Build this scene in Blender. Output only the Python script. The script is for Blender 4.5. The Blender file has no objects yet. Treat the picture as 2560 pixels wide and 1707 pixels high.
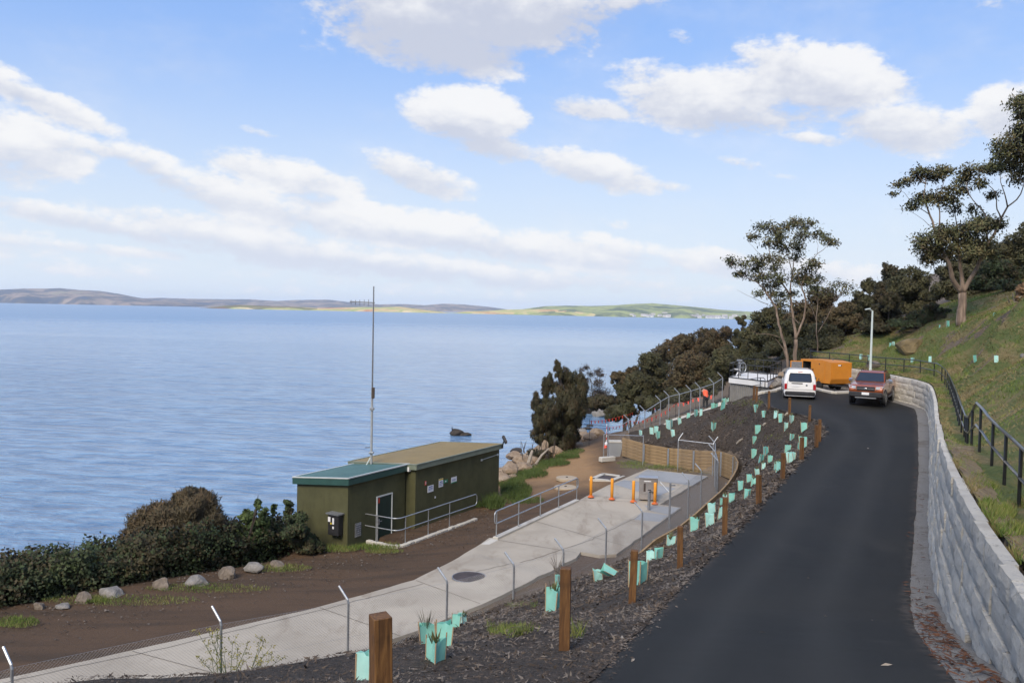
import bpy, math, random
import numpy as np
from mathutils import Vector, Matrix, Euler, noise
from mathutils.geometry import delaunay_2d_cdt
from mathutils.bvhtree import BVHTree

random.seed(7)
rng = np.random.default_rng(11)
C = bpy.context.scene.collection
SC = bpy.context.scene
rad = math.radians

# ------------------------------------------------------------------ camera
CAMZ = 12.2            # metres above the water (water is z = 0)
FPX = 2050.0           # focal length in photograph pixels (2560 wide)
cam_d = bpy.data.cameras.new('camera')
cam_d.sensor_width = 36.0
cam_d.lens = FPX / 2560.0 * 36.0
cam_d.clip_start = 0.1
cam_d.clip_end = 60000.0
cam = bpy.data.objects.new('camera', cam_d)
C.objects.link(cam)
CROT = Matrix.Rotation(rad(90 - 2.05), 3, 'X') @ Matrix.Rotation(rad(1.175), 3, 'Z')
cam.matrix_world = Matrix.Translation((0, 0, CAMZ)) @ CROT.to_4x4()
SC.camera = cam

# ------------------------------------------------------------------ sky, sun, exposure
SUN_EL, SUN_AZ = rad(42), rad(205)       # azimuth clockwise from +Y: behind the camera and to the left
SKY_STRENGTH = 0.115
world = bpy.data.worlds.new('World')
SC.world = world
world.use_nodes = True
SC.view_settings.view_transform = 'Standard'
SC.view_settings.look = 'None'
SC.view_settings.gamma = 1.0
SC.view_settings.use_curve_mapping = False
SC.view_settings.exposure = 0.5
sun_d = bpy.data.lights.new('sun', 'SUN')
sun_d.energy = 2.6
sun_d.angle = rad(24)
sun_d.color = (1.0, 0.87, 0.68)
sun = bpy.data.objects.new('sun', sun_d)
C.objects.link(sun)
sdir = Vector((math.sin(SUN_AZ) * math.cos(SUN_EL), math.cos(SUN_AZ) * math.cos(SUN_EL), math.sin(SUN_EL)))
sun.rotation_euler = sdir.to_track_quat('Z', 'Y').to_euler()
sun.location = (0, 0, 60)
SC.cycles.max_bounces = 6
SC.cycles.diffuse_bounces = 3
SC.cycles.glossy_bounces = 3
SC.cycles.transparent_max_bounces = 8
SC.cycles.volume_bounces = 1
SC.cycles.use_denoising = True


# ------------------------------------------------------------------ photograph rays
def ray(px, py):
    return CROT @ Vector(((px - 1280.0) / FPX, -(py - 853.5) / FPX, -1.0))

def P(px, py, drop):                     # point seen at a pixel, this far below the camera
    d = ray(px, py)
    t = -drop / d.z
    return (d.x * t, d.y * t, CAMZ - drop)

def Q(px, py, Y):                        # point seen at a pixel, at depth Y
    d = ray(px, py)
    t = Y / d.y
    return (d.x * t, Y, CAMZ + d.z * t)

def W(x, y, drop):
    return (x, y, CAMZ - drop)

def proj(v):
    q = CROT.transposed() @ (Vector(v) - Vector((0, 0, CAMZ)))
    return (1280 + FPX * q.x / -q.z, 853.5 - FPX * q.y / -q.z)


# ------------------------------------------------------------------ node helpers
class NT:
    def __init__(s, tree):
        s.t = tree
        s.n = tree.nodes
        s.l = tree.links
    def new(s, typ, **kw):
        n = s.n.new(typ)
        for k, v in kw.items():
            setattr(n, k, v)
        return n
    def put(s, sock, v):
        if v is None:
            return
        if hasattr(v, 'is_output'):
            s.l.new(v, sock)
        else:
            if sock.type == 'RGBA' and len(v) == 3:
                v = (*v, 1)
            sock.default_value = v
    def math(s, op, a, b=None, c=None, clamp=False):
        n = s.new('ShaderNodeMath', operation=op, use_clamp=clamp)
        s.put(n.inputs[0], a)
        s.put(n.inputs[1], b)
        if c is not None:
            s.put(n.inputs[2], c)
        return n.outputs[0]
    def vmath(s, op, a, b=None):
        n = s.new('ShaderNodeVectorMath', operation=op)
        s.put(n.inputs[0], a)
        s.put(n.inputs[1], b)
        return n.outputs['Value'] if op in ('LENGTH', 'DOT_PRODUCT') else n.outputs[0]
    def mix(s, f, a, b, blend='MIX'):
        n = s.new('ShaderNodeMix', data_type='RGBA', blend_type=blend)
        s.put(n.inputs[0], f)
        s.put(n.inputs[6], a)
        s.put(n.inputs[7], b)
        return n.outputs[2]
    def fmix(s, f, a, b):
        n = s.new('ShaderNodeMix', data_type='FLOAT')
        s.put(n.inputs[0], f)
        s.put(n.inputs[2], a)
        s.put(n.inputs[3], b)
        return n.outputs[0]
    def noise(s, vec, scale, detail=5, rough=0.6, dist=0.0, dim='3D'):
        n = s.new('ShaderNodeTexNoise', noise_dimensions=dim)
        s.put(n.inputs['Vector'], vec)
        n.inputs['Scale'].default_value = scale
        n.inputs['Detail'].default_value = detail
        n.inputs['Roughness'].default_value = rough
        n.inputs['Distortion'].default_value = dist
        return n.outputs['Fac']
    def vor(s, vec, scale, feature='F1', out='Distance'):
        n = s.new('ShaderNodeTexVoronoi', feature=feature)
        s.put(n.inputs['Vector'], vec)
        n.inputs['Scale'].default_value = scale
        return n.outputs[out]
    def ramp(s, f, stops, interp='LINEAR'):
        n = s.new('ShaderNodeValToRGB')
        n.color_ramp.interpolation = interp
        el = n.color_ramp.elements
        while len(el) < len(stops):
            el.new(0.5)
        for e, (p, c) in zip(el, stops):
            e.position = p
            e.color = (*c, 1) if not isinstance(c, (int, float)) else (c, c, c, 1)
        s.put(n.inputs[0], f)
        return n.outputs['Color']
    def smooth(s, v, lo, hi):
        n = s.new('ShaderNodeMapRange', interpolation_type='SMOOTHSTEP')
        s.put(n.inputs[0], v)
        s.put(n.inputs[1], lo)
        s.put(n.inputs[2], hi)
        return n.outputs[0]
    def mapping(s, vec, scale=(1, 1, 1), rot=(0, 0, 0)):
        n = s.new('ShaderNodeMapping')
        s.put(n.inputs[0], vec)
        n.inputs['Scale'].default_value = scale
        n.inputs['Rotation'].default_value = rot
        return n.outputs[0]

def new_mat(name):
    m = bpy.data.materials.new(name)
    m.use_nodes = True
    nt = NT(m.node_tree)
    b = m.node_tree.nodes['Principled BSDF']
    return m, nt, b

def coords(nt, kind='Object'):
    return nt.new('ShaderNodeTexCoord').outputs[kind]

def bump(nt, b, h, strength=0.5, dist=0.05):
    n = nt.new('ShaderNodeBump')
    n.inputs['Strength'].default_value = strength
    n.inputs['Distance'].default_value = dist
    nt.put(n.inputs['Height'], h)
    nt.l.new(n.outputs[0], b.inputs['Normal'])

def simple(name, c1, c2=None, scale=6.0, rough=0.7, metal=0.0, bmp=0.0, bscale=40.0, spec=None, stretch=(1, 1, 1), contrast=(0.35, 0.65), coat=0.0):
    """plain surface whose colour wanders between c1 and c2, with fine relief"""
    m, nt, b = new_mat(name)
    v = coords(nt)
    if stretch != (1, 1, 1):
        v = nt.mapping(v, stretch)
    if c2 is None:
        c2 = tuple(x * 0.8 for x in c1)
    n = nt.noise(v, scale, 6, 0.65)
    nt.put(b.inputs['Base Color'], nt.mix(nt.smooth(n, contrast[0], contrast[1]), c1, c2))
    b.inputs['Roughness'].default_value = rough
    b.inputs['Metallic'].default_value = metal
    if spec is not None:
        b.inputs['Specular IOR Level'].default_value = spec
    if coat:
        b.inputs['Coat Weight'].default_value = coat
        b.inputs['Coat Roughness'].default_value = 0.08
    if bmp:
        bump(nt, b, nt.noise(v, bscale, 4, 0.6), bmp, 0.02)
    return m


# ------------------------------------------------------------------ world: Nishita sky and clouds
def build_world():
    nt = NT(world.node_tree)
    nt.n.clear()
    out = nt.new('ShaderNodeOutputWorld')
    bg = nt.new('ShaderNodeBackground')
    bg.inputs['Strength'].default_value = SKY_STRENGTH
    sky = nt.new('ShaderNodeTexSky', sky_type='NISHITA')
    sky.sun_disc = False
    sky.sun_elevation = SUN_EL
    sky.sun_rotation = SUN_AZ
    sky.air_density = 1.0
    sky.dust_density = 0.6
    sky.ozone_density = 1.6
    vec = nt.new('ShaderNodeTexCoord').outputs['Generated']
    sep = nt.new('ShaderNodeSeparateXYZ')
    nt.put(sep.inputs[0], vec)
    az = nt.math('ARCTAN2', sep.outputs[0], sep.outputs[1])
    el = nt.math('ARCSINE', sep.outputs[2])
    # clouds drift in flattened lumps: sample noise with the vertical squeezed
    sv = nt.mapping(vec, (1.0, 1.0, 1.9))
    big = nt.noise(sv, 12.0, 8, 0.62, 0.12)
    fine = nt.noise(sv, 40.0, 7, 0.64, 0.0)
    turb = nt.math('ADD', nt.math('MULTIPLY', big, 0.62), nt.math('MULTIPLY', fine, 0.38))
    turb = nt.math('SUBTRACT', turb, 0.5)
    clouds = [  # centre and radii in photograph pixels, tilt, thickness
        (1180, 10, 430, 125, 0, 1.15, -.3), (1075, 110, 260, 75, 6, 1.0, -.4), (1500, 5, 240, 60, -12, .8), (790, 110, 70, 40, 0, .3),
        (1165, 285, 165, 72, 3, 1.6, .25), (1225, 360, 130, 42, 10, .9, -.4), (1310, 255, 40, 22, 0, .4),
        (2040, 195, 235, 88, 12, 1.25), (1760, 245, 240, 85, 5, 1.15), (1475, 268, 125, 34, 6, .85), (1600, 165, 85, 30, -8, .65),
        (1900, 290, 220, 45, 2, .7), (2260, 320, 165, 62, 6, 1.1), (2040, 347, 85, 18, 8, .7), (2540, 275, 110, 62, 0, 1.15),
        (120, 262, 150, 36, 17, .95), (30, 200, 60, 30, 20, .7), (50, 355, 170, 78, 8, 1.05), (250, 368, 120, 26, 8, .8),
        (1490, 425, 185, 50, 12, 1.05), (1660, 460, 70, 18, 10, .6), (735, 448, 215, 52, 9, 1.05), (1050, 440, 150, 48, 14, 1.1),
        (400, 425, 95, 46, 25, .95), (600, 500, 220, 56, 15, 1.0), (900, 555, 270, 62, 9, 1.1), (1160, 590, 230, 56, 9, 1.05),
        (140, 537, 230, 30, 7, .9), (300, 628, 300, 17, 2, .7), (640, 610, 460, 62, 6, .95, -.2), (1420, 635, 340, 56, 6, 1.0), (1000, 660, 700, 46, 3, .9, -.15), (350, 690, 500, 26, 2, .55), (1560, 615, 170, 28, 8, .8),
        (1900, 665, 340, 44, 4, .95), (1250, 690, 640, 36, 2, .75), (650, 330, 60, 12, 6, .5), (1715, 95, 60, 22, 18, .5),
        (1850, 405, 75, 16, 14, .55), (1960, 440, 40, 10, 10, .35), (250, 440, 60, 10, 0, .3), (2480, 5, 110, 22, 0, .5), (1530, 560, 90, 16, 0, .35), (780, 700, 700, 26, 2, .45),
        (-330, 330, 330, 90, 8, 1.1), (-300, 560, 380, 60, 4, .9), (2950, 420, 330, 80, 4, 1.1), (3100, 620, 420, 60, 2, .9), (2800, 160, 180, 60, 4, 1.0),
    ]
    dens = None
    hgt = None
    for cl in clouds:
        cx, cy, rx, ry, tilt, wgt = cl[:6]
        shade = cl[6] if len(cl) > 6 else 0.0
        d = ray(cx, cy).normalized()
        a0, e0 = math.atan2(d.x, d.y), math.asin(d.z)
        th = rad(tilt + 1.2)
        du = nt.math('SUBTRACT', az, a0)
        dv = nt.math('SUBTRACT', el, e0)
        ka, kb = FPX / rx * 0.86, FPX / ry * 0.86
        # rotate so the long axis follows the tilt (positive tilt falls to the right)
        u = nt.math('ADD', nt.math('MULTIPLY', du, math.cos(th) * ka), nt.math('MULTIPLY', dv, -math.sin(th) * ka))
        v = nt.math('ADD', nt.math('MULTIPLY', du, math.sin(th) * kb), nt.math('MULTIPLY', dv, math.cos(th) * kb))
        r2 = nt.math('ADD', nt.math('MULTIPLY', u, u), nt.math('MULTIPLY', v, v))
        k = nt.math('MULTIPLY', nt.math('SUBTRACT', 1.0, r2), wgt)
        k = nt.math('MAXIMUM', k, -1.0)
        w = nt.math('MAXIMUM', k, 0.0)
        hv = nt.math('MULTIPLY', nt.math('ADD', v, shade), w)
        dens = k if dens is None else nt.math('MAXIMUM', dens, k)
        hgt = hv if hgt is None else nt.math('ADD', hgt, hv)
    # the unseen rest of the sky: broken cumulus added thicker to whiten the light
    zc = nt.math('MAXIMUM', nt.math('ADD', sep.outputs[2], 0.12), 0.05)
    comb = nt.new('ShaderNodeCombineXYZ')
    nt.put(comb.inputs[0], nt.math('DIVIDE', sep.outputs[0], zc))
    nt.put(comb.inputs[1], nt.math('DIVIDE', sep.outputs[1], zc))
    rest = nt.math('MULTIPLY', nt.math('SUBTRACT', nt.noise(comb.outputs[0], 1.1, 6, 0.55), 0.47), 6.0)
    away = nt.smooth(nt.math('ABSOLUTE', az), 0.72, 0.95)
    high = nt.smooth(el, 0.50, 0.70)
    away = nt.math('MAXIMUM', away, high)
    rest = nt.fmix(away, -1.0, nt.math('MINIMUM', rest, 1.0))
    dens = nt.math('MAXIMUM', dens, rest)
    d = nt.math('ADD', dens, nt.math('MULTIPLY', turb, 2.9))
    alpha = nt.smooth(d, 0.22, 0.80)
    alpha = nt.math('MULTIPLY', alpha, 0.93)
    thin = nt.math('MULTIPLY', nt.smooth(nt.noise(sv, 5.0, 5, 0.6), 0.42, 0.75), 0.22)
    alpha = nt.math('MAXIMUM', alpha, thin)
    # tops catch the light, undersides are grey
    lit = nt.math('ADD', nt.math('MULTIPLY', hgt, 0.75), nt.math('MULTIPLY', turb, 2.0))
    lit = nt.smooth(lit, -0.5, 0.40)
    lo = nt.math('SUBTRACT', 1.0, nt.smooth(el, 0.0, 0.30))
    grey = nt.mix(lo, (3.75, 3.95, 4.6), (4.5, 4.75, 5.35))
    ccol = nt.mix(lit, grey, (6.0, 5.95, 5.9))
    # thin summer haze whitens the sky towards the horizon
    base = nt.mix(nt.math('SUBTRACT', 1.0, nt.smooth(el, -0.02, 0.36)), nt.mix(0.66, sky.outputs[0], (1.85, 3.25, 6.5)), (4.9, 5.4, 5.8))
    nt.put(bg.inputs['Color'], nt.mix(alpha, base, ccol))
    nt.l.new(bg.outputs[0], out.inputs[0])
    world.cycles.sampling_method = 'MANUAL'
    world.cycles.sample_map_resolution = 512
build_world()


# ------------------------------------------------------------------ mesh building
class MB:
    def __init__(s):
        s.v = []
        s.f = []
    def add(s, vs, fs):
        o = len(s.v)
        s.v.extend([tuple(p) for p in vs])
        s.f.extend([tuple(i + o for i in f) for f in fs])
        return s
    def box(s, c, size, R=None, bev=0.0):
        hx, hy, hz = size[0] / 2, size[1] / 2, size[2] / 2
        c = Vector(c)
        if bev <= 0:
            vs = [Vector((x, y, z)) for z in (-hz, hz) for y in (-hy, hy) for x in (-hx, hx)]
            fs = [(0, 2, 3, 1), (4, 5, 7, 6), (0, 1, 5, 4), (2, 6, 7, 3), (0, 4, 6, 2), (1, 3, 7, 5)]
        else:
            b = min(bev, hx * .9, hy * .9, hz * .9)
            vs, fs = [], []
            rings = []
            for z, i in ((-hz, b), (-hz + b, 0), (hz - b, 0), (hz, b)):
                r = []
                for (sx, sy) in ((-1, -1), (1, -1), (1, 1), (-1, 1)):
                    if sx * sy > 0:
                        pts = [(sx * (hx - i), sy * (hy - b)), (sx * (hx - b), sy * (hy - i))]
                    else:
                        pts = [(sx * (hx - b), sy * (hy - i)), (sx * (hx - i), sy * (hy - b))]
                    for p in pts:
                        r.append(len(vs))
                        vs.append(Vector((p[0], p[1], z)))
                rings.append(r)
            for a, d in zip(rings[:-1], rings[1:]):
                for k in range(8):
                    fs.append((a[k], a[(k + 1) % 8], d[(k + 1) % 8], d[k]))
            fs.append(tuple(reversed(rings[0])))
            fs.append(tuple(rings[-1]))
        if R is not None:
            vs = [R @ v for v in vs]
        return s.add([v + c for v in vs], fs)
    def bar(s, p0, p1, w, h, up=(0, 0, 1), bev=0.0):
        p0, p1 = Vector(p0), Vector(p1)
        d = p1 - p0
        L = d.length
        y = d.normalized()
        u = Vector(up)
        if abs(y.dot(u)) > .98:
            u = Vector((1, 0, 0))
        x = y.cross(u).normalized()
        z = x.cross(y).normalized()
        R = Matrix((x, y, z)).transposed()
        return s.box((p0 + p1) / 2, (w, L, h), R, bev)
    def tube(s, pts, r, n=8, cap=True):
        pts = [Vector(p) for p in pts]
        rs = r if isinstance(r, (list, tuple)) else [r] * len(pts)
        vs, fs = [], []
        prev = None
        for i, p in enumerate(pts):
            if i == 0:
                t = pts[1] - pts[0]
            elif i == len(pts) - 1:
                t = pts[-1] - pts[-2]
            else:
                t = (pts[i + 1] - p).normalized() + (p - pts[i - 1]).normalized()
            if t.length < 1e-9:
                t = Vector((0, 0, 1))
            t.normalize()
            if prev is None:
                a = Vector((0, 0, 1)) if abs(t.z) < .9 else Vector((1, 0, 0))
                x = t.cross(a).normalized()
            else:
                x = prev - t * prev.dot(t)
                if x.length < 1e-6:
                    x = t.orthogonal()
                x.normalize()
            prev = x
            y = t.cross(x)
            for k in range(n):
                a = 2 * math.pi * k / n
                vs.append(p + (x * math.cos(a) + y * math.sin(a)) * rs[i])
        for i in range(len(pts) - 1):
            for k in range(n):
                k2 = (k + 1) % n
                fs.append((i * n + k, i * n + k2, (i + 1) * n + k2, (i + 1) * n + k))
        if cap:
            fs.append(tuple(range(n - 1, -1, -1)))
            fs.append(tuple((len(pts) - 1) * n + k for k in range(n)))
        return s.add(vs, fs)
    def lathe(s, prof, c=(0, 0, 0), n=16, R=None):
        vs, fs = [], []
        c = Vector(c)
        for (r, z) in prof:
            for k in range(n):
                a = 2 * math.pi * k / n
                q = Vector((r * math.cos(a), r * math.sin(a), z))
                vs.append((R @ q if R is not None else q) + c)
        for i in range(len(prof) - 1):
            for k in range(n):
                k2 = (k + 1) % n
                fs.append((i * n + k, i * n + k2, (i + 1) * n + k2, (i + 1) * n + k))
        fs.append(tuple(range(n - 1, -1, -1)))
        fs.append(tuple((len(prof) - 1) * n + k for k in range(n)))
        return s.add(vs, fs)
    def prism(s, poly, z0, z1):
        n = len(poly)
        vs = [(p[0], p[1], z0) for p in poly] + [(p[0], p[1], z1) for p in poly]
        fs = [tuple(range(n - 1, -1, -1)), tuple(range(n, 2 * n))]
        for k in range(n):
            k2 = (k + 1) % n
            fs.append((k, k2, n + k2, n + k))
        return s.add(vs, fs)
    def slab(s, quad, n, th):
        """thin panel: quad corners pushed both ways along normal n"""
        n = Vector(n).normalized() * th / 2
        q = [Vector(p) for p in quad]
        k = len(q)
        vs = [p - n for p in q] + [p + n for p in q]
        fs = [tuple(range(k - 1, -1, -1)), tuple(range(k, 2 * k))]
        for i in range(k):
            j = (i + 1) % k
            fs.append((i, j, k + j, k + i))
        return s.add(vs, fs)
    def loft(s, rings, closed=True, cap=True):
        n = len(rings[0])
        vs = [p for r in rings for p in r]
        fs = []
        for i in range(len(rings) - 1):
            for k in range(n if closed else n - 1):
                k2 = (k + 1) % n
                fs.append((i * n + k, i * n + k2, (i + 1) * n + k2, (i + 1) * n + k))
        if cap:
            fs.append(tuple(range(n - 1, -1, -1)))
            fs.append(tuple((len(rings) - 1) * n + k for k in range(n)))
        return s.add(vs, fs)
    def mesh(s, name, off=None, smooth=False):
        me = bpy.data.meshes.new(name)
        v = s.v
        if off is not None:
            v = [(p[0] - off[0], p[1] - off[1], p[2] - off[2]) for p in v]
        me.from_pydata(v, [], s.f)
        if smooth:
            me.polygons.foreach_set('use_smooth', [True] * len(me.polygons))
        me.update()
        return me

def link(name, me, mat=None, parent=None):
    o = bpy.data.objects.new(name, me)
    C.objects.link(o)
    if mat is not None and len(me.materials) == 0:
        me.materials.append(mat)
    if parent is not None:
        o.parent = parent
    return o

def tag(o, label=None, cat=None, group=None, kind=None):
    if label: o['label'] = label
    if cat: o['category'] = cat
    if group: o['group'] = group
    if kind: o['kind'] = kind
    return o

def thing(name, label, cat, loc=(0, 0, 0), rz=0.0, group=None):
    o = bpy.data.objects.new(name, None)
    o.empty_display_size = 0.2
    C.objects.link(o)
    o.location = loc
    o.rotation_euler = (0, 0, rz)
    return tag(o, label, cat, group)

def part(name, mb, mat, root, world_space=True, smooth=False):
    """part in world coordinates (root unrotated) or already local; root may itself be a part"""
    off = None
    if world_space:
        off = Vector((0, 0, 0))
        r = root
        while r is not None:
            off += Vector(r.location)
            r = r.parent
    return link(name, mb.mesh(name, off, smooth), mat, root)

def kids(o):
    return [c for c in ALL_CHILDREN.get(o.name, [])] if False else list(o.children)

def dup(root, loc=None, rz=None, label=None, scale=None, group=None):
    r = root.copy()
    C.objects.link(r)
    if loc is not None: r.location = loc
    if rz is not None: r.rotation_euler = (0, 0, rz)
    if scale is not None: r.scale = scale if hasattr(scale, '__len__') else (scale,) * 3
    if label: r['label'] = label
    if group: r['group'] = group
    for ch in root.children:
        c = ch.copy()
        C.objects.link(c)
        c.parent = r
        for g in ch.children:
            d = g.copy()
            C.objects.link(d)
            d.parent = c
    return r

def np_mesh(name, verts, faces4, mat=None):
    """fast mesh from numpy arrays: verts (n,3), faces (m,k)"""
    me = bpy.data.meshes.new(name)
    n, m, k = len(verts), len(faces4), faces4.shape[1]
    me.vertices.add(n)
    me.vertices.foreach_set('co', np.ascontiguousarray(verts, dtype=np.float32).ravel())
    me.loops.add(m * k)
    me.loops.foreach_set('vertex_index', np.ascontiguousarray(faces4, dtype=np.int32).ravel())
    me.polygons.add(m)
    me.polygons.foreach_set('loop_start', np.arange(0, m * k, k, dtype=np.int32))
    me.polygons.foreach_set('loop_total', np.full(m, k, dtype=np.int32))
    me.update(calc_edges=True)
    if mat is not None:
        me.materials.append(mat)
    return me


# ------------------------------------------------------------------ materials
def mat_asphalt():
    m, nt, b = new_mat('asphalt')
    v = coords(nt)
    big = nt.noise(v, 0.35, 5, 0.6)
    grain = nt.noise(v, 70, 3, 0.7)
    c = nt.mix(nt.smooth(big, .35, .7), (.0145, .0143, .0128), (.0220, .0215, .0195))
    at = nt.new('ShaderNodeAttribute', attribute_name='across').outputs['Fac']
    wob = nt.math('ADD', at, nt.math('MULTIPLY', nt.math('SUBTRACT', nt.noise(v, .25, 3, .5), .5), .10))
    trk = nt.math('MAXIMUM', nt.math('SUBTRACT', 1.0, nt.math('MULTIPLY', nt.math('ABSOLUTE', nt.math('SUBTRACT', wob, .27)), 8.0)), nt.math('SUBTRACT', 1.0, nt.math('MULTIPLY', nt.math('ABSOLUTE', nt.math('SUBTRACT', wob, .66)), 8.0)))
    trk = nt.math('MAXIMUM', trk, 0.0)
    mid = nt.noise(v, 5, 5, .7)
    c = nt.mix(nt.math('MULTIPLY', trk, nt.fmix(mid, .3, .8)), c, (.033, .0325, .0300))
    edge = nt.math('MAXIMUM', nt.smooth(wob, .07, .0), nt.smooth(wob, .94, 1.0))
    c = nt.mix(nt.math('MULTIPLY', edge, nt.smooth(mid, .42, .62)), c, (.06, .05, .042))
    c = nt.mix(nt.math('MULTIPLY', nt.smooth(grain, .56, .74), .7), c, (.045, .046, .045))
    dust = nt.noise(nt.mapping(v, (1, .4, 1), (0, 0, rad(-25))), 1.1, 6, .7, .6)
    c = nt.mix(nt.math('MULTIPLY', nt.smooth(dust, .56, .72), .4), c, (.036, .034, .031))
    nt.put(b.inputs['Base Color'], c)
    nt.put(b.inputs['Roughness'], nt.fmix(big, .65, .85))
    b.inputs['Specular IOR Level'].default_value = .22
    bump(nt, b, grain, .5, .012)
    return m

def mat_mulch():
    m, nt, b = new_mat('bark_mulch')
    v = coords(nt)
    a = nt.noise(v, 0.7, 5, .6)
    g = nt.noise(v, 16, 5, .75)
    f = nt.noise(v, 45, 3, .75)
    c = nt.mix(nt.smooth(a, .35, .65), (.075, .058, .047), (.105, .076, .057))
    c = nt.mix(nt.smooth(g, .40, .60), (.030, .024, .020), c)
    c = nt.mix(nt.math('MULTIPLY', nt.smooth(f, .62, .74), .8), c, (.17, .145, .12))
    nt.put(b.inputs['Base Color'], c)
    b.inputs['Roughness'].default_value = .95
    bump(nt, b, nt.math('ADD', g, nt.math('MULTIPLY', f, .5)), 1.0, .09)
    return m

def mat_dirt():
    m, nt, b = new_mat('dirt_ground')
    v = coords(nt)
    # wheel tracks run along the shore path
    st = nt.mapping(v, (0.16, 1.1, 1), (0, 0, rad(-42)))
    a = nt.noise(st, 1.0, 5, .6, .3)
    p = nt.noise(v, 0.28, 4, .55)
    f = nt.noise(v, 9, 6, .75)
    g = nt.noise(v, 55, 3, .7)
    c = nt.mix(nt.smooth(a, .38, .66), (.092, .053, .028), (.058, .035, .019))
    sep = nt.new('ShaderNodeSeparateXYZ')
    nt.put(sep.inputs[0], v)
    # drier, straw coloured ground further along the shore (near the point)
    dry = nt.smooth(nt.math('ADD', sep.outputs[1], nt.math('MULTIPLY', nt.math('SUBTRACT', p, .5), 14)), 40, 50)
    dry = nt.math('MULTIPLY', dry, nt.math('SUBTRACT', 1.0, nt.math('MULTIPLY', nt.smooth(nt.math('ADD', sep.outputs[0], nt.math('MULTIPLY', p, 3)), 6.0, 8.2), .9)))
    c = nt.mix(dry, c, nt.mix(nt.smooth(f, .4, .6), (.27, .155, .070), (.36, .22, .105)))
    slabside = nt.smooth(nt.math('ADD', nt.math('SUBTRACT', sep.outputs[0], nt.math('MULTIPLY', sep.outputs[1], .13)), nt.math('MULTIPLY', p, 2.0)), 0.6, 2.2)
    c = nt.mix(nt.math('MULTIPLY', slabside, .75), c, nt.mix(nt.smooth(f, .4, .6), (.13, .105, .082), (.175, .145, .115)))
    c = nt.mix(nt.math('MULTIPLY', nt.smooth(f, .52, .7), .5), c, (.045, .032, .025))
    c = nt.mix(nt.math('MULTIPLY', nt.smooth(g, .63, .75), .5), c, (.15, .12, .095))
    nt.put(b.inputs['Base Color'], c)
    b.inputs['Roughness'].default_value = .95
    bump(nt, b, nt.math('ADD', nt.math('MULTIPLY', a, 1.2), nt.math('ADD', f, nt.math('MULTIPLY', g, .3))), .8, .06)
    return m

def mat_concrete(name, c1, c2, stain=(.21, .165, .12), amt=.5):
    m, nt, b = new_mat(name)
    v = coords(nt)
    a = nt.noise(v, .45, 6, .62, .4)
    f = nt.noise(v, 26, 5, .7)
    s = nt.noise(nt.mapping(v, (1, .35, 1), (0, 0, rad(-35))), .9, 6, .65, .6)
    c = nt.mix(nt.smooth(a, .35, .65), c1, c2)
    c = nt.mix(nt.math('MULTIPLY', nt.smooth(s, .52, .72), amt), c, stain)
    c = nt.mix(nt.math('MULTIPLY', nt.smooth(f, .58, .72), .25), c, tuple(x * .55 for x in c1))
    nt.put(b.inputs['Base Color'], c)
    b.inputs['Roughness'].default_value = .85
    bump(nt, b, f, .25, .01)
    return m

def mat_gravel():
    m, nt, b = new_mat('drain_gravel')
    v = coords(nt)
    ce = nt.vor(v, 75, 'F1', 'Color')
    h = nt.vor(v, 75)
    bw = nt.new('ShaderNodeSeparateColor')
    nt.put(bw.inputs[0], ce)
    c = nt.mix(bw.outputs[0], (.17, .165, .16), (.30, .29, .28))
    c = nt.mix(nt.math('MULTIPLY', nt.smooth(nt.noise(v, 1.2, 5, .6), .5, .7), .6), c, (.11, .08, .06))
    nt.put(b.inputs['Base Color'], c)
    b.inputs['Roughness'].default_value = .9
    bump(nt, b, nt.math('SUBTRACT', 1.0, h), .9, .03)
    return m

def mat_turf():
    m, nt, b = new_mat('turf')
    v = coords(nt)
    a = nt.noise(nt.mapping(v, (1, .5, 1), (0, 0, rad(25))), .55, 6, .65, .5)
    f = nt.noise(v, 7, 5, .7)
    g = nt.noise(v, 40, 3, .7)
    c = nt.mix(nt.smooth(f, .38, .62), (.085, .120, .026), (.135, .165, .042))
    c = nt.mix(nt.math('MULTIPLY', nt.smooth(a, .47, .60), .95), c, nt.mix(nt.smooth(f, .4, .6), (.27, .21, .095), (.19, .155, .065)))
    c = nt.mix(nt.math('MULTIPLY', nt.smooth(g, .55, .7), .35), c, (.03, .045, .015))
    nt.put(b.inputs['Base Color'], c)
    b.inputs['Roughness'].default_value = .95
    bump(nt, b, nt.math('ADD', f, g), .9, .08)
    return m

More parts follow.
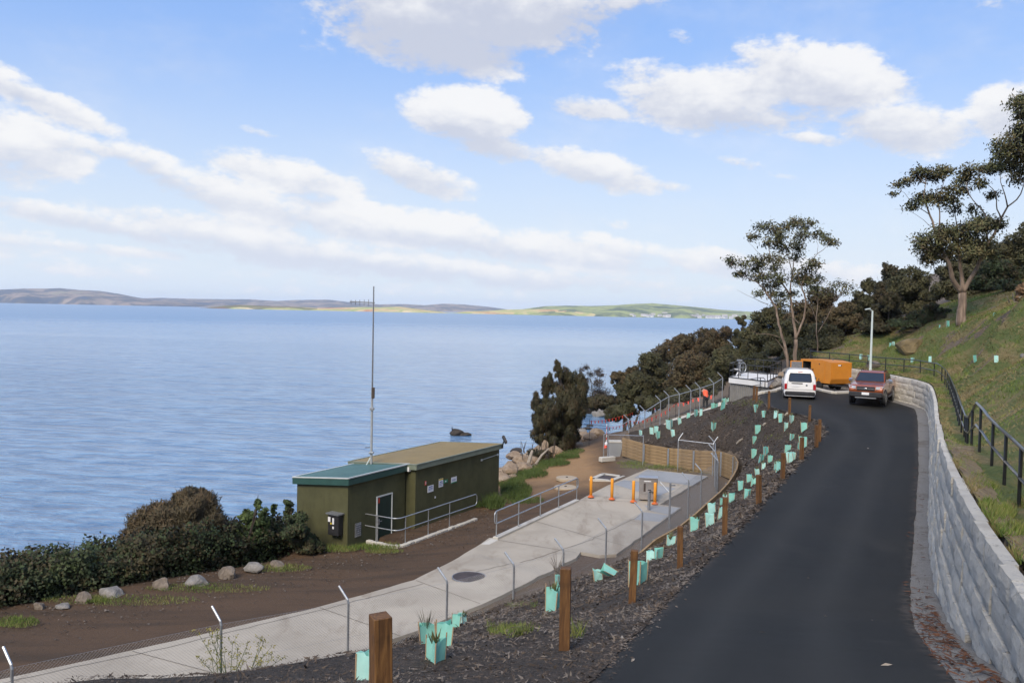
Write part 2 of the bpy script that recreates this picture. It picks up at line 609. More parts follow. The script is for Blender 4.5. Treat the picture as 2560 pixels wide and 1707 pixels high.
def mat_water():
    m, nt, b = new_mat('sea_water')
    v = coords(nt)
    b.inputs['IOR'].default_value = 1.42
    nt.put(b.inputs['Roughness'], nt.fmix(nt.smooth(nt.vmath('LENGTH', v), 60, 900), .08, .32))
    vr = nt.mapping(v, (1, 1, 1), (0, 0, rad(8)))
    w1 = nt.noise(nt.mapping(vr, (.55, 1.5, 1)), .55, 4, .55, .25)
    w2 = nt.noise(nt.mapping(vr, (.7, 1.5, 1), (0, 0, rad(14))), 1.7, 4, .6, .2)
    w3 = nt.noise(nt.mapping(vr, (.5, 1.6, 1), (0, 0, rad(-6))), .12, 3, .5)
    # wind lanes: some strips are smoother
    lane = nt.noise(nt.mapping(vr, (.0022, .016, 1), (0, 0, rad(2))), 1.0, 4, .5, .4)
    h = nt.math('ADD', nt.math('MULTIPLY', w1, 1.0), nt.math('ADD', nt.math('MULTIPLY', w2, .36), nt.math('MULTIPLY', w3, 2.0)))
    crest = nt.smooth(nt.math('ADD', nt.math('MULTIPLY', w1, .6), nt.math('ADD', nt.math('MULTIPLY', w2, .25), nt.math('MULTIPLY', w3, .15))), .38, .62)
    nt.put(b.inputs['Base Color'], nt.mix(crest, (.075, .165, .31), (.22, .36, .53)))  # lighter crests, darker troughs: wave light and shade painted into the water colour
    far = nt.math('DIVIDE', 1.0, nt.math('ADD', 1.0, nt.math('POWER', nt.math('DIVIDE', nt.vmath('LENGTH', v), 330.0), 1.1)))
    bn = nt.new('ShaderNodeBump')
    sx = nt.new('ShaderNodeSeparateXYZ')
    nt.put(sx.inputs[0], v)
    lee = nt.smooth(nt.math('ADD', nt.math('DIVIDE', sx.outputs[0], nt.math('ADD', nt.math('ABSOLUTE', sx.outputs[1]), 30.0)), nt.math('MULTIPLY', nt.math('SUBTRACT', lane, .5), .35)), -.36, .02)
    nt.put(bn.inputs['Strength'], nt.math('MULTIPLY', nt.math('MULTIPLY', nt.fmix(nt.smooth(lane, .35, .65), .55, 1.0), nt.fmix(lee, 1.0, .38)), far))
    bn.inputs['Distance'].default_value = 1.1
    nt.put(bn.inputs['Height'], h)
    nt.l.new(bn.outputs[0], b.inputs['Normal'])
    return m

def mat_leaf(name, dark, light, accent=None, rough=.65, amt=.25):
    m, nt, b = new_mat(name)
    g = nt.new('ShaderNodeNewGeometry')
    v = coords(nt)
    r = g.outputs['Random Per Island']
    n = nt.noise(v, 1.1, 4, .6)
    c = nt.mix(nt.math('ADD', nt.math('MULTIPLY', r, .38), nt.math('MULTIPLY', nt.smooth(n, .35, .65), .62)), dark, light)
    if accent:
        k = nt.smooth(nt.math('ADD', nt.math('MULTIPLY', nt.noise(v, .7, 3, .6), 1.0), nt.math('MULTIPLY', r, .3)), .62, .78)
        c = nt.mix(nt.math('MULTIPLY', k, amt * 3), c, accent)
    nt.put(b.inputs['Base Color'], c)
    b.inputs['Roughness'].default_value = rough
    b.inputs['Specular IOR Level'].default_value = .3
    # leaves in a spray share the light of the spray they sit in
    at = nt.new('ShaderNodeAttribute', attribute_name='spray_normal').outputs['Vector']
    nrm = nt.new('ShaderNodeVectorMath', operation='SCALE')
    nt.put(nrm.inputs[0], g.outputs['Normal'])
    nrm.inputs['Scale'].default_value = .45
    nt.put(b.inputs['Normal'], nt.vmath('NORMALIZE', nt.vmath('ADD', nrm.outputs[0], at)))
    return m

def mat_bark(name, c1, c2, c3, scale=3.0):
    m, nt, b = new_mat(name)
    v = nt.mapping(coords(nt), (1, 1, .22))
    n = nt.noise(v, scale, 6, .65, .5)
    c = nt.ramp(n, [(.32, c1), (.5, c2), (.68, c3)])
    nt.put(b.inputs['Base Color'], c)
    b.inputs['Roughness'].default_value = .85
    bump(nt, b, n, .6, .03)
    return m

def mat_stone():
    m, nt, b = new_mat('split_limestone')
    v = coords(nt, 'Object')
    oi = nt.new('ShaderNodeObjectInfo')
    wv = nt.new('ShaderNodeNewGeometry').outputs['Position']
    n = nt.noise(wv, 1.6, 6, .65)
    f = nt.noise(wv, 7, 8, .72)
    c = nt.mix(nt.smooth(n, .3, .7), (.76, .725, .65), (.62, .595, .545))
    c = nt.mix(nt.math('MULTIPLY', oi.outputs['Random'], .35), c, (.44, .43, .40))
    c = nt.mix(nt.math('MULTIPLY', nt.smooth(f, .575, .65), .65), c, (.19, .17, .14))
    c = nt.mix(nt.math('MULTIPLY', nt.smooth(nt.noise(wv, .8, 4, .6), .56, .7), .35), c, (.36, .30, .23))
    nt.put(b.inputs['Base Color'], c)
    b.inputs['Roughness'].default_value = .9
    bump(nt, b, nt.math('ADD', f, nt.math('MULTIPLY', n, .5)), 1.0, .13)
    return m

def mat_rock(name, c1, c2, c3):
    m, nt, b = new_mat(name)
    v = coords(nt)
    n = nt.noise(v, 1.6, 7, .65, .4)
    f = nt.noise(v, 12, 5, .7)
    c = nt.ramp(n, [(.3, c1), (.52, c2), (.72, c3)])
    c = nt.mix(nt.math('MULTIPLY', nt.smooth(f, .55, .7), .5), c, tuple(x * .5 for x in c1))
    nt.put(b.inputs['Base Color'], c)
    b.inputs['Roughness'].default_value = .9
    bump(nt, b, nt.math('ADD', n, nt.math('MULTIPLY', f, .4)), .8, .08)
    return m

def mat_wood(name, c1, c2, c3, axis=2):
    m, nt, b = new_mat(name)
    sc = [9, 9, 9]
    sc[axis] = .9
    v = nt.mapping(coords(nt), tuple(sc))
    oi = nt.new('ShaderNodeObjectInfo')
    n = nt.noise(v, 2.6, 6, .65, 1.0)
    c = nt.ramp(n, [(.3, c1), (.5, c2), (.7, c3)])
    c = nt.mix(nt.math('MULTIPLY', oi.outputs['Random'], .3), c, c1)
    blot = nt.noise(coords(nt), 3.0, 4, .6)
    c = nt.mix(nt.math('MULTIPLY', nt.smooth(blot, .52, .68), .45), c, tuple(x * .5 for x in c1))
    nt.put(b.inputs['Base Color'], c)
    b.inputs['Roughness'].default_value = .75
    bump(nt, b, n, .4, .01)
    return m

M = {}
M['asphalt'] = mat_asphalt()
M['mulch'] = mat_mulch()
M['dirt'] = mat_dirt()
M['concrete'] = mat_concrete('path_concrete', (.335, .295, .24), (.41, .365, .30), amt=.7)
M['pit_concrete'] = mat_concrete('new_concrete', (.42, .39, .34), (.49, .46, .41), amt=.25)
M['darker_concrete'] = mat_concrete('darker_concrete', (.26, .27, .285), (.31, .32, .335), (.22, .23, .24), .3)
M['kerb'] = mat_concrete('kerb_concrete', (.46, .435, .385), (.53, .505, .46), amt=.3)
M['gravel'] = mat_gravel()
M['soil'] = simple('dry_soil', (.12, .085, .055), (.19, .15, .085), 5, .95, bmp=.8, bscale=25)
M['turf'] = mat_turf()
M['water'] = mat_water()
M['stone'] = mat_stone()
M['rock'] = mat_rock('shore_rock', (.16, .12, .085), (.27, .20, .14), (.36, .29, .22))
M['rock_grey'] = mat_rock('grey_rock', (.15, .14, .13), (.23, .215, .20), (.33, .31, .29))
M['rock_wet'] = mat_rock('wet_rock', (.02, .017, .015), (.045, .037, .03), (.075, .06, .05))
M['rock_hill'] = mat_rock('hill_rock', (.09, .07, .04), (.17, .13, .065), (.22, .165, .085))
M['galv'] = simple('galvanised_steel', (.52, .55, .58), (.40, .42, .45), 9, .42, .75)
M['dull_steel'] = simple('weathered_pipe', (.30, .31, .33), (.22, .23, .25), 9, .55, .6)
M['wire'] = simple('fence_wire', (.34, .35, .37), (.28, .29, .30), 9, .5, .6)
M['black_rail'] = simple('black_paint', (.018, .020, .024), (.012, .013, .016), 9, .33, .0, coat=.5)
M['post_wood'] = mat_wood('treated_pine', (.05, .023, .008), (.125, .056, .017), (.23, .115, .036))
M['sleeper'] = mat_wood('sleeper_wood', (.19, .125, .062), (.30, .205, .108), (.40, .29, .165), 0)
def mat_hut():
    m, nt, b = new_mat('olive_wall_paint')
    v = coords(nt)
    s_ = nt.noise(nt.mapping(v, (3.0, 3.0, .35)), 1.6, 6, .65, .4)
    n = nt.noise(v, 1.3, 6, .65)
    f = nt.noise(v, 30, 4, .7)
    c = nt.mix(nt.smooth(n, .35, .65), (.082, .082, .035), (.066, .066, .028))
    c = nt.mix(nt.math('MULTIPLY', nt.smooth(s_, .52, .72), .45), c, (.045, .043, .021))
    c = nt.mix(nt.math('MULTIPLY', nt.smooth(f, .6, .75), .3), c, (.115, .112, .06))
    nt.put(b.inputs['Base Color'], c)
    nt.put(b.inputs['Roughness'], nt.fmix(n, .6, .85))
    bump(nt, b, f, .25, .01)
    return m
M['hut'] = mat_hut()
M['hut_roof'] = simple('olive_roof_sheet', (.26, .20, .095), (.225, .175, .085), 1.5, .5)
M['teal_roof'] = simple('teal_roof_sheet', (.072, .158, .160), (.058, .133, .137), 1.5, .4)
M['teal_trim'] = simple('dark_green_trim', (.030, .085, .075), (.025, .07, .062), 3, .5)
M['light_trim'] = simple('pale_trim', (.55, .58, .58), (.48, .51, .51), 3, .5)
M['green_gutter'] = simple('grey_green_gutter', (.20, .235, .185), (.16, .19, .15), 3, .5)
M['door'] = simple('dark_green_door', (.012, .035, .030), (.010, .028, .024), 3, .45)
M['guard'] = simple('green_guard_plastic', (.60, .92, .89), (.52, .85, .82), 5, .45)
M['stake'] = simple('hardwood_stake', (.42, .30, .19), (.33, .23, .14), 8, .8)
M['yellow'] = simple('yellow_paint', (.86, .36, .035), (.80, .32, .03), 3, .45)
M['orange_base'] = simple('orange_base', (.70, .16, .03), (.55, .12, .025), 5, .6)
M['orange'] = simple('orange_cabinet_paint', (.60, .225, .022), (.55, .205, .02), 2, .5)
M['stainless'] = simple('stainless_steel', (.60, .57, .55), (.48, .46, .45), 3, .35, .85)
M['dark'] = simple('dark_metal', (.03, .03, .034), (.02, .02, .023), 6, .5)
M['rubber'] = simple('tyre_rubber', (.018, .018, .019), (.012, .012, .013), 9, .8)
M['white'] = simple('white_sign', (.78, .79, .82), (.74, .75, .78), 3, .6)
M['white_paint'] = simple('white_car_paint', (.80, .80, .80), (.76, .76, .77), 2, .25, coat=.6)
M['copper_paint'] = simple('copper_car_paint', (.34, .085, .024), (.29, .072, .022), 2, .25, .2, coat=.8)
M['glass'] = simple('tinted_glass', (.012, .016, .026), (.010, .014, .022), 2, .04, spec=.9)
M['chrome'] = simple('chrome_trim', (.75, .76, .78), (.65, .66, .68), 3, .18, .9)
M['lamp_glass'] = simple('headlight_glass', (.62, .64, .66), (.45, .47, .5), 6, .12, .2)
M['red_lamp'] = simple('red_lamp', (.45, .012, .018), (.36, .01, .014), 4, .2, coat=.5)
M['red'] = simple('red_plastic', (.62, .06, .035), (.55, .05, .03), 4, .5)
M['flag'] = simple('flag_vinyl', (.75, .085, .045), (.62, .06, .035), 4, .6)
M['vest'] = simple('orange_vest', (.95, .13, .05), (.85, .10, .04), 6, .7)
M['cloth_dark'] = simple('navy_trousers', (.018, .019, .025), (.012, .013, .017), 8, .85)
M['skin'] = simple('skin', (.42, .24, .17), (.38, .21, .15), 5, .6)
M['blue_print'] = simple('blue_print', (.12, .16, .42), (.10, .14, .36), 5, .6)
M['green_sign'] = simple('green_sign', (.03, .24, .13), (.025, .2, .11), 5, .5)
M['yellow_sign'] = simple('yellow_print', (.68, .52, .06), (.6, .46, .05), 5, .5)
M['pole'] = simple('pale_pole_paint', (.60, .68, .68), (.54, .62, .62), 4, .4)
M['rib'] = simple('ribbed_cladding', (.23, .225, .215), (.19, .185, .178), 3, .6)
M['deck'] = mat_concrete('deck_concrete', (.66, .66, .66), (.74, .74, .74), (.5, .5, .5), .2)
M['joint'] = simple('joint_filler', (.09, .075, .06), (.06, .05, .042), 5, .9)
M['lid_concrete'] = mat_concrete('dusty_concrete', (.36, .29, .21), (.42, .35, .26), amt=.4)
M['manhole'] = simple('rusty_iron_cover', (.085, .062, .058), (.055, .045, .043), 5, .7, .2, bmp=.4, bscale=50)
M['bark'] = mat_bark('eucalypt_bark', (.10, .075, .06), (.21, .155, .12), (.42, .33, .26))
M['bark_dark'] = mat_bark('dark_bark', (.035, .027, .022), (.065, .05, .04), (.10, .08, .065))
M['twig'] = simple('twig_bark', (.13, .10, .08), (.08, .06, .05), 6, .9)
M['driftwood'] = simple('bleached_wood', (.36, .32, .27), (.24, .20, .16), 6, .9)
M['leaf_gum'] = mat_leaf('gum_leaves', (.055, .065, .028), (.155, .165, .072), (.15, .115, .055))
M['leaf_oak'] = mat_leaf('sheoak_needles', (.022, .025, .012), (.070, .066, .032), (.085, .052, .026), amt=.18)
M['leaf_dark'] = mat_leaf('dark_scrub_leaves', (.030, .034, .016), (.098, .098, .043), (.075, .052, .026), amt=.14)
M['leaf_rust'] = mat_leaf('rusty_scrub_leaves', (.040, .035, .018), (.118, .096, .048), (.105, .058, .026), amt=.18)
M['leaf_hedge'] = mat_leaf('hedge_leaves', (.020, .034, .014), (.062, .088, .032), (.060, .038, .02))
M['leaf_bright'] = mat_leaf('bright_shrub_leaves', (.03, .06, .02), (.11, .15, .045))
M['leaf_dry'] = mat_leaf('dry_leaves', (.16, .095, .05), (.36, .23, .13))
M['blade'] = mat_leaf('grass_blades', (.075, .125, .020), (.155, .215, .048), (.28, .23, .095), .8, .16)
M['blade_green'] = mat_leaf('lush_grass_blades', (.045, .075, .018), (.095, .135, .036), None, .8)
M['blade_dry'] = mat_leaf('dry_grass_blades', (.16, .125, .055), (.30, .235, .115), None, .85)
M['chip'] = mat_leaf('mulch_chips', (.028, .021, .017), (.115, .088, .068), (.34, .31, .28), .9, .1)
M['litter'] = mat_leaf('fallen_bark', (.04, .020, .014), (.13, .062, .038), None, .9)

# ------------------------------------------------------------------ terrain break lines (x, y, z)
RL = [W(-5.6, -9, .2), W(-4.0, -4.5, .9), W(-2.6, -.8, 1.55), W(-1.4, 2.0, 2.1), W(-.3, 4.9, 2.8), P(1470, 1707, 3.35), P(1578, 1594, 3.95), P(1720, 1448, 4.75),
      P(1850, 1317, 5.15), P(1981, 1175, 5.38), P(2063, 1083, 5.15), P(2048, 1057, 5.0), P(2012, 1042, 4.95), P(1974, 1033, 4.9),
      P(1922, 1019, 4.85), P(1898, 1000, 4.8), P(1903, 986, 4.75)]
PADFAR = [P(1935, 981, 4.72), P(1965, 972, 4.7), P(2000, 971, 4.7), P(2045, 977, 4.7), P(2115, 982, 4.7), P(2160, 986, 4.72)]
RR = [P(2209, 1000, 4.8), P(2269, 1017, 4.9), P(2291, 1034, 5.0), P(2296, 1143, 5.3), P(2291, 1252, 5.3), P(2280, 1404, 5.0), P(2277, 1524, 4.5),
      P(2296, 1589, 4.1), P(2384, 1707, 3.35), W(2.9, 4.6, 2.6), W(1.9, 1.6, 2.0), W(.7, -1.8, 1.4), W(-.9, -6, .7), W(-2.0, -9, .2)]
WB = [W(-1.2, -9, .2), W(-.1, -6, .7), W(1.4, -1.8, 1.4), W(2.5, 1.6, 2.05), W(3.5, 5.0, 2.7), P(2506, 1702, 3.2), P(2446, 1659, 3.5), P(2391, 1604, 3.9), P(2347, 1538, 4.35), P(2320, 1451, 4.75),
      P(2312, 1342, 5.1), P(2317, 1178, 5.3), P(2315, 1038, 5.0), P(2282, 1014, 4.9), P(2222, 997, 4.8), W(22.9, 53.5, 4.75), W(22.2, 59, 4.7)]

def interp(x, tab):
    if x <= tab[0][0]: return tab[0][1]
    for (a, b), (c, d) in zip(tab[:-1], tab[1:]):
        if x <= c:
            return b + (d - b) * (x - a) / (c - a)
    return tab[-1][1]

WTAB = [(-9, -.3), (-2, .95), (2, 1.75), (5, 2.25), (7, 2.42), (12, 2.5), (15, 2.6), (19.3, 2.9), (28.5, 3.55), (36, 3.65), (43, 3.63), (47, 3.45), (50, 3.36), (59, 3.33)]
def wall_top(y):
    return CAMZ - interp(y, WTAB)

def dens(line, step):
    out = [Vector(line[0])]
    for a, b in zip(line[:-1], line[1:]):
        a, b = Vector(a), Vector(b)
        n = max(1, int(math.ceil((b - a).length / step)))
        for k in range(1, n + 1):
            out.append(a.lerp(b, k / n))
    return out

def spline(line, step):
    """Catmull-Rom through the points, resampled"""
    p = [Vector(q) for q in line]
    p = [p[0] * 2 - p[1]] + p + [p[-1] * 2 - p[-2]]
    out = []
    for i in range(1, len(p) - 2):
        n = max(1, int(math.ceil((p[i + 1] - p[i]).length / step)))
        for k in range(n):
            t = k / n
            a, b, c, d = p[i - 1], p[i], p[i + 1], p[i + 2]
            out.append(0.5 * ((2 * b) + (c - a) * t + (2 * a - 5 * b + 4 * c - d) * t * t + (3 * b - a - 3 * c + d) * t ** 3))
    out.append(p[-2].copy())
    return out

def offset(line, d):
    """offset to the left of travel, horizontally"""
    out = []
    for i, p in enumerate(line):
        a = line[max(0, i - 1)]
        b = line[min(len(line) - 1, i + 1)]
        p, a, b = Vector(p), Vector(a), Vector(b)
        t = Vector((b[0] - a[0], b[1] - a[1], 0)).normalized()
        n = Vector((-t.y, t.x, 0))
        out.append(Vector(p) + n * d)
    return out

RLs = spline(RL[:11], .8) + [Vector(p) for p in dens(RL[10:], .8)[1:]]
RRs = spline(RR, .8)
WBs = spline(WB, .5)
WTs = []
for p in offset(WBs, -.37):
    WTs.append(Vector((p.x, p.y, wall_top(p.y))))

# curved timber wall round the concrete yard: outer top line, near end first
UW = [P(1511, 1445, 9.02), P(1545, 1422, 8.85), P(1596, 1386, 8.62), P(1638, 1349, 8.45), P(1680, 1326, 8.35), P(1716, 1304, 8.25), P(1775, 1251, 8.05),
      P(1817, 1212, 7.9), P(1845, 1164, 7.8), W(12.45, 44.9, 7.8), W(12.62, 46.2, 7.82), W(12.3, 47.5, 7.87), W(11.5, 48.45, 7.95), P(1711, 1126, 8.1), P(1643, 1115, 8.15), P(1579, 1104, 8.08), P(1556, 1094, 7.95)]
UWs = spline(UW, .6)
PADZ = CAMZ - 9.2

TOE = [W(-34, 3, 9.0), W(-22, 9.5, 9.15), W(-13, 14.6, 9.2), P(751, 1707, 9.2), P(980, 1616, 9.15), P(1088, 1578, 9.15), P(1201, 1528, 9.05), P(1286, 1507, 8.98), P(1363, 1486, 9.03), P(1430, 1470, 9.05)]
TOEs = dens(TOE, 1.2)
# chain-link fence behind the bank
F0, F1 = Vector((6.1, 53.0, 0)), Vector((14.6, 56.5, 0))
FTAB = [(0, 9.25), (.2, 8.7), (.33, 8.1), (.46, 7.75), (.53, 7.25), (.62, 7.0), (.72, 6.85), (.8, 6.65), (.92, 6.4), (1, 6.0)]
def fence_pt(t):
    p = F0.lerp(F1, t)
    return Vector((p.x, p.y, CAMZ - interp(t, FTAB)))
FL = [fence_pt(k / 12) for k in range(13)]
CREST = [W(7.5, 52.9, 7.62), W(8.6, 53.0, 7.35), W(9.4, 53.2, 7.2), W(10.4, 53.9, 7.15)]
def dn(p, h): return (p[0], p[1], p[2] - h)
HR = [W(1.0, -6, .2), W(2.6, -1, 1.2), W(4.6, 4, 2.2), W(5.9, 8.5, 2.8), dn(Q(2600, 1162, 11.3), 1.02), dn(Q(2532, 1098, 13.7), 1.02), dn(Q(2499, 1069.5, 15.3), 1.02), dn(Q(2473, 1043.5, 16.6), 1.02), dn(Q(2458, 1023, 17.4), 1.02), dn(Q(2442, 1007, 18.2), 1.02), dn(Q(2422, 1043.5, 20.4), .80),
      Q(2411, 1114, 23.6), Q(2396, 1066, 27.5), Q(2386, 1027, 33.5), Q(2372, 985, 40.5), Q(2358, 960, 45.5), Q(2340, 946, 47.7), Q(2328, 944, 48.5), Q(2289, 936, 50.5), Q(2244, 931, 52.5), Q(2194, 926, 54.5), Q(2134, 918, 57.0), W(22.2, 61, 3.3)]
HRs = dens(HR[:12], 1.0) + spline(HR[11:], 1.0)[1:]

pts, edges = [], []
def add_line(line, closed=False):
    o = len(pts)
    for p in line:
        pts.append(Vector(p))
    for k in range(len(line) - 1):
        edges.append((o + k, o + k + 1))
def add_pts(*ps):
    for p in ps:
        pts.append(Vector(p))

add_line(RLs + [Vector(p) for p in dens(PADFAR, 1.0)])
add_line(RRs)
add_line(WBs)
add_line(offset(WBs, -.30))
add_line(WTs)
add_line(offset(UWs, -.27))
UIN = [Vector((p.x, p.y, min(PADZ, p.z))) for p in offset(UWs, -.14)]
add_line(UIN)
add_line(TOEs)
add_line(FL)
add_line(CREST)
add_line(HRs)
# lower ground
PATHL = [W(-40, -6, 9.35), P(-900, 1925, 9.35), P(0, 1703, 9.35), P(435, 1606, 9.35), P(762, 1529, 9.35), P(1034, 1453, 9.35), P(1132, 1404, 9.32), P(1230, 1350, 9.3), P(1442, 1252, 9.25), P(1520, 1215, 9.22), P(1618, 1174, 9.2)]
add_line(dens(PATHL, 1.5))
GROUND = [(-60, 14, 9.9), (-40, 17, 9.85), (-30, 20.5, 9.8), (-22, 24, 9.78), (-15.4, 26.5, 9.76), (-12.6, 28.8, 9.76), (-9.9, 30.4, 9.78), (-8, 32, 9.8), (-6.7, 33.2, 9.8), (-4.4, 33.4, 9.74), (-1.4, 38.4, 9.7), (-12, 24.5, 9.6), (-6, 29, 9.65),
          (-2, 42, 9.85), (-.35, 44.2, 9.85), (1.45, 49.6, 9.88), (4, 58.7, 9.9), (0, 38, 9.55), (2.5, 44, 9.5), (4.5, 50, 9.5), (5.5, 53.5, 9.5), (3.6, 55, 9.75),
          (-10.5, 36, 9.85), (-8.2, 39.5, 9.9), (-4.5, 45.5, 10.0), (6, 55.5, 9.4), (9, 56.5, 8.4), (12, 57.6, 7.2), (14.5, 58.6, 6.4), (6, 60, 9.9), (10, 60.5, 8.6), (14, 61.5, 7.2), (5.4, 64.5, 10.3), (10, 66, 9.2), (15, 67, 7.6), (18.5, 63, 5.6), (18, 58, 5.2)]
add_pts(*[W(*g) for g in GROUND])
# platform surround
add_pts(W(14.9, 56.0, 6.0), W(15.4, 54.3, 5.5), W(16.0, 53.0, 5.0), P(1845, 997, 5.9), P(1883, 980, 5.1), P(1910, 986, 4.85))
# hillside
HILL = [Q(2560, 1100, 18.5), Q(2560, 1000, 26.5), Q(2560, 900, 38), Q(2490, 903, 43.5), Q(2438, 903, 46.5), Q(2326, 904, 53), Q(2281, 907, 55.5), Q(2171, 901, 59), Q(2152, 896, 60),
        Q(2560, 820, 40), Q(2560, 745, 42), Q(2500, 790, 46), Q(2440, 800, 52), Q(2405, 806, 55), Q(2350, 822, 57), Q(2281, 873, 57.5), Q(2235, 866, 59), Q(2190, 885, 60.5), Q(2400, 860, 50), Q(2330, 860, 55.5),
        (8.5, 8, 11.2), (11, 2, 14), (16, 12, 14.0), (22, 22, 16.0), (30, 34, 17.5), (36, 42, 18.5), (14, -8, 16), (40, 10, 24), (60, 40, 28), (50, 58, 20), (36, 56, 14.6), (33, 64, 13.2),
        (28, 66, 11), (24, 68, 9.4), (20, 68, 7.4), (40, 75, 14), (30, 80, 10), (22, 80, 7.5), (16, 76, 5), (60, 90, 20), (45, 105, 14), (32, 108, 8), (80, 120, 26), (60, 140, 16), (50, 138, 8), (90, 165, 16), (140, 170, 26), (320, 200, 30), (120, 60, 50), (120, -20, 50), (60, -60, 40), (10, -60, 18), (-20, -60, 14), (4, -9, 12.6), (-10, -12, 10.5), (-14, -2, 8.2), (-20, -20, 9), (-10, 4, 7.8), (-4.5, 7, 8.7)]
add_pts(*HILL)
SHORE = [(-220, -45), (-120, -8), (-60, 17), (-30, 28.0), (-22, 32.3), (-15, 36.5), (-11.5, 41), (-6.5, 48), (-4, 54), (-1.5, 62), (0, 68), (3, 72), (8, 78), (14, 88), (22, 108), (38, 140), (62, 185), (130, 215), (320, 240)]
SH = [Vector((x, y, -1.1)) for x, y in SHORE]
add_line(SH)
add_pts(*[Vector((p.x, p.y, 1.55)) for p in offset(SH[2:], -3.6)])
add_pts(*[Vector((p.x, p.y, -5.0)) for p in offset(SH, 25)])
add_pts(Vector((-220, -80, 3)), Vector((-140, -30, 3)), Vector((-60, -5, 3.2)), Vector((-220, 60, -6)), Vector((-100, 120, -6)), Vector((0, 300, -6)), Vector((320, 300, -6)), Vector((320, -80, 60)))

def build_tin():
    co = [(p.x, p.y) for p in pts]
    vo, eo, fo, ov, oe, of = delaunay_2d_cdt([Vector(c) for c in co], edges, [], 0, 1e-4)
    vs = []
    for i, v in enumerate(vo):
        src = [k for k in ov[i]]
        if src:
            z = sum(pts[k].z for k in src) / len(src)
        else:
            ds = sorted(((pts[k].x - v.x) ** 2 + (pts[k].y - v.y) ** 2, k) for k in range(len(pts)))[:4]
            w = [(1 / (d + 1e-6), k) for d, k in ds]
            z = sum(a * pts[k].z for a, k in w) / sum(a for a, k in w)
        vs.append((v.x, v.y, z))
    return vs, [tuple(f) for f in fo]
TIN_V, TIN_F = build_tin()
BVH = BVHTree.FromPolygons(TIN_V, TIN_F)

def H(x, y, default=0.0):
    h = BVH.ray_cast(Vector((x, y, 500)), Vector((0, 0, -1)))
    return h[0].z if h[0] is not None else default

def hit(px, py):
    """where the sight line through a photograph pixel meets the ground"""
    h = BVH.ray_cast(Vector((0, 0, CAMZ)), ray(px, py).normalized())
    return h[0]

ground_mb = MB().add([(v[0], v[1], v[2] - .07) for v in TIN_V], TIN_F)
g = link('ground', ground_mb.mesh('ground'), M['dirt'])
tag(g, kind='structure')

def inside(poly, x, y):
    c = False
    j = len(poly) - 1
    for i in range(len(poly)):
        xi, yi, xj, yj = poly[i][0], poly[i][1], poly[j][0], poly[j][1]
        if (yi > y) != (yj > y) and x < (xj - xi) * (y - yi) / (yj - yi + 1e-12) + xi:
            c = not c
        j = i
    return c

def np_inside(poly, X, Y):
    px = np.array([p[0] for p in poly]); py = np.array([p[1] for p in poly])
    c = np.zeros(X.shape, bool)
    j = len(px) - 1
    for i in range(len(px)):
        cond = (py[i] > Y) != (py[j] > Y)
        xin = (px[j] - px[i]) * (Y - py[i]) / (py[j] - py[i] + 1e-12) + px[i]
        c ^= cond & (X < xin)
        j = i
    return c

def sheet(name, poly, step, zoff, mat, amp=0.0, nscale=.5, kind='structure', edge_z=None, zfun=None, rag=0.0, thick=0.0):
    """a surface sheet laid over the ground inside an outline"""
    b = []
    for i in range(len(poly)):
        p, q = Vector(poly[i][:2]), Vector(poly[(i + 1) % len(poly)][:2])
        n = max(1, int(round((q - p).length / step)))
        for k in range(n):
            w = p.lerp(q, k / n)
            if rag:
                w += Vector((noise.noise(Vector((w.x * 1.3, w.y * 1.3, 3))) * rag + noise.noise(Vector((w.x * 4, w.y * 4, 9))) * rag * .5,
                             noise.noise(Vector((w.x * 1.3, w.y * 1.3, 17))) * rag + noise.noise(Vector((w.x * 4, w.y * 4, 21))) * rag * .5))
            b.append(w)
    nb = len(b)
    xs = [p.x for p in b]; ys = [p.y for p in b]
    gx = np.arange(min(xs), max(xs), step)
    gy = np.arange(min(ys), max(ys), step)
    X, Y = np.meshgrid(gx, gy)
    X = X + rng.uniform(-.2, .2, X.shape) * step
    Y = Y + rng.uniform(-.2, .2, Y.shape) * step
    ok = np_inside(b, X, Y)
    inner = [Vector((x, y)) for x, y in zip(X[ok], Y[ok])]
    vo, eo, fo, ov, oe, of = delaunay_2d_cdt(b + inner, [(i, (i + 1) % nb) for i in range(nb)], [], 1, 1e-4)
    vs = []
    for v in vo:
        z = (zfun(v.x, v.y) if zfun else H(v.x, v.y)) + zoff
        if amp:
            z += amp * noise.fractal(Vector((v.x, v.y, 0)) / nscale * .5, .8, 2.0, 4)
        vs.append((v.x, v.y, z))
    mb = MB().add(vs, [tuple(f) for f in fo])
    me = mb.mesh(name, smooth=True)
    # outlines may wind either way: make every face look up
    if len(me.polygons) and sum(p.normal.z for p in me.polygons) < 0:
        me.flip_normals()
    if thick:
        # real thickness: a skirt down from the outline
        z = [v[2] for v in vs[:nb]]
        sk = MB()
        n0 = nb
        sk.add([vs[i] for i in range(nb)] + [(vs[i][0], vs[i][1], vs[i][2] - thick) for i in range(nb)], [(i, (i + 1) % nb, nb + (i + 1) % nb, nb + i) for i in range(nb)])
        o = link(name, MB().add(*merge(me, sk)).mesh(name), mat)
    else:
        o = link(name, me, mat)
    tag(o, kind=kind)
    return o

def merge(me, sk):
    vs = [tuple(v.co) for v in me.vertices]
    fs = [tuple(p.vertices) for p in me.polygons]
    k = len(vs)
    return vs + sk.v, fs + [tuple(i + k for i in f) for f in sk.f]

# ---- water
wm = MB()
S = 16000
wm.add([(-S, -S, 0), (S, -S, 0), (S, S, 0), (-S, S, 0)], [(0, 1, 2, 3)])
tag(link('sea_water', wm.mesh('sea_water'), M['water']), kind='structure')

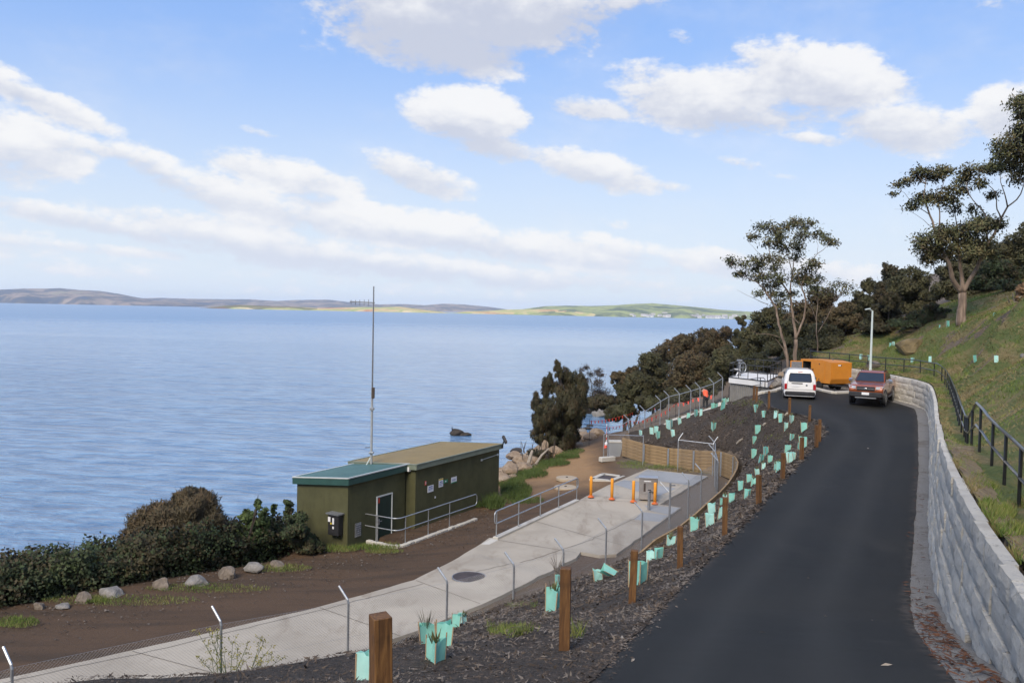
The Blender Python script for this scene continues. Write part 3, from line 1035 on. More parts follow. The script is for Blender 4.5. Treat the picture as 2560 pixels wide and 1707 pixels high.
# ---- asphalt road and turning pad
roadpoly = [(p.x, p.y) for p in RLs] + [(p[0], p[1]) for p in PADFAR] + [(p.x, p.y) for p in RRs]
ROADPOLY = roadpoly
def smoothH(x, y, r=.6):
    return (H(x, y) * 2 + H(x + r, y) + H(x - r, y) + H(x, y + r) + H(x, y - r)) / 6
road = sheet('asphalt_road', roadpoly, .45, .03, M['asphalt'], .006, 1.5, rag=.03, thick=.14)
def seg_dist(P2, line):
    d = np.full(len(P2), 1e9)
    for a, b in zip(line[:-1], line[1:]):
        a, b = np.array(a[:2]), np.array(b[:2])
        ab = b - a
        t = np.clip(((P2 - a) @ ab) / (ab @ ab + 1e-9), 0, 1)
        d = np.minimum(d, np.linalg.norm(P2 - (a + t[:, None] * ab), axis=1))
    return d
def mulch_relief(X, Y):
    d = seg_dist(np.stack([X, Y], 1), [tuple(p) for p in RLs[::2]])
    w = np.clip((d - .15) / 1.0, 0.05, 1)
    return w * np.array([.10 * noise.fractal(Vector((x, y, 0)) / .55 * .5, .8, 2.0, 4) for x, y in zip(X, Y)])
rv = np.array([v.co[:2] for v in road.data.vertices])
dl_, dr__ = seg_dist(rv, RLs), seg_dist(rv, RRs)
at_ = road.data.attributes.new('across', 'FLOAT', 'POINT')
at_.data.foreach_set('value', (dl_ / (dl_ + dr__ + 1e-6)).astype(np.float32))
# ---- gravel drain at the wall foot
gpoly = [(p.x, p.y) for p in offset(RRs, -.06)] + [(p.x, p.y) for p in offset(WBs[:-10], -.17)]
sheet('gravel_drain', gpoly, .25, .014, M['gravel'], .02, .3)
# ---- mulched bank
bank = [(p.x, p.y) for p in offset(RLs, -.05)] + [(p[0], p[1]) for p in (P(1883, 982, 5.0), P(1845, 998, 5.9))] + [(p.x, p.y) for p in reversed(FL[3:])]
bank += [(p.x, p.y) for p in reversed(offset(UWs, -.25))] + [(p.x, p.y) for p in reversed(TOEs)]
BANKPOLY = bank
MULCH_SHEET = sheet('mulch_bank', bank, .36, .045, M['mulch'], .0, .55, rag=.05)
mv = np.array([v.co[:] for v in MULCH_SHEET.data.vertices])
mv[:, 2] += mulch_relief(mv[:, 0], mv[:, 1])
MULCH_SHEET.data.vertices.foreach_set('co', mv.astype(np.float32).ravel())
MULCH_SHEET.data.update()
# ---- grassed hillside
hill = [(p.x, p.y) for p in WTs] + [(22.5, 64), (30, 70), (40, 64), (60, 60), (60, 20), (40, -8), (6, -10)]
HILLPOLY = hill
HILL_SHEET = sheet('grass_hillside', hill, .5, .0, M['turf'], .0, 1.1)
def hill_relief(X, Y):
    d = seg_dist(np.stack([X, Y], 1), [tuple(p) for p in WTs[::4]])
    w = np.clip((d - .1) / 1.6, 0.0, 1)
    return .03 * (1 - w) + w * np.array([.16 * noise.fractal(Vector((x, y, 0)) / 1.1 * .5, .8, 2.0, 4) for x, y in zip(X, Y)])
hv_ = np.array([v.co[:] for v in HILL_SHEET.data.vertices])
hv_[:, 2] += hill_relief(hv_[:, 0], hv_[:, 1])
HILL_SHEET.data.vertices.foreach_set('co', hv_.astype(np.float32).ravel())
HILL_SHEET.data.update()
# bare soil left along the top of the stone wall
sl_ = [p for p in WTs if 4 < p.y < 24]
soil = [(p.x, p.y) for p in sl_] + [(p.x, p.y) for p in reversed(offset(sl_, -.5))]
sheet('soil_strip', soil, .2, .05, M['soil'], .015, .4, rag=.10)
# ---- concrete path and yard
path = [P(-900, 1925, 9.35), P(0, 1703, 9.35), P(435, 1606, 9.35), P(762, 1529, 9.35), P(905, 1491, 9.35), P(1034, 1453, 9.35), P(1132, 1404, 9.32), P(1200, 1362, 9.3), P(1224, 1345, 9.3), P(1241, 1346, 9.3), P(1442, 1255, 9.25), P(1520, 1215, 9.22), P(1618, 1174, 9.2),
        P(1770, 1192, 9.2), P(1650, 1262, 9.2), P(1702, 1271, 9.2), P(1542, 1389, 9.25), P(1500, 1392, 9.25), P(1450, 1384, 9.28), P(1440, 1400, 9.28), P(1405, 1418, 9.3), P(1317, 1475, 9.3), P(1230, 1524, 9.32), P(1150, 1556, 9.33), P(1088, 1580, 9.35), P(980, 1618, 9.35), P(751, 1710, 9.35), W(-14, 13.6, 9.4), W(-26, 5, 9.4)]
PATHPOLY = path
sheet('concrete_path', path, .5, .055, M['concrete'], .006, 1.2, rag=.04, thick=.2)
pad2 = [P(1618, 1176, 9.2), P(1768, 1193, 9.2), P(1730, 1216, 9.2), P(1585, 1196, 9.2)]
sheet('darker_pavement', pad2, .5, .060, M['darker_concrete'])  # darker blue-grey patches of the yard slab
sheet('darker_pavement', [P(1535, 1212, 9.2), P(1560, 1201, 9.2), P(1690, 1223, 9.2), P(1650, 1240, 9.2), P(1630, 1241, 9.2)], .5, .061, M['darker_concrete'])
sheet('darker_pavement', [P(1610, 1264, 9.2), P(1700, 1271, 9.2), P(1676, 1289, 9.2), P(1625, 1278, 9.2)], .5, .062, M['darker_concrete'])
sheet('darker_pavement', [P(1585, 1300, 9.2), P(1605, 1281, 9.2), P(1672, 1290, 9.2), P(1648, 1306, 9.2)], .5, .063, M['darker_concrete'])

def strip(name, pts_, w, mat, zoff):
    mb = MB()
    pts_ = dens(pts_, .35)
    row = []
    for i, p in enumerate(pts_):
        j = Vector((noise.noise(Vector((p.x * 2.2, p.y * 2.2, 1))), noise.noise(Vector((p.x * 2.2, p.y * 2.2, 8))), 0)) * STRIP_J
        a, c = pts_[max(0, i - 1)], pts_[min(len(pts_) - 1, i + 1)]
        t = (c - a).normalized()
        n = Vector((-t.y, t.x, 0)).normalized() * w / 2
        for q in (p + n + j, p - n + j):
            row.append((q.x, q.y, H(q.x, q.y) + zoff))
    mb.add(row, [(2 * i, 2 * i + 1, 2 * i + 3, 2 * i + 2) for i in range(len(pts_) - 1)])
    return tag(link(name, mb.mesh(name), mat), kind='structure')
STRIP_J = .10
strip('path_crack', [Vector(P(-100, 1738, 9.35)), Vector(P(150, 1681, 9.35)), Vector(P(380, 1634, 9.35)), Vector(P(620, 1574, 9.35)), Vector(P(820, 1526, 9.35)), Vector(P(1060, 1466, 9.35))], .022, M['joint'], .068)
strip('path_crack', [Vector(P(1180, 1440, 9.3)), Vector(P(1330, 1405, 9.3)), Vector(P(1480, 1352, 9.25)), Vector(P(1600, 1290, 9.2))], .02, M['joint'], .068)
STRIP_J = .0
for a_, b_ in (((330, 1628), (560, 1700)), ((800, 1520), (1000, 1606)), ((1040, 1452), (1200, 1532)), ((1224, 1350), (1440, 1388)), ((1330, 1305), (1560, 1372)), ((1442, 1256), (1640, 1262)), ((1461, 1243), (1690, 1262)), ((1535, 1208), (1735, 1216))):
    strip('path_joint', [Vector(P(*a_, 9.3)), Vector(P(*b_, 9.3))], .018, M['joint'], .0685)

# ------------------------------------------------------------------ far shore
def land_mat(name, cols, sx=1.0, fields=True):
    m, nt, b = new_mat(name)
    v = coords(nt)
    n = nt.noise(nt.mapping(v, (1, .6, 1.5)), .0016 * sx, 6, .62, .6)
    f = nt.noise(nt.mapping(v, (1, .6, 1)), .012 * sx, 5, .65)
    c = nt.ramp(nt.math('ADD', nt.math('MULTIPLY', n, .75), nt.math('MULTIPLY', f, .25)), [(p, q) for p, q in cols])
    nt.put(b.inputs['Base Color'], c)
    b.inputs['Roughness'].default_value = 1
    b.inputs['Specular IOR Level'].default_value = 0
    return m

def ridge(name, prof, Y, depth, mat, shore_jit=0, rough=6.0, seed=0, steps=9, k=.55):
    """a range of hills: skyline profile (px, py) at depth Y, rising from the water 'depth' metres nearer"""
    pr = []
    for a, b in zip(prof[:-1], prof[1:]):
        n = max(1, int((b[0] - a[0]) / 6))
        for i in range(n):
            t = i / n
            pr.append((a[0] + (b[0] - a[0]) * t, a[1] + (b[1] - a[1]) * t))
    pr.append(prof[-1])
    rows = []
    for j in range(steps + 4):
        t = j / steps
        row = []
        for i, (px, py) in enumerate(pr):
            top = Vector(Q(px, py, Y))
            d0 = Y - depth * (1 + .25 * noise.noise(Vector((px * .012, seed, 0))))
            y = d0 + (Y - d0) * t
            x = top.x * (y / Y) if t <= 1 else top.x
            z = max(top.z, .5)
            if t <= 1:
                s = t ** k
                hh = z * s + rough * noise.fractal(Vector((x * .004, y * .004, seed)), 1, 2, 4) * math.sin(math.pi * min(t, 1)) * .9
                hh = max(hh, -1.5 if t == 0 else .3)
                hh = min(hh, z * (y / Y) + (CAMZ * (1 - y / Y)) - .2) if t < 1 else z + rough * .12 * noise.noise(Vector((px * .11, seed, 2)))
                if t == 0: hh = -2
            else:
                hh = z * (1 - (t - 1) * 1.6) - 2
            row.append((x, y, hh))
        rows.append(row)
    mb = MB()
    n = len(pr)
    vs = [p for r in rows for p in r]
    fs = []
    for j in range(len(rows) - 1):
        for i in range(n - 1):
            fs.append((j * n + i, j * n + i + 1, (j + 1) * n + i + 1, (j + 1) * n + i))
    mb.add(vs, fs)
    o = link(name, mb.mesh(name, smooth=True), mat)
    tag(o, kind='structure')
    return o

far_blue = land_mat('far_forest_sun_shade', [(.38, (.03, .05, .09)), (.48, (.10, .09, .08)), (.56, (.34, .25, .19)), (.64, (.20, .21, .12))], 1.8)  # sunlit patches and blue shadows put into the hill colours
far_near = land_mat('headland_forest', [(.34, (.09, .06, .05)), (.45, (.24, .15, .11)), (.54, (.17, .18, .08)), (.66, (.36, .28, .17))], 1.6)
tawny = land_mat('sunlit_tawny_fields', [(.36, (.48, .24, .12)), (.45, (.66, .52, .27)), (.53, (.34, .40, .13)), (.62, (.72, .58, .33))], 2.2)  # brightened stops: strong sunlight put into the colour of the fields
town = land_mat('town_slope', [(.36, (.08, .11, .08)), (.46, (.17, .20, .12)), (.54, (.38, .42, .17)), (.62, (.20, .20, .13)), (.7, (.5, .42, .26))], 2.6)
ridge('far_hills', [(-500, 745), (-250, 738), (-90, 727), (0, 724), (60, 721.5), (110, 721.5), (150, 720.5), (200, 725), (250, 727.5), (300, 735), (345, 744), (390, 750), (450, 756), (520, 763), (560, 767)], 9000, 1700, far_blue, seed=1, rough=22)
ridge('far_hills', [(250, 750), (330, 746.5), (400, 744.5), (460, 746.5), (560, 748), (625, 748), (690, 752.5), (740, 750), (820, 749), (880, 756), (950, 761), (1010, 760), (1060, 763), (1110, 759), (1160, 761), (1230, 768), (1290, 777), (1400, 786)], 11500, 2500, far_blue, seed=4, rough=26)
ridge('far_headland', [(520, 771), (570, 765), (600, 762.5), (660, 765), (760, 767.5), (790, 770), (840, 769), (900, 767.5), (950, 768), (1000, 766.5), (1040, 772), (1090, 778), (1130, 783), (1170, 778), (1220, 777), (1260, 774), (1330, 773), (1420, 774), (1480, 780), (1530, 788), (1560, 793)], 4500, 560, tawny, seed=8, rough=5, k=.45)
ridge('far_headland', [(500, 771), (560, 764.5), (600, 762), (660, 764.5), (760, 767.5), (800, 771), (830, 775)], 4350, 380, far_near, seed=12, rough=5, k=.4)
ridge('town_hill', [(1240, 781), (1300, 774), (1360, 765.5), (1420, 764), (1480, 765), (1540, 763), (1580, 760), (1630, 758), (1690, 763), (1750, 768.5), (1800, 774), (1900, 781), (2000, 788), (2150, 796), (2300, 800)], 5200, 1350, town, seed=15, rough=12, k=.75)

# pale houses of the far town
house = MB()
house.box((0, 0, 2.4), (11, 8, 4.8))
hs = link('town_house', house.mesh('town_house'), simple('far_house_wall', (.85, .84, .82), (.75, .73, .70), .01))
rf = MB().add([(-6, -4.6, 4.8), (6, -4.6, 4.8), (6, 4.6, 4.8), (-6, 4.6, 4.8), (-6, 0, 7.4), (6, 0, 7.4)], [(0, 1, 5, 4), (2, 3, 4, 5), (0, 4, 3), (1, 2, 5), (3, 2, 1, 0)])
roof_h = link('roof', rf.mesh('house_roof'), simple('far_house_roof', (.34, .30, .29), (.5, .48, .47), .02), hs)
wn = MB().box((0, -4.02, 2.6), (1.7, .1, 1.7)).mesh('house_window')
for wx in (-3.2, 0, 3.2):
    link('window', wn, M['glass'], hs).location = (wx, 0, 0)
tag(hs, 'small pale house in the far shore town below the green hill', 'house', 'houses of the far shore town')
r2 = random.Random(5)
first = True
for i in range(70):
    px = r2.triangular(1535, 1890, 1690)
    Y = 3860 + r2.random() ** 1.6 * 260
    x = Q(px, 790, Y)[0]
    z = max(2, (Y - 3850) * .045)
    if first:
        hs.location = (x, Y, z)
        hs.rotation_euler = (0, 0, r2.uniform(-.5, .5))
        first = False
    else:
        dup(hs, (x, Y, z), r2.uniform(-.6, .6), scale=r2.uniform(1.0, 2.2))

# ------------------------------------------------------------------ stone retaining wall
def arclen(line):
    s = [0.0]
    for a, b in zip(line[:-1], line[1:]):
        s.append(s[-1] + (b - a).length)
    return s
def at_len(line, s, d):
    d = max(0.0, min(d, s[-1]))
    lo, hi = 0, len(s) - 1
    while hi - lo > 1:
        m = (lo + hi) // 2
        if s[m] <= d: lo = m
        else: hi = m
    t = (d - s[lo]) / max(1e-9, s[hi] - s[lo])
    p = Vector(line[lo]).lerp(Vector(line[hi]), t)
    tg = (Vector(line[hi]) - Vector(line[lo])).normalized()
    return p, tg

def block_mesh(seed):
    """split faced block, unit long (x) and high (z), front at y = 0 facing -y, .34 deep"""
    nx, nz = 6, 3
    vs, fs = [], []
    r = random.Random(seed)
    tilt = r.uniform(-.03, .03)
    for j in range(nz + 1):
        for i in range(nx + 1):
            u, w = i / nx, j / nz
            e = (1 - abs(2 * u - 1) ** 9) * (1 - abs(2 * w - 1) ** 7)
            y = -.024 * e * (.8 + .5 * noise.noise(Vector((u * 3 + seed * 7.1, w * 2.2, seed)))) + tilt * (u - .5)
            y += .016 * noise.noise(Vector((u * 6.1 + seed * 3.3, w * 4.4, 5 + seed)))
            x = u if 0 < i < nx else u + (.006 if i == 0 else -.006) + .010 * noise.noise(Vector((seed, j * 3.1, i)))
            z = w if 0 < j < nz else w + (.018 if j == 0 else -.018) + .03 * noise.noise(Vector((seed, i * 2.3, j + 9)))
            vs.append((x, y, z))
    b0 = len(vs)
    vs += [(0, .14, 0), (1, .14, 0), (1, .14, 1), (0, .14, 1)]
    W1 = nx + 1
    for j in range(nz):
        for i in range(nx):
            fs.append((j * W1 + i, j * W1 + i + 1, (j + 1) * W1 + i + 1, (j + 1) * W1 + i))
    top = [nz * W1 + i for i in range(nx + 1)]
    bot = [i for i in range(nx + 1)]
    fs.append(tuple(top + [b0 + 2, b0 + 3]))
    fs.append(tuple([b0, b0 + 1] + bot[::-1]))
    fs.append(tuple([j * W1 for j in range(nz + 1)][::-1] + [b0, b0 + 3][::1]))
    fs.append(tuple([j * W1 + nx for j in range(nz + 1)] + [b0 + 2, b0 + 1]))
    fs.append((b0 + 3, b0 + 2, b0 + 1, b0))
    me = bpy.data.meshes.new('stone_block')
    me.from_pydata([(x, -y, z) for x, y, z in vs], [], [tuple(reversed(q)) for q in fs])
    me.materials.append(M['stone'])
    me.update()
    return me
BLOCKS = [block_mesh(k) for k in range(14)]
wall_line = [p for p in WBs if p.y > 5.2]
wsl = arclen(wall_line)
sw = thing('stone_retaining_wall', 'pale grey retaining wall of split stone blocks curving beside the road', 'wall', (wall_line[0].x, wall_line[0].y, H(wall_line[0].x - .3, wall_line[0].y)))
rw = random.Random(3)
CH = .335
nblk = 0
for course in range(8):
    d = -rw.uniform(0, .8)
    while d < wsl[-1]:
        L = rw.choice([.62, .95, 1.05, 1.2, 1.3, 1.45])
        mid, tg = at_len(wall_line, wsl, d + L / 2)
        zt = wall_top(mid.y) - course * CH + .02
        if zt > mid.z + .03:
            p0, _ = at_len(wall_line, wsl, d)
            p1, _ = at_len(wall_line, wsl, d + L)
            if d + L > wsl[-1]: p1 = p0 + tg * L
            if d < 0: p0 = p1 - tg * L
            hl = Vector((p1.x - p0.x, p1.y - p0.y, 0))
            ang = math.atan2(hl.y, hl.x)
            slope = (wall_top(p1.y) - wall_top(p0.y)) / max(.1, hl.length)
            lev = int(round((zt - mid.z) / CH))
            nrm = Vector((hl.y, -hl.x, 0)).normalized()      # towards the grass
            o = link('stone_block', BLOCKS[rw.randrange(14)], None, sw)
            pos = Vector((p0.x, p0.y, wall_top(p0.y) - (course + 1) * CH + .02)) + nrm * (.026 * max(0, lev) + rw.uniform(-.012, .014) + .07)
            sl = math.hypot(hl.length, hl.length * slope)
            # block x runs along the wall, its split face (+y) looks at the road
            o.location = pos - Vector(sw.location)
            o.rotation_euler = (0, -math.atan(slope), ang)
            o.scale = (sl - .022, 1, CH - .012)
            nblk += 1
        d += L
print('stone blocks', nblk)

# ------------------------------------------------------------------ curved timber wall round the yard
tw = thing('timber_retaining_wall', 'curved low retaining wall of weathered timber sleepers behind the concrete yard', 'wall', (UWs[9].x, UWs[9].y, PADZ))
usl = arclen(UWs)
SL = 1.95
npan = int(usl[-1] / SL)
SHT = .2
inw = offset(UWs, .0)
for k in range(npan + 1):
    d0, d1 = k * usl[-1] / (npan + 1), (k + 1) * usl[-1] / (npan + 1)
    a, _ = at_len(UWs, usl, d0)
    b, _ = at_len(UWs, usl, d1)
    for c in range(8):
        za, zb = a.z - c * SHT - SHT / 2 + .03, b.z - c * SHT - SHT / 2 + .03
        if (za + zb) / 2 + SHT / 2 < PADZ + .02: break
        mid = (a + b) / 2
        L = math.hypot(b.x - a.x, b.y - a.y) - .02
        o = link('sleeper', MB().box((0, 0, 0), (L, .075 + rw.uniform(-.006, .008), SHT - .012), None, .008).mesh('sleeper'), M['sleeper'], tw)
        o.location = Vector((mid.x, mid.y, (za + zb) / 2)) - Vector(tw.location)
        o.rotation_euler = (rw.uniform(-.01, .01), -math.atan2(zb - za, L), math.atan2(b.y - a.y, b.x - a.x))
    # steel post in front of the joint, on the yard side
    t = (b - a).normalized()
    n = Vector((-t.y, t.x, 0)).normalized()
    hgt = max(.25, a.z - PADZ)
    pm = MB()
    pm.box((0, 0, hgt / 2 - .1), (.11, .012, hgt + .2)).box((0, -.045, hgt / 2 - .1), (.012, .09, hgt + .2))
    o = link('steel_post', pm.mesh('wall_post'), M['galv'], tw)
    o.location = Vector((a.x, a.y, a.z - hgt)) + n * .1 - Vector(tw.location)
    o.rotation_euler = (0, 0, math.atan2(t.y, t.x))

# ------------------------------------------------------------------ pump huts
HU = Vector((.6, 1.0, 0)).normalized()          # along the huts' fronts
HV = Vector((-1.0, .6, 0)).normalized()         # from the front towards the sea
ZG = CAMZ - 9.8
def hut_frame(o):
    R = Matrix((HU, HV, Vector((0, 0, 1)))).transposed()
    return lambda u, v, z: Vector(o) + HU * u + HV * v + Vector((0, 0, z))
HR3 = Matrix((HU, HV, Vector((0, 0, 1)))).transposed()
A0 = Vector((-6.62, 33.5, ZG))
small = thing('small_pump_hut', 'small olive green hut with a teal skillion roof and a dark door', 'hut', A0)
f = hut_frame(A0)
LU, LV, HT, DROP = 3.75, 2.9, 2.58, .30
def skillion(root, f, LU, LV, HT, DROP, over, wall_mat, roof_mat, fascia_mat, edge_mat, fh, base=-1.2, ribs=9):
    w = MB()
    b = [f(0, 0, base), f(LU, 0, base), f(LU, LV, base), f(0, LV, base)]
    t = [f(0, 0, HT), f(LU, 0, HT), f(LU, LV, HT - DROP), f(0, LV, HT - DROP)]
    w.add(b + t, [(0, 3, 2, 1), (4, 5, 6, 7), (0, 1, 5, 4), (1, 2, 6, 5), (2, 3, 7, 6), (3, 0, 4, 7)])
    part('wall', w, wall_mat, root)
    o = over
    k = DROP / LV
    zt = lambda v: HT + fh - v * k
    r = MB()
    q = [f(-o, -o, zt(-o)), f(LU + o, -o, zt(-o)), f(LU + o, LV + o, zt(LV + o)), f(-o, LV + o, zt(LV + o))]
    r.slab(q, (0, 0, 1), .03)
    roof = part('roof', r, roof_mat, root)
    n = int((LU + 2 * o) / .28)
    rb = MB()
    for i in range(n + 1):
        u = -o + .06 + (LU + 2 * o - .12) * i / n
        rb.bar(f(u, -o + .03, zt(-o) + .024), f(u, LV + o - .03, zt(LV + o) + .024), .035, .018)
    ro = part('roof_rib', rb, roof_mat, roof)
    tag(ro, kind='stuff')
    for (u0, v0, u1, v1) in ((-o, -o, LU + o, -o), (LU + o, -o, LU + o, LV + o), (LU + o, LV + o, -o, LV + o), (-o, LV + o, -o, -o)):
        m = MB()
        m.bar(f(u0, v0, zt(v0) - fh / 2 - .02), f(u1, v1, zt(v1) - fh / 2 - .02), .035, fh)
        fa = part('fascia', m, fascia_mat, root)
        m = MB()
        m.bar(f(u0, v0, zt(v0) + .018), f(u1, v1, zt(v1) + .018), .075, .045)
        part('roof_edge', m, edge_mat, fa)
    s = MB()
    s.add([f(-o + .03, -o + .03, zt(-o) - fh), f(LU + o - .03, -o + .03, zt(-o) - fh), f(LU + o - .03, LV + o - .03, zt(LV + o) - fh), f(-o + .03, LV + o - .03, zt(LV + o) - fh)], [(0, 3, 2, 1)])
    part('soffit', s, wall_mat, root)
    return zt
skillion(small, f, LU, LV, HT, DROP, .13, M['hut'], M['teal_roof'], M['teal_trim'], M['light_trim'], .26)
# door with pale frame, lever and small red notice
fr = part('door_frame', MB().bar(f(1.80, -.03, -.38), f(1.80, -.03, 1.72), .06, .06, (0, 1, 0)).bar(f(2.80, -.03, -.38), f(2.80, -.03, 1.72), .06, .06, (0, 1, 0)).bar(f(1.77, -.03, 1.73), f(2.83, -.03, 1.73), .06, .05), M['light_trim'], small)
dr = part('door', MB().slab([f(1.84, -.015, -.38), f(2.76, -.015, -.38), f(2.76, -.015, 1.70), f(1.84, -.015, 1.70)], HV, .04), M['door'], small)
part('handle', MB().slab([f(1.89, -.045, .50), f(1.96, -.045, .50), f(1.96, -.045, .76), f(1.89, -.045, .76)], HV, .02).bar(f(1.92, -.09, .66), f(2.07, -.09, .66), .022, .022).bar(f(1.92, -.04, .66), f(1.92, -.095, .66), .022, .022), M['galv'], dr)
part('notice', MB().slab([f(1.87, -.042, 1.45), f(1.96, -.042, 1.45), f(1.96, -.042, 1.68), f(1.87, -.042, 1.68)], HV, .006), M['red'], dr)
# grey louvre plate low on the front wall
pl = part('vent_plate', MB().slab([f(.44, -.02, .28), f(.80, -.02, .28), f(.80, -.02, .86), f(.44, -.02, .86)], HV, .03), M['dull_steel'], small)
for k in range(6):
    part('louvre', MB().bar(f(.48, -.045, .34 + k * .09), f(.76, -.045, .34 + k * .09), .02, .03), M['galv'], pl)
# switch box on the sea-road end wall
bx = part('switch_box', MB().box(f(-.16, .52, .88), (.30, .58, .86), HR3, .02), M['dark'], small)
part('hood', MB().box(f(-.18, .52, 1.34), (.40, .70, .05), HR3), M['dull_steel'], bx)
for (vv, zz, ww, hh, mm) in ((.72, 1.10, .13, .20, 'white'), (.50, 1.05, .09, .26, 'white'), (.50, .78, .08, .10, 'white'), (.62, .94, .07, .07, 'yellow_sign')):
    part('sticker', MB().box(f(-.318, vv, zz), (.012, ww, hh), HR3), M[mm], bx)
# red lamp and conduit box at the eaves
part('beacon', MB().lathe([(.05, 0), (.06, .05), (.055, .13), (.02, .17)], f(LU + .16, -.17, HT + .1), 10), M['orange_base'], small)
part('conduit_box', MB().box(f(LU + .02, -.2, HT + .08), (.14, .1, .2), HR3).bar(f(LU + .1, -.2, HT), f(LU + .55, -.12, HT - .05), .04, .04), M['white'], small)

B0 = A0 + HU * 4.05 - HV * .66
B0 = Vector((-4.2, 36.56, ZG))
big = thing('large_pump_hut', 'long olive green hut with a tan skillion roof and four signs', 'hut', B0)
fb = hut_frame(B0)
skillion(big, fb, 7.1, 3.75, 2.68, .28, .14, M['hut'], M['hut_roof'], M['green_gutter'], M['green_gutter'], .20)
def on_front(px, py):
    """u, z on the large hut's front wall under a pixel"""
    d = ray(px, py)
    o = Vector((0, 0, CAMZ)) - B0
    t = -(o.dot(HV)) / d.dot(HV)
    q = o + d * t
    return q.dot(HU), q.z
def sign(px0, py0, px1, py1, mat, name, root, lift=.02, cat=None):
    u0, z0 = on_front(px0, py1)
    u1, z1 = on_front(px1, py0)
    return u0, z0, u1, z1
def front_panel(name, u0, z0, u1, z1, mat, root, v=-.02, th=.012):
    return part(name, MB().slab([fb(u0, v, z0), fb(u1, v, z0), fb(u1, v, z1), fb(u0, v, z1)], HV, th), mat, root)
# four wall signs
specs = [
    ((1068, 1211, 1083, 1228), 'white', 'white notice with a blue heading, leftmost of the signs on the large hut', [(.72, .86, .2, .8, 'blue_print'), (.5, .58, .15, .85, 'blue_print'), (.32, .38, .15, .8, 'blue_print')]),
    ((1096, 1194, 1107, 1216), 'white', 'tall white notice with a yellow top beside the green sign on the hut', [(.82, .99, .0, 1, 'yellow_sign'), (.56, .66, .2, .8, 'blue_print'), (.38, .45, .1, .9, 'blue_print'), (.2, .26, .1, .8, 'blue_print')]),
    ((1108, 1197, 1118, 1206), 'green_sign', 'small green sign with a pale symbol touching the yellow topped notice', [(.3, .7, .35, .65, 'white')]),
    ((1127, 1190, 1141, 1206), 'white', 'white notice with a green foot, farthest sign along the large hut wall', [(.0, .18, 0, 1, 'green_sign'), (.55, .62, .15, .85, 'blue_print'), (.4, .45, .15, .75, 'blue_print')]),
]
for (px0, py0, px1, py1), mt, lab, marks in specs:
    u0, zl = on_front(px0, (py0 + py1) / 2 + (py1 - py0) / 2 + 2)
    u1, zh = on_front(px1, py0)
    u0b, zh0 = on_front(px0, py0 + 3)
    z1 = (zh + zh0) / 2
    zl = z1 - abs(py1 - py0 - 1) / FPX * 37.5 * 1.05
    s = thing('wall_sign', lab, 'sign', fb((u0 + u1) / 2, -.02, (zl + z1) / 2))
    front_panel('panel', u0, zl, u1, z1, M[mt], s)
    for (a, b_, c_, d_, mm) in marks:
        front_panel('print', u0 + (u1 - u0) * c_, zl + (z1 - zl) * a, u0 + (u1 - u0) * d_, zl + (z1 - zl) * b_, M[mm], s, -.029, .004)
u0, z0 = on_front(1061.5, 1213)
u1, z1 = on_front(1065, 1205)
s = thing('fire_notice', 'tiny red and white notice left of the white signs on the large hut', 'sign', fb(u0, -.02, z0))
front_panel('panel', u0, z0, u0 + .10, z0 + .2, M['red'], s)
front_panel('print', u0 + .03, z0 + .05, u0 + .07, z0 + .17, M['white'], s, -.028, .004)
front_panel('wall_socket', *(lambda a: (a[0], a[1], a[0] + .07, a[1] + .09))(on_front(1086, 1245)), M['white'], big)
# conduit under the eave and floodlight on the far corner
part('conduit', MB().tube([fb(5.35, -.03, 2.32), fb(6.85, -.03, 2.38)], .018, 6).box(fb(5.35, -.04, 2.32), (.09, .06, .09), HR3).box(fb(6.88, -.04, 2.38), (.1, .06, .1), HR3), M['light_trim'], big)
fl = thing('floodlight', 'black floodlight on the far roof corner of the large hut', 'floodlight', fb(7.15, -.2, 2.9))
R_f = HR3 @ Matrix.Rotation(rad(-32), 3, 'X') @ Matrix.Rotation(rad(38), 3, 'Z')
part('housing', MB().box(fb(7.25, -.22, 3.14), (.36, .14, .42), R_f, .03), M['dark'], fl)
part('lens', MB().box(fb(7.25, -.22, 3.14) + R_f @ Vector((0, -.075, 0)), (.24, .012, .28), R_f), M['lamp_glass'], fl)
part('bracket', MB().bar(fb(7.1, -.16, 2.75), fb(7.2, -.2, 3.05), .05, .05).box(fb(7.1, -.15, 2.78), (.12, .1, .12), HR3), M['dark'], fl)

# ------------------------------------------------------------------ aerial mast behind the small hut
mx = Q(928, 1159, 37.6)
mz0 = ZG
M['mast_grey'] = simple('mast_grey_paint', (.36, .38, .39), (.30, .315, .325), 4, .5)
mast = thing('aerial_mast', 'tall slender radio mast with a side aerial behind the huts', 'mast', (mx[0], mx[1], mz0))
zt = Q(937, 716, 37.6)[2]
zj = Q(933, 973, 37.6)[2]
bx_, by_ = mx[0], mx[1]
part('lower_pole', MB().tube([(bx_, by_, mz0), (bx_, by_, zj)], [.062, .05], 10), M['mast_grey'], mast)
part('upper_pole', MB().tube([(bx_, by_, zj - .5), (bx_, by_, zt)], [.04, .028], 8), M['dull_steel'], mast)
part('joint_box', MB().box((bx_ + .05, by_ - .05, zj - .16), (.14, .12, .5), None, .02), M['bark_dark'], mast)
part('clamp', MB().box((bx_, by_, zj - .9), (.2, .2, .14), None, .02).box((bx_, by_, mz0 + 3.2), (.22, .22, .1), None, .02), M['galv'], mast)
za = Q(935, 757, 37.6)[2]
ae = part('aerial', MB().bar((bx_ - 1.06, by_ - .1, za + .03), (bx_ + .06, by_, za), .05, .05), M['dull_steel'], mast)
for k, hh in enumerate((.30, .27, .25, .23, .22)):
    xx = bx_ - .22 - k * .2
    part('element', MB().tube([(xx, by_ - .05, za - hh / 2), (xx, by_ - .05, za + hh / 2)], .014, 5), M['dull_steel'], ae)
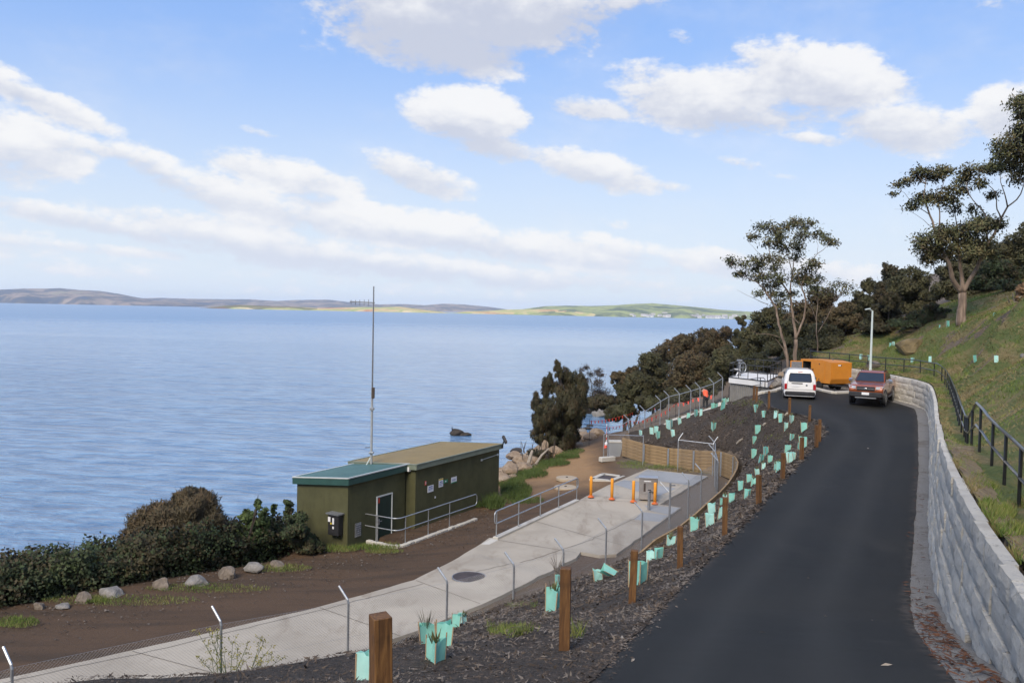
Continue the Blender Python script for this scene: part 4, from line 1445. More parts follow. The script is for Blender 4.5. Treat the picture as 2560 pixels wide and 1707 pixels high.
part('stay', MB().tube([(bx_ - .02, by_, mz0 + 3.0), (bx_ - .22, by_ - .02, mz0 + 2.62)], .03, 6), M['pole'], mast)
part('clamp_arm', MB().tube([(bx_ - .02, by_, Q(926, 1118, 37.6)[2]), (bx_ - .3, by_, Q(926, 1119, 37.6)[2])], .02, 6), M['dark'], mast)

# ------------------------------------------------------------------ tube handrails
def handrail(name, label, line, posts, h, mid, r, mat, root_pt, end_loops=True, post_r=None, cat='handrail', group=None):
    """line: 3-D points on the ground line; posts: distances along it"""
    t = thing(name, label, cat, root_pt, 0, group)
    line = [Vector(p) for p in line]
    up = Vector((0, 0, 1))
    top = [p + up * h for p in line]
    md = [p + up * mid for p in line]
    if end_loops:
        def arc(a, b, outd):
            out = []
            rr = (a - b).length / 2
            cr = min(.16, rr)
            for k in range(5):
                an = k / 4 * math.pi / 2
                out.append(a + outd * (math.sin(an) * cr) - up * (1 - math.cos(an)) * cr)
            for k in range(5):
                an = math.pi / 2 - k / 4 * math.pi / 2
                out.append(b + outd * (math.sin(an) * cr) + up * (1 - math.cos(an)) * cr)
            return out
        d0 = (top[0] - top[1]).normalized(); d1 = (top[-1] - top[-2]).normalized()
        rail = list(reversed(md))[::-1]
        loop = arc(top[-1], md[-1], d1) + list(reversed(md))[1:-1] + list(reversed(arc(top[0], md[0], d0))) + top[1:-1]
        loop.append(loop[0])
        part('rail', MB().tube(loop, r, 7, cap=False), mat, t, smooth=True)
    else:
        part('top_rail', MB().tube(top, r, 7), mat, t)
        part('mid_rail', MB().tube(md, r * .85, 7), mat, t)
    s = arclen(line)
    for d in posts:
        p, _ = at_len(line, s, d)
        part('post', MB().tube([p - up * .15, p + up * h], post_r or r, 7), mat, t)
    return t
# landing and ramp edge at the small hut
K = [f(1.02, -.05, .02), f(1.02, -1.62, .03), A0 + HU * 7.75 - HV * 1.62 + Vector((0, 0, .10))]
K = [Vector(P(919, 1351, 9.78)), Vector(P(997, 1366, 9.75)), Vector(P(1190, 1296, 9.7))]
def round_corner(line, i, rr, n=6):
    a, b, c = line[i - 1], line[i], line[i + 1]
    p = b + (a - b).normalized() * rr
    q = b + (c - b).normalized() * rr
    return line[:i] + [p.lerp(b, k / n).lerp(b.lerp(q, k / n), k / n) for k in range(n + 1)] + line[i + 1:]
Kr = round_corner(K, 1, .35)
ks = arclen(Kr)
inset = HU * .0 + HV * .08
kline = [p + inset for p in Kr]
q = lambda px, py, d: Vector(P(px, py, d))
def dist_along(line, pxs):
    s = arclen(line)
    out = []
    for px in pxs:
        best = min((abs(proj(at_len(line, s, d / 50 * s[-1])[0])[0] - px), d / 50 * s[-1]) for d in range(51))
        out.append(best[1])
    return out
hrl = handrail('landing_handrail', 'galvanised handrail round the landing and ramp of the small hut', [p + Vector((0, 0, .05)) for p in kline], dist_along(kline[len(kline) // 2:], (1017, 1074, 1126, 1175)), 1.08, .58, .024, M['galv'], tuple(K[1]))
s2 = arclen(kline)
for px in (944,):
    dd = min(((abs(proj(at_len(kline, s2, d / 80 * s2[-1])[0])[0] - px)), d / 80 * s2[-1]) for d in range(20))[1]
    p, _ = at_len(kline, s2, dd)
    part('post', MB().tube([p, p + Vector((0, 0, 1.12))], .024, 7), M['galv'], hrl)
lk = thing('landing_kerb', 'rough pale concrete edge under the landing handrail at the small hut', 'kerb', tuple(K[1]))
km = MB()
kd = dens(Kr, .3)
for a, b in zip(kd[:-1], kd[1:]):
    j = Vector((rw.uniform(-.02, .02), rw.uniform(-.02, .02), rw.uniform(-.015, .02)))
    km.bar(a + j + Vector((0, 0, -.16)), b + (b - a) * .04 + j + Vector((0, 0, -.16)), .20 + rw.uniform(-.02, .03), .38, bev=.02)
part('edge', km, M['kerb'], lk)
# two concrete steps seen at the ramp's low end
st = thing('concrete_steps', 'two pale concrete steps beside the large hut behind the ramp handrail', 'steps', tuple(q(1128, 1312, 10.0)))
for k, (uu, zz) in enumerate(((2.45, -.16), (2.95, -.02))):
    part('step', MB().box(B0 + HU * uu - HV * .62 + Vector((0, 0, zz - .25)), (.7 - k * .1, .8, .5), HR3, .02), M['kerb'], st)
# yard ramp kerb and its handrail
KA, KB = Vector(P(1238, 1345, 9.2)), Vector(P(1443, 1250, 9.17))
rk = thing('ramp_kerb', 'straight concrete kerb under the long handrail beside the concrete ramp', 'kerb', tuple(KA))
km = MB()
n = 5
for k in range(n):
    a, b = KA.lerp(KB, k / n), KA.lerp(KB, (k + 1) / n)
    part('kerb_unit', MB().bar(a + Vector((0, 0, -.13)), b + (a - b) * .004 + Vector((0, 0, -.13)), .24, .36, bev=.015), M['kerb'], rk)
part('kerb_end', MB().bar(KA + (KA - KB).normalized() * .9 + Vector((.02, 0, -.2)), KA + Vector((0, 0, -.16)), .42, .3, bev=.06), M['kerb'], rk)
rl = [KA + (KB - KA) * .01 + Vector((0, 0, .04)), KB - (KB - KA) * .01 + Vector((0, 0, .04))]
ls = (rl[1] - rl[0]).length
handrail('ramp_handrail', 'long galvanised handrail on the kerb beside the concrete ramp', rl, dist_along(rl, (1240, 1298, 1351, 1397, 1440)), 1.06, .55, .026, M['galv'], tuple(KA))

# black handrail above the stone wall, built from its posts
bh = thing('hillside_handrail', 'long black two-rail handrail along the grass above the stone wall', 'handrail', tuple(HRs[30]))
hs_ = [p for p in HRs if p.y > 3]
hl_ = arclen(hs_)
def hgt_at(y):
    return interp(y, [(0, 1.02), (18.2, 1.02), (20.4, .80), (24, .86), (30, .92), (40, .9), (60, .86)])
step_y = 18.25
topn, midn, topf, midf = [], [], [], []
for p in dens(hs_, .5):
    h = hgt_at(p.y)
    (topn if p.y <= step_y else topf).append(p + Vector((0, 0, h)))
    (midn if p.y <= step_y else midf).append(p + Vector((0, 0, h * .52)))
def seam(a, b): a.append(b[0].copy())
seam(topn, topf); seam(midn, midf)
part('top_rail', MB().tube(topn, .030, 8), M['black_rail'], bh)
part('mid_rail', MB().tube(midn, .026, 8), M['black_rail'], bh)
part('top_rail', MB().tube(topf, .030, 8), M['black_rail'], bh)
part('mid_rail', MB().tube(midf, .026, 8), M['black_rail'], bh)
pl_ = []
d = 0
while d < hl_[-1]:
    p, _ = at_len(hs_, hl_, d)
    pl_.append(p)
    d += 1.75 if p.y < 40 else 1.9
for p in pl_:
    gz = H(p.x, p.y)
    part('post', MB().tube([(p.x, p.y, gz - .2), (p.x, p.y, p.z + hgt_at(p.y))], .030, 8), M['black_rail'], bh)

# haze over the bay: one closed box of even pale air
hz = MB().box((0, 2500, 99), (40000, 36000, 208))
mh = bpy.data.materials.new('haze')
mh.use_nodes = True
hn = NT(mh.node_tree)
hn.n.clear()
ho = hn.new('ShaderNodeOutputMaterial')
hv = hn.new('ShaderNodeVolumePrincipled')
hv.inputs['Color'].default_value = (.80, .87, .98, 1)
hv.inputs['Density'].default_value = 0.000055
hn.l.new(hv.outputs[0], ho.inputs['Volume'])
tag(link('haze', hz.mesh('haze'), mh), kind='stuff')

ORD = ['first', 'second', 'third', 'fourth', 'fifth', 'sixth', 'seventh', 'eighth', 'ninth', 'tenth', 'eleventh', 'twelfth', 'thirteenth', 'fourteenth', 'fifteenth', 'sixteenth']

# ------------------------------------------------------------------ timber posts along the road edge
POSTS = [  # base pixel x, y, height in photo pixels (None where hidden), drop used for the first
    (950, None), (1411, 1632), (1580, 1512), (1700, 1421), (1811, 1341), (1897, 1263), (1956, 1201), (2004, 1151), (2041, 1119), (2048, 1105), (2023, 1055), (1973, 1036), (1922, 1021), (1891, 1007), (1884, 1001)]
tps = []
postlabels = [
    'nearest and largest timber roadside post, dark brown and cut off by the frame', 'second timber roadside post from the camera, standing in the mulch', 'third timber roadside post from the camera, beside tall green guards',
    'fourth timber roadside post from the camera, below the fence strut', 'fifth timber roadside post from the camera, amid a cluster of green guards', 'sixth timber roadside post from the camera, dark and narrow',
    'seventh timber roadside post from the camera, pale brown', 'eighth timber roadside post from the camera, dark, half hiding a guard', 'nearer of the two overlapping timber posts where the road bends', 'farther of the two overlapping timber posts where the road bends',
    'timber post at the asphalt bend right of the white van', 'timber post directly in front of the white van', 'timber post left of the white van at the asphalt edge', 'right one of the two farthest timber posts below the platform', 'left one of the two farthest timber posts below the platform']
pm = [MB().box((0, 0, .35), (.125 , .125, 1.3), None, .006).mesh('timber_post') for k in range(1)]
for i, (px, py) in enumerate(POSTS):
    if py is None:
        p = Vector((px + 19 - 1280, 0, 0)) / FPX * 5.5
        p = Vector((p.x, 5.5, 0))
        p.z = CAMZ - 2.07 - .93
    else:
        p = hit(px, py)
    h = [.93, .96, .93, .88, .94, .87, .92, .88, .93, .97, .84, .86, .95, .95, .9][i]
    w = .118 if i else .126
    o = link('timber_post', MB().box((0, 0, h / 2 - .15), (w, w * (1.0 if i else 1.05), h + .3), None, .005).mesh('timber_post'), M['post_wood'])
    tag(o, postlabels[i], 'post', 'timber posts along the road edge')
    o.location = p
    o.rotation_euler = (rw.uniform(-.025, .025), rw.uniform(-.025, .025), [rad(27), rad(-8), rad(-12), rad(-14), rad(-10), rad(30), rad(10), rad(20)][i] if i < 8 else rw.uniform(-.3, .3))
    tps.append(p)

# ------------------------------------------------------------------ green tree guards
def zA(x, y, h): return (1600 + x / 4.9, 980 + y / 4.9, h / 4.9)
GU = [zA(*q) for q in [(1427, 235, 90), (1527, 300, 80), (1668, 312, 95), (1735, 360, 105), (1856, 375, 105), (1780, 468, 105), (2005, 478, 115), (1441, 500, 105), (896, 468, 105), (1400, 622, 88),
      (1855, 603, 100), (2012, 688, 145), (1958, 710, 65), (1392, 795, 110), (1540, 780, 110), (1475, 868, 105), (1588, 862, 98), (1800, 745, 105), (1825, 878, 165), (1862, 860, 140), (1508, 955, 100), (1668, 955, 105), (1705, 975, 140),
      (1437, 1028, 105), (1345, 1110, 115), (1378, 1155, 115), (1240, 1205, 125), (1310, 1305, 130), (1130, 1365, 140), (1040, 1345, 105), (910, 1500, 155), (1000, 1400, 60), (980, 1558, 168),
      (890, 213, 82), (925, 203, 75), (1005, 208, 90), (1020, 140, 70), (1065, 136, 70), (748, 290, 90), (682, 295, 80), (592, 315, 62), (490, 388, 85), (368, 440, 140), (403, 540, 90), (148, 512, 90), (194, 490, 85), (217, 562, 92), (8, 528, 65)]]
GU += [(1739, 1330, 38), (1772, 1320, 40), (1672, 1374, 39), (1645, 1404, 36), (1495, 1455, 37), (1597, 1466, 69), (1383, 1531, 69), (1395, 1463, 24), (1626, 1409, 31), (909, 1714, 82), (1066, 1618, 66), (1087, 1672, 82), (1112, 1625, 32), (1141, 1573, 42), (1158, 1563, 26)]
FALLEN = [(1536, 1442, 16), (1371, 1486, 20)]
HG = [(2152, 897, 13), (2171, 901, 15), (2225, 867, 10), (2235, 864, 11), (2281, 873, 13), (2281, 907, 15), (2326, 904, 15), (2438, 904, 16), (2490, 904, 17), (2368, 818, 16), (2349, 820, 6), (2484, 791, 6)]

def guard_mesh(seed):
    """soft plastic sleeve held out by three stakes: a three sided tube, open at the top, sagging between the stakes"""
    r = random.Random(seed)
    a0 = r.uniform(0, 6.28)
    R = r.uniform(.14, .18)
    H0 = r.uniform(.42, .50)
    flare = r.uniform(.95, 1.25)
    lean = Vector((r.uniform(-.06, .06), r.uniform(-.06, .06), 0))
    n = 12
    rings = []
    stakes = [Vector((math.cos(a0 + k * 2.094 + r.uniform(-.2, .2)) * R, math.sin(a0 + k * 2.094 + r.uniform(-.2, .2)) * R, 0)) for k in range(3)]
    vs, fs = [], []
    for j in range(5):
        t = j / 4
        for s in range(3):
            a, b = stakes[s], stakes[(s + 1) % 3]
            for k in range(4):
                u = k / 4
                p = a.lerp(b, u)
                sag = 1 - .35 * math.sin(math.pi * u) * (.3 + .7 * t) * r.uniform(.6, 1.1)
                q = p * (1 + (flare - 1) * t) * sag + lean * t
                z = -.05 + (H0 + .05) * t + (r.uniform(-.025, .02) if j == 4 else 0)
                vs.append((q.x, q.y, z))
    N = 12
    for j in range(4):
        for k in range(N):
            fs.append((j * N + k, j * N + (k + 1) % N, (j + 1) * N + (k + 1) % N, (j + 1) * N + k))
    mb = MB().add(vs, fs)
    # thin wall: inner skin
    inn = [(x * .97, y * .97, z - .002) for x, y, z in vs]
    mb.add(inn, [tuple(reversed(q)) for q in fs])
    st = []
    for s in stakes:
        tp = s * flare + lean + Vector((0, 0, H0 + r.uniform(-.06, .10)))
        sm = MB().tube([s * .96 + Vector((0, 0, -.1)), tp * .97 + Vector((0, 0, 0))], .011, 5)
        st.append(sm.mesh('stake'))
    return mb.mesh('sleeve', smooth=False), st
def sprout_mesh(seed, spiky):
    r = random.Random(seed)
    mb = MB()
    for k in range(26 if spiky else 14):
        a = r.uniform(0, 6.28)
        l = r.uniform(.22, .45) if spiky else r.uniform(.1, .28)
        b = Vector((math.cos(a), math.sin(a), 0))
        p0 = Vector((0, 0, .32)) + b * .03
        p1 = p0 + b * l * r.uniform(.15, .5) + Vector((0, 0, l))
        w = Vector((-b.y, b.x, 0)) * (.006 if spiky else .022)
        m_ = (p0 + p1) / 2
        mb.add([p0, m_ + w, p1, m_ - w], [(0, 1, 2, 3)])
    return mb.mesh('seedling')
for m_, (c1, c2) in {'guard_b': ((.40, .80, .72), (.33, .71, .64)), 'guard_c': ((.24, .60, .57), (.20, .52, .50))}.items():
    M[m_] = simple('green_guard_plastic', c1, c2, 5, .45)
for key in ('guard', 'guard_b', 'guard_c'):
    mt = M[key]
    nt_ = NT(mt.node_tree)
    b_ = mt.node_tree.nodes['Principled BSDF']
    tr = nt_.new('ShaderNodeBsdfTranslucent')
    tr.inputs['Color'].default_value = (.42, .85, .74, 1)
    ms = nt_.new('ShaderNodeMixShader')
    ms.inputs[0].default_value = .35
    outn = [n for n in mt.node_tree.nodes if n.type == 'OUTPUT_MATERIAL'][0]
    nt_.l.new(b_.outputs[0], ms.inputs[1]); nt_.l.new(tr.outputs[0], ms.inputs[2]); nt_.l.new(ms.outputs[0], outn.inputs[0])
protos = []
for k in range(7):
    sl_, st_ = guard_mesh(40 + k)
    t = thing('tree_guard', 'x', 'tree guard', (0, 0, -50))
    link('sleeve', sl_, M[('guard', 'guard_b', 'guard', 'guard_b', 'guard_c', 'guard', 'guard_b')[k]], t)
    for sm in st_:
        link('stake', sm, M['stake'], t)
    protos.append(t)
sprouts = [sprout_mesh(1, True), sprout_mesh(2, False), sprout_mesh(3, False)]
LAND = [('timber roadside post number %s' % n, proj(p + Vector((0, 0, .4)))) for n, p in zip(['one'], tps[:1])]
LAND = [('%s timber post' % (['nearest', 'second', 'third', 'fourth', 'fifth', 'sixth', 'seventh', 'eighth', 'ninth', 'tenth'][i]), proj(p + Vector((0, 0, .4)))) for i, p in enumerate(tps[:10])]
LAND += [('timber wall right end', (1838, 1145)), ('orange vest person', (1764, 1000)), ('post before the van', (1973, 1015)), ('timber wall left end', (1560, 1098)), ('ribbed platform wall', (1835, 990))]
used = {}
rg = random.Random(21)
def place_guard(px, py, h, where, idx, extra=None):
    p = hit(px, py)
    if p is None: return
    dist = p.y
    want = h * dist / FPX
    s = max(.72, min(1.3, want / .48))
    pr = protos[idx % 7]
    lands = sorted(LAND, key=lambda l: (l[1][0] - px) ** 2 + (l[1][1] - (py - h / 2)) ** 2)
    GPL.append([p, s, pr, lands[0][0], math.hypot(lands[0][1][0] - px, lands[0][1][1] - py + h / 2), px, py, 'left' if px < lands[0][1][0] else 'right'])
GPL = []
for i, (px, py, h) in enumerate(GU):
    place_guard(px, py, h, 'bank', rg.randrange(7))
GPL.sort(key=lambda e: (e[3], e[4]))
cnt = {}
for e in GPL:
    k = cnt.get((e[3], e[7]), 0)
    cnt[(e[3], e[7])] = k + 1
    e.append(k)
tot = dict(cnt)
def inst_guard(e_p, s, pr, label, group, plant):
    t = dup(pr, e_p, rg.uniform(0, 6.28), label, (s * rg.uniform(.92, 1.1), s * rg.uniform(.92, 1.1), s), group)
    t.rotation_euler = (rg.uniform(-.07, .07), rg.uniform(-.07, .07), t.rotation_euler.z)
    if plant is not None:
        link('seedling', sprouts[plant], M['leaf_gum'] if plant else M['leaf_dark'], t)
    return t
for e in GPL:
    p, s, pr, ln, dd, px, py, side, k = e
    if tot[(ln, side)] == 1:
        lab = f'only green tree guard {side} of the {ln}'
    else:
        lab = f'green tree guard, {"" if k == 0 else ORD[k] + " "}closest on the {side} of the {ln}'
    pl_k = None
    if (px, py) == (1066, 1618): pl_k = 0
    elif (px, py) == (1087, 1672): pl_k = 1
    elif rg.random() < .35: pl_k = rg.choice([1, 2])
    inst_guard(p, s, pr, lab, 'green tree guards on the mulched bank', pl_k)
for (px, py, h), lab in zip(FALLEN, ('collapsed green tree guard beside the near end of the timber wall edge', 'collapsed green tree guard flattened left of the second timber post')):
    p = hit(px, py)
    t = dup(protos[1], p + Vector((0, 0, .05)), rg.uniform(0, 6), lab, .8, 'green tree guards on the mulched bank')
    t.rotation_euler = (rad(62), rad(20), rg.uniform(0, 6))
hl = ['green tree guard on the grass, leftmost behind the black handrail', 'green tree guard on the grass just left of the lamp post', 'lower left one of the pair of guards left of the brown mound', 'upper right one of the pair of guards left of the brown mound',
      'green tree guard on the grass at the foot of the brown mound', 'green tree guard behind the handrail, below the brown mound', 'green tree guard behind the handrail where the rail begins to bend', 'left one of two lone guards high on the open grass',
      'right one of two lone guards high on the open grass', 'tall green tree guard beside the trunk of the big eucalypt', 'low green tree guard on the crest left of the tall one', 'low green tree guard on the crest right of the big eucalypt']
for (px, py, h), lab in zip(HG, hl):
    p = hit(px, py)
    if p is None: continue
    s = max(.6, min(1.2, h * p.y / FPX / .48))
    inst_guard(p, s if h > 8 else .45, protos[4 if rg.random() < .6 else 5], lab, 'green tree guards on the grass slope', None)
for t in protos:
    for c in list(t.children):
        bpy.data.objects.remove(c)
    bpy.data.objects.remove(t)

# ------------------------------------------------------------------ chain-link fences
def fence(name, label, posts, base, heights, arm_dir, root, rails=(), mesh_spans=None, arm=.46, group=None, strut=None, pitch=.075, wr=.0018, cat='fence'):
    """posts: list of (x, y, zbase, ztop); arm_dir: 2-D direction of the cranked tops"""
    t = thing(name, label, cat, root, 0, group)
    ad = Vector((arm_dir[0], arm_dir[1], 0)).normalized() if arm_dir is not None else None
    for i, (x, y, z0, z1) in enumerate(posts):
        pts_ = [Vector((x, y, z0 - .3)), Vector((x, y, z1 - .06))]
        if ad is not None and i not in (strut or ()):
            pts_ += [Vector((x, y, z1)) + ad * .03 + Vector((0, 0, .03)), Vector((x, y, z1)) + ad * arm * .72 + Vector((0, 0, arm * .72))]
        else:
            pts_ += [Vector((x, y, z1))]
        part('post', MB().tube(pts_, .030, 8), M['galv'], t)
    for a, b in rails:
        pa, pb = posts[a], posts[b]
        part('rail', MB().tube([(pa[0], pa[1], pa[3] - .03), (pb[0], pb[1], pb[3] - .03)], .021, 7), M['galv'], t)
    mb = MB()
    for i in (mesh_spans if mesh_spans is not None else range(len(posts) - 1)):
        a, b = posts[i], posts[i + 1]
        L = math.hypot(b[0] - a[0], b[1] - a[1])
        def pt(u, w):
            u_ = u / L
            zb = a[2] + (b[2] - a[2]) * u_
            ztp = a[3] + (b[3] - a[3]) * u_ - .03
            return Vector((a[0] + (b[0] - a[0]) * u_, a[1] + (b[1] - a[1]) * u_, zb + (ztp - zb) * w))
        Hh = (a[3] + b[3] - a[2] - b[2]) / 2
        n = int((L + Hh) / pitch)
        for k in range(n):
            s = -Hh + k * pitch
            for sg in (1, -1):
                u0, u1 = (s, s + Hh) if sg == 1 else (s + Hh, s)
                w0, w1 = 0.0, 1.0
                lo, hi = min(u0, u1), max(u0, u1)
                if hi <= 0 or lo >= L: continue
                # clip to the panel
                def clip(uu0, ww0, uu1, ww1):
                    t0, t1 = 0.0, 1.0
                    du = uu1 - uu0
                    for lim, sgn in ((0, 1), (L, -1)):
                        f0 = (uu0 - lim) * sgn; f1 = (uu1 - lim) * sgn
                        if f0 < 0 and f1 < 0: return None
                        if f0 < 0: t0 = max(t0, f0 / (f0 - f1))
                        if f1 < 0: t1 = min(t1, f0 / (f0 - f1))
                    return (uu0 + du * t0, ww0 + (ww1 - ww0) * t0, uu0 + du * t1, ww0 + (ww1 - ww0) * t1)
                c = clip(u0, w0, u1, w1)
                if c is None or c[0] == c[2]: continue
                mb.tube([pt(c[0], c[1]), pt(c[2], c[3])], wr, 3, cap=False)
        for w in (.0, .5, 1.0):
            mb.tube([pt(0, w), pt(L, w)], wr * 1.4, 3, cap=False)
    m = part('wire_mesh', mb, M['wire'], t)
    tag(m, kind='stuff')
    return t
ZF = CAMZ - 7.45
def np_post(px, py, drop):
    p = P(px, py, drop)
    return (p[0], p[1], p[2] - 1.85, p[2])
NF = [np_post(-300, 1770, 7.5), np_post(30, 1665, 7.45), np_post(553, 1556, 7.45), np_post(871, 1502, 7.45), np_post(1118, 1453, 7.45), np_post(1285, 1412, 7.45), np_post(1409, 1375, 7.45), np_post(1516, 1322, 7.45), np_post(1606, 1279, 7.45),
      np_post(1676, 1207, 7.3), np_post(1722, 1201, 7.4), np_post(1754, 1177, 7.35), np_post(1796, 1153, 7.3)]
nd = Vector((NF[6][0] - NF[3][0], NF[6][1] - NF[3][1], 0)).normalized()
arm = Vector((-nd.y, nd.x, 0)) - nd * .35
NFx = NF[:9] + [NF[10], NF[11], NF[12]]
fence('chain_link_fence', 'long chain-link fence with cranked posts between concrete path and mulched bank', NFx, None, None, arm, tuple(NF[5][:3]), (), range(0, 11))
# strainer post with its stay near the fourth timber post
sp = NF[9]
stp = thing('strainer_post', 'straight thick fence post with a slanting stay, taller than its neighbours', 'fence post', sp[:3])
part('post', MB().tube([(sp[0], sp[1], sp[2] - .3), (sp[0], sp[1], sp[3])], .045, 8), M['dull_steel'], stp)
pa = P(1650, 1204, 7.3); pb = P(1674, 1232, 7.6)
part('stay', MB().tube([(pa[0], pa[1], pa[2]), (sp[0], sp[1], sp[3] - .45)], .022, 6), M['galv'], stp)
part('bracket', MB().box((sp[0] + .12, sp[1], sp[3] - .1), (.2, .05, .05)), M['dull_steel'], stp)
# return leg round the yard's far end
def yp(px, py, basey):
    p = P(px, basey, 9.2)
    q_ = Q(px, py, p[1])
    return (p[0], p[1], p[2], q_[2])
YF = [yp(1519, 1085, 1146), yp(1607, 1088, 1161), yp(1694, 1098, 1175)]
K2 = (NF[12][0] + .35, NF[12][1] + 3.3)
e = P(1781, 1186, 9.2)
YF.append((e[0], e[1], e[2], Q(1781, 1108, e[1])[2]))
yf = fence('yard_fence', 'chain-link fence return with two level top rails before the curved timber wall', YF, None, None, (.55, .35), YF[1][:3], ((0, 1), (2, 3)), (0, 2), arm=.5, strut=(0, 1), wr=.0013)
# gate leaf seen almost edge on
ga, gb = YF[3], NF[12]
g0 = Vector((ga[0], ga[1], 0)); g1 = Vector((gb[0], gb[1], 0))
G2 = [(ga[0] + .1, ga[1] - .05, ga[2] + .05, ga[3] + .02), (g0.lerp(g1, .48).x, g0.lerp(g1, .48).y, ga[2] + .02, ga[3] + .0)]
gg = G2
fence('mesh_gate', 'chain-link gate leaf seen edge on, joining the yard fence to the long fence', [gg[0], gg[1], NF[12]], None, None, (-.8, .5), gg[1][:3], ((0, 1), (1, 2)), (0, 1), arm=.55, pitch=.055, wr=.0022)
# fence behind the bank, up to the platform
BF = []
for t_, py in ((0, 1085), (.20, 1050), (.33, 1027), (.46, 1002), (.53, 990), (.62, 984), (.72, 976), (.80, 969), (.92, 958), (1.0, 944)):
    p = fence_pt(t_)
    px = proj(p)[0]
    BF.append((p.x, p.y, p.z, Q(px, py, p.y)[2]))
fence('far_chain_link_fence', 'chain-link fence with cranked tops and top rail climbing to the platform', BF, None, None, (-.75, .1), BF[4][:3], tuple((i, i + 1) for i in range(9)), range(9), arm=.5, strut=(0,), pitch=.09, wr=.0009)
# pale concrete strip under that fence
cs = thing('fence_plinth', 'pale concrete strip at the foot of the far fence below the platform', 'kerb', fence_pt(.6))
for k in range(8):
    a, b = fence_pt(.47 + k * .065), fence_pt(.47 + (k + 1) * .065)
    o_ = Vector((.15, -.45, 0))
    part('slab', MB().bar(a + o_ + Vector((0, 0, .0)), b + o_ + (a - b) * .01 + Vector((0, 0, .0)), .95, .36, bev=.02), M['kerb'], cs)
# block behind the mesh, footing and striped marker at the fence corner
pb = P(1533, 1143, 9.35)
cb = thing('concrete_pit', 'grey concrete block behind the mesh at the fence corner', 'concrete block', pb)
part('body', MB().box((pb[0] + .1, pb[1], pb[2] + .45), (.85, .8, 1.2), None, .02), M['darker_concrete'], cb)
part('lid', MB().box((pb[0] + .1, pb[1], pb[2] + 1.06), (.9, .85, .08), None, .01), M['kerb'], cb)
pf = P(1508, 1150, 9.3)
cf = thing('concrete_footing', 'low pale concrete kerb piece on the dirt at the fence corner', 'kerb', pf)
part('block', MB().box((pf[0] + .25, pf[1], pf[2] + .08), (1.1, .35, .3), Matrix.Rotation(.5, 3, 'Z'), .03), M['kerb'], cf)
pf = P(1516, 1122, 9.5)
mk = thing('marker_post', 'red and white striped marker post with an orange foot at the fence corner', 'marker post', pf)
for k in range(8):
    part('band', MB().tube([(pf[0], pf[1] + .1, pf[2] + .25 + k * .19), (pf[0], pf[1] + .1, pf[2] + .44 + k * .19)], .024, 7), M['white' if k % 2 else 'red'], mk)
part('foot', MB().lathe([(.16, 0), (.15, .08), (.10, .26), (.06, .28)], (pf[0] - .08, pf[1], pf[2]), 12), M['flag'], mk)
part('drum', MB().lathe([(.10, 0), (.11, .05), (.11, .16), (.05, .2)], (pf[0] - .02, pf[1] + .02, pf[2] + .28), 12), M['white'], mk)

# ------------------------------------------------------------------ yellow bollards, cabinet, standpipe, pits
blab = ['yellow bollard nearest the ramp handrail', 'second yellow bollard from the ramp handrail', 'third yellow bollard, left of the steel cabinet', 'yellow bollard in front of the right side of the steel cabinet']
for i, (px, py) in enumerate(((1477, 1242), (1529.5, 1247.5), (1583, 1254), (1637, 1259))):
    p = P(px, py, 9.13)
    t = thing('bollard', blab[i], 'bollard', p, 0, 'yellow bollards in a row across the ramp')
    if i == 0:
        bmesh_ = MB().lathe([(.075, 0), (.075, 1.0), (.06, 1.035), (.0, 1.045)], (0, 0, 0), 16).mesh('bollard_tube', smooth=True)
        fmesh_ = MB().lathe([(.16, 0), (.16, .025), (.095, .06), (.078, .10)], (0, 0, 0), 16).mesh('bollard_foot')
    link('tube', bmesh_, M['yellow'], t)
    link('foot', fmesh_, M['orange_base'], t)
p = P(1620, 1249, 9.1)
ca = thing('steel_cabinet', 'stainless steel switch cabinet behind the yellow bollards', 'cabinet', p, rad(-8))
part('body', MB().box((0, .22, .53), (.88, .50, 1.05), None, .012), M['stainless'], ca, False)
part('cap', MB().box((0, .20, 1.08), (.94, .58, .05), None, .01), M['stainless'], ca, False)
dr_ = part('door', MB().box((0, -.045, .66), (.80, .03, .74), None, .006), M['stainless'], ca, False)
part('handle', MB().box((.33, -.075, .62), (.03, .03, .16)), M['dark'], dr_, False)
part('plate', MB().box((-.04, -.064, .93), (.34, .008, .04)), M['white'], dr_, False)
part('rust_streak', MB().box((-.18, -.064, .62), (.10, .004, .42)), M['manhole'], dr_, False)
part('lower_panel', MB().box((0, -.042, .14), (.80, .024, .24), None, .006), M['stainless'], ca, False)
part('vent', MB().box((.443, .16, .93), (.01, .3, .16)), M['dark'], ca, False)
p = P(1622, 1272, 9.12)
sp_ = thing('standpipe', 'dark standpipe with a tap in front of the steel cabinet', 'standpipe', p)
part('pipe', MB().tube([Vector(p), Vector(p) + Vector((0, 0, .78))], .07, 10), M['dull_steel'], sp_)
part('tap', MB().tube([Vector(p) + Vector((0, 0, .72)), Vector(p) + Vector((.05, -.05, .86)), Vector(p) + Vector((.16, -.12, .80))], .045, 8).box(Vector(p) + Vector((0, 0, .9)), (.14, .05, .04)), M['dark'], sp_)
def frame_thing(name, label, corners, z, w, mats):
    t = thing(name, label, 'pit cover', tuple(corners[0]))
    c = [Vector(q) for q in corners]
    for a, b in zip(c, c[1:] + c[:1]):
        d = (b - a).normalized() * w * .5
        part('edge', MB().bar(a - d * .98, b + d * .0 - d * .02, w, .14), mats[0], t)
    part('cover', MB().slab([q + Vector((0, 0, .01)) for q in c], (0, 0, 1), .03), mats[1], t)
    return t
frame_thing('pit_cover', 'square pit with a pale concrete rim and brown lid behind the bollards', [P(1481, 1198, 9.35), P(1509, 1186, 9.35), P(1555, 1192, 9.35), P(1527, 1203, 9.35)], 0, .28, (M['kerb'], M['manhole']))
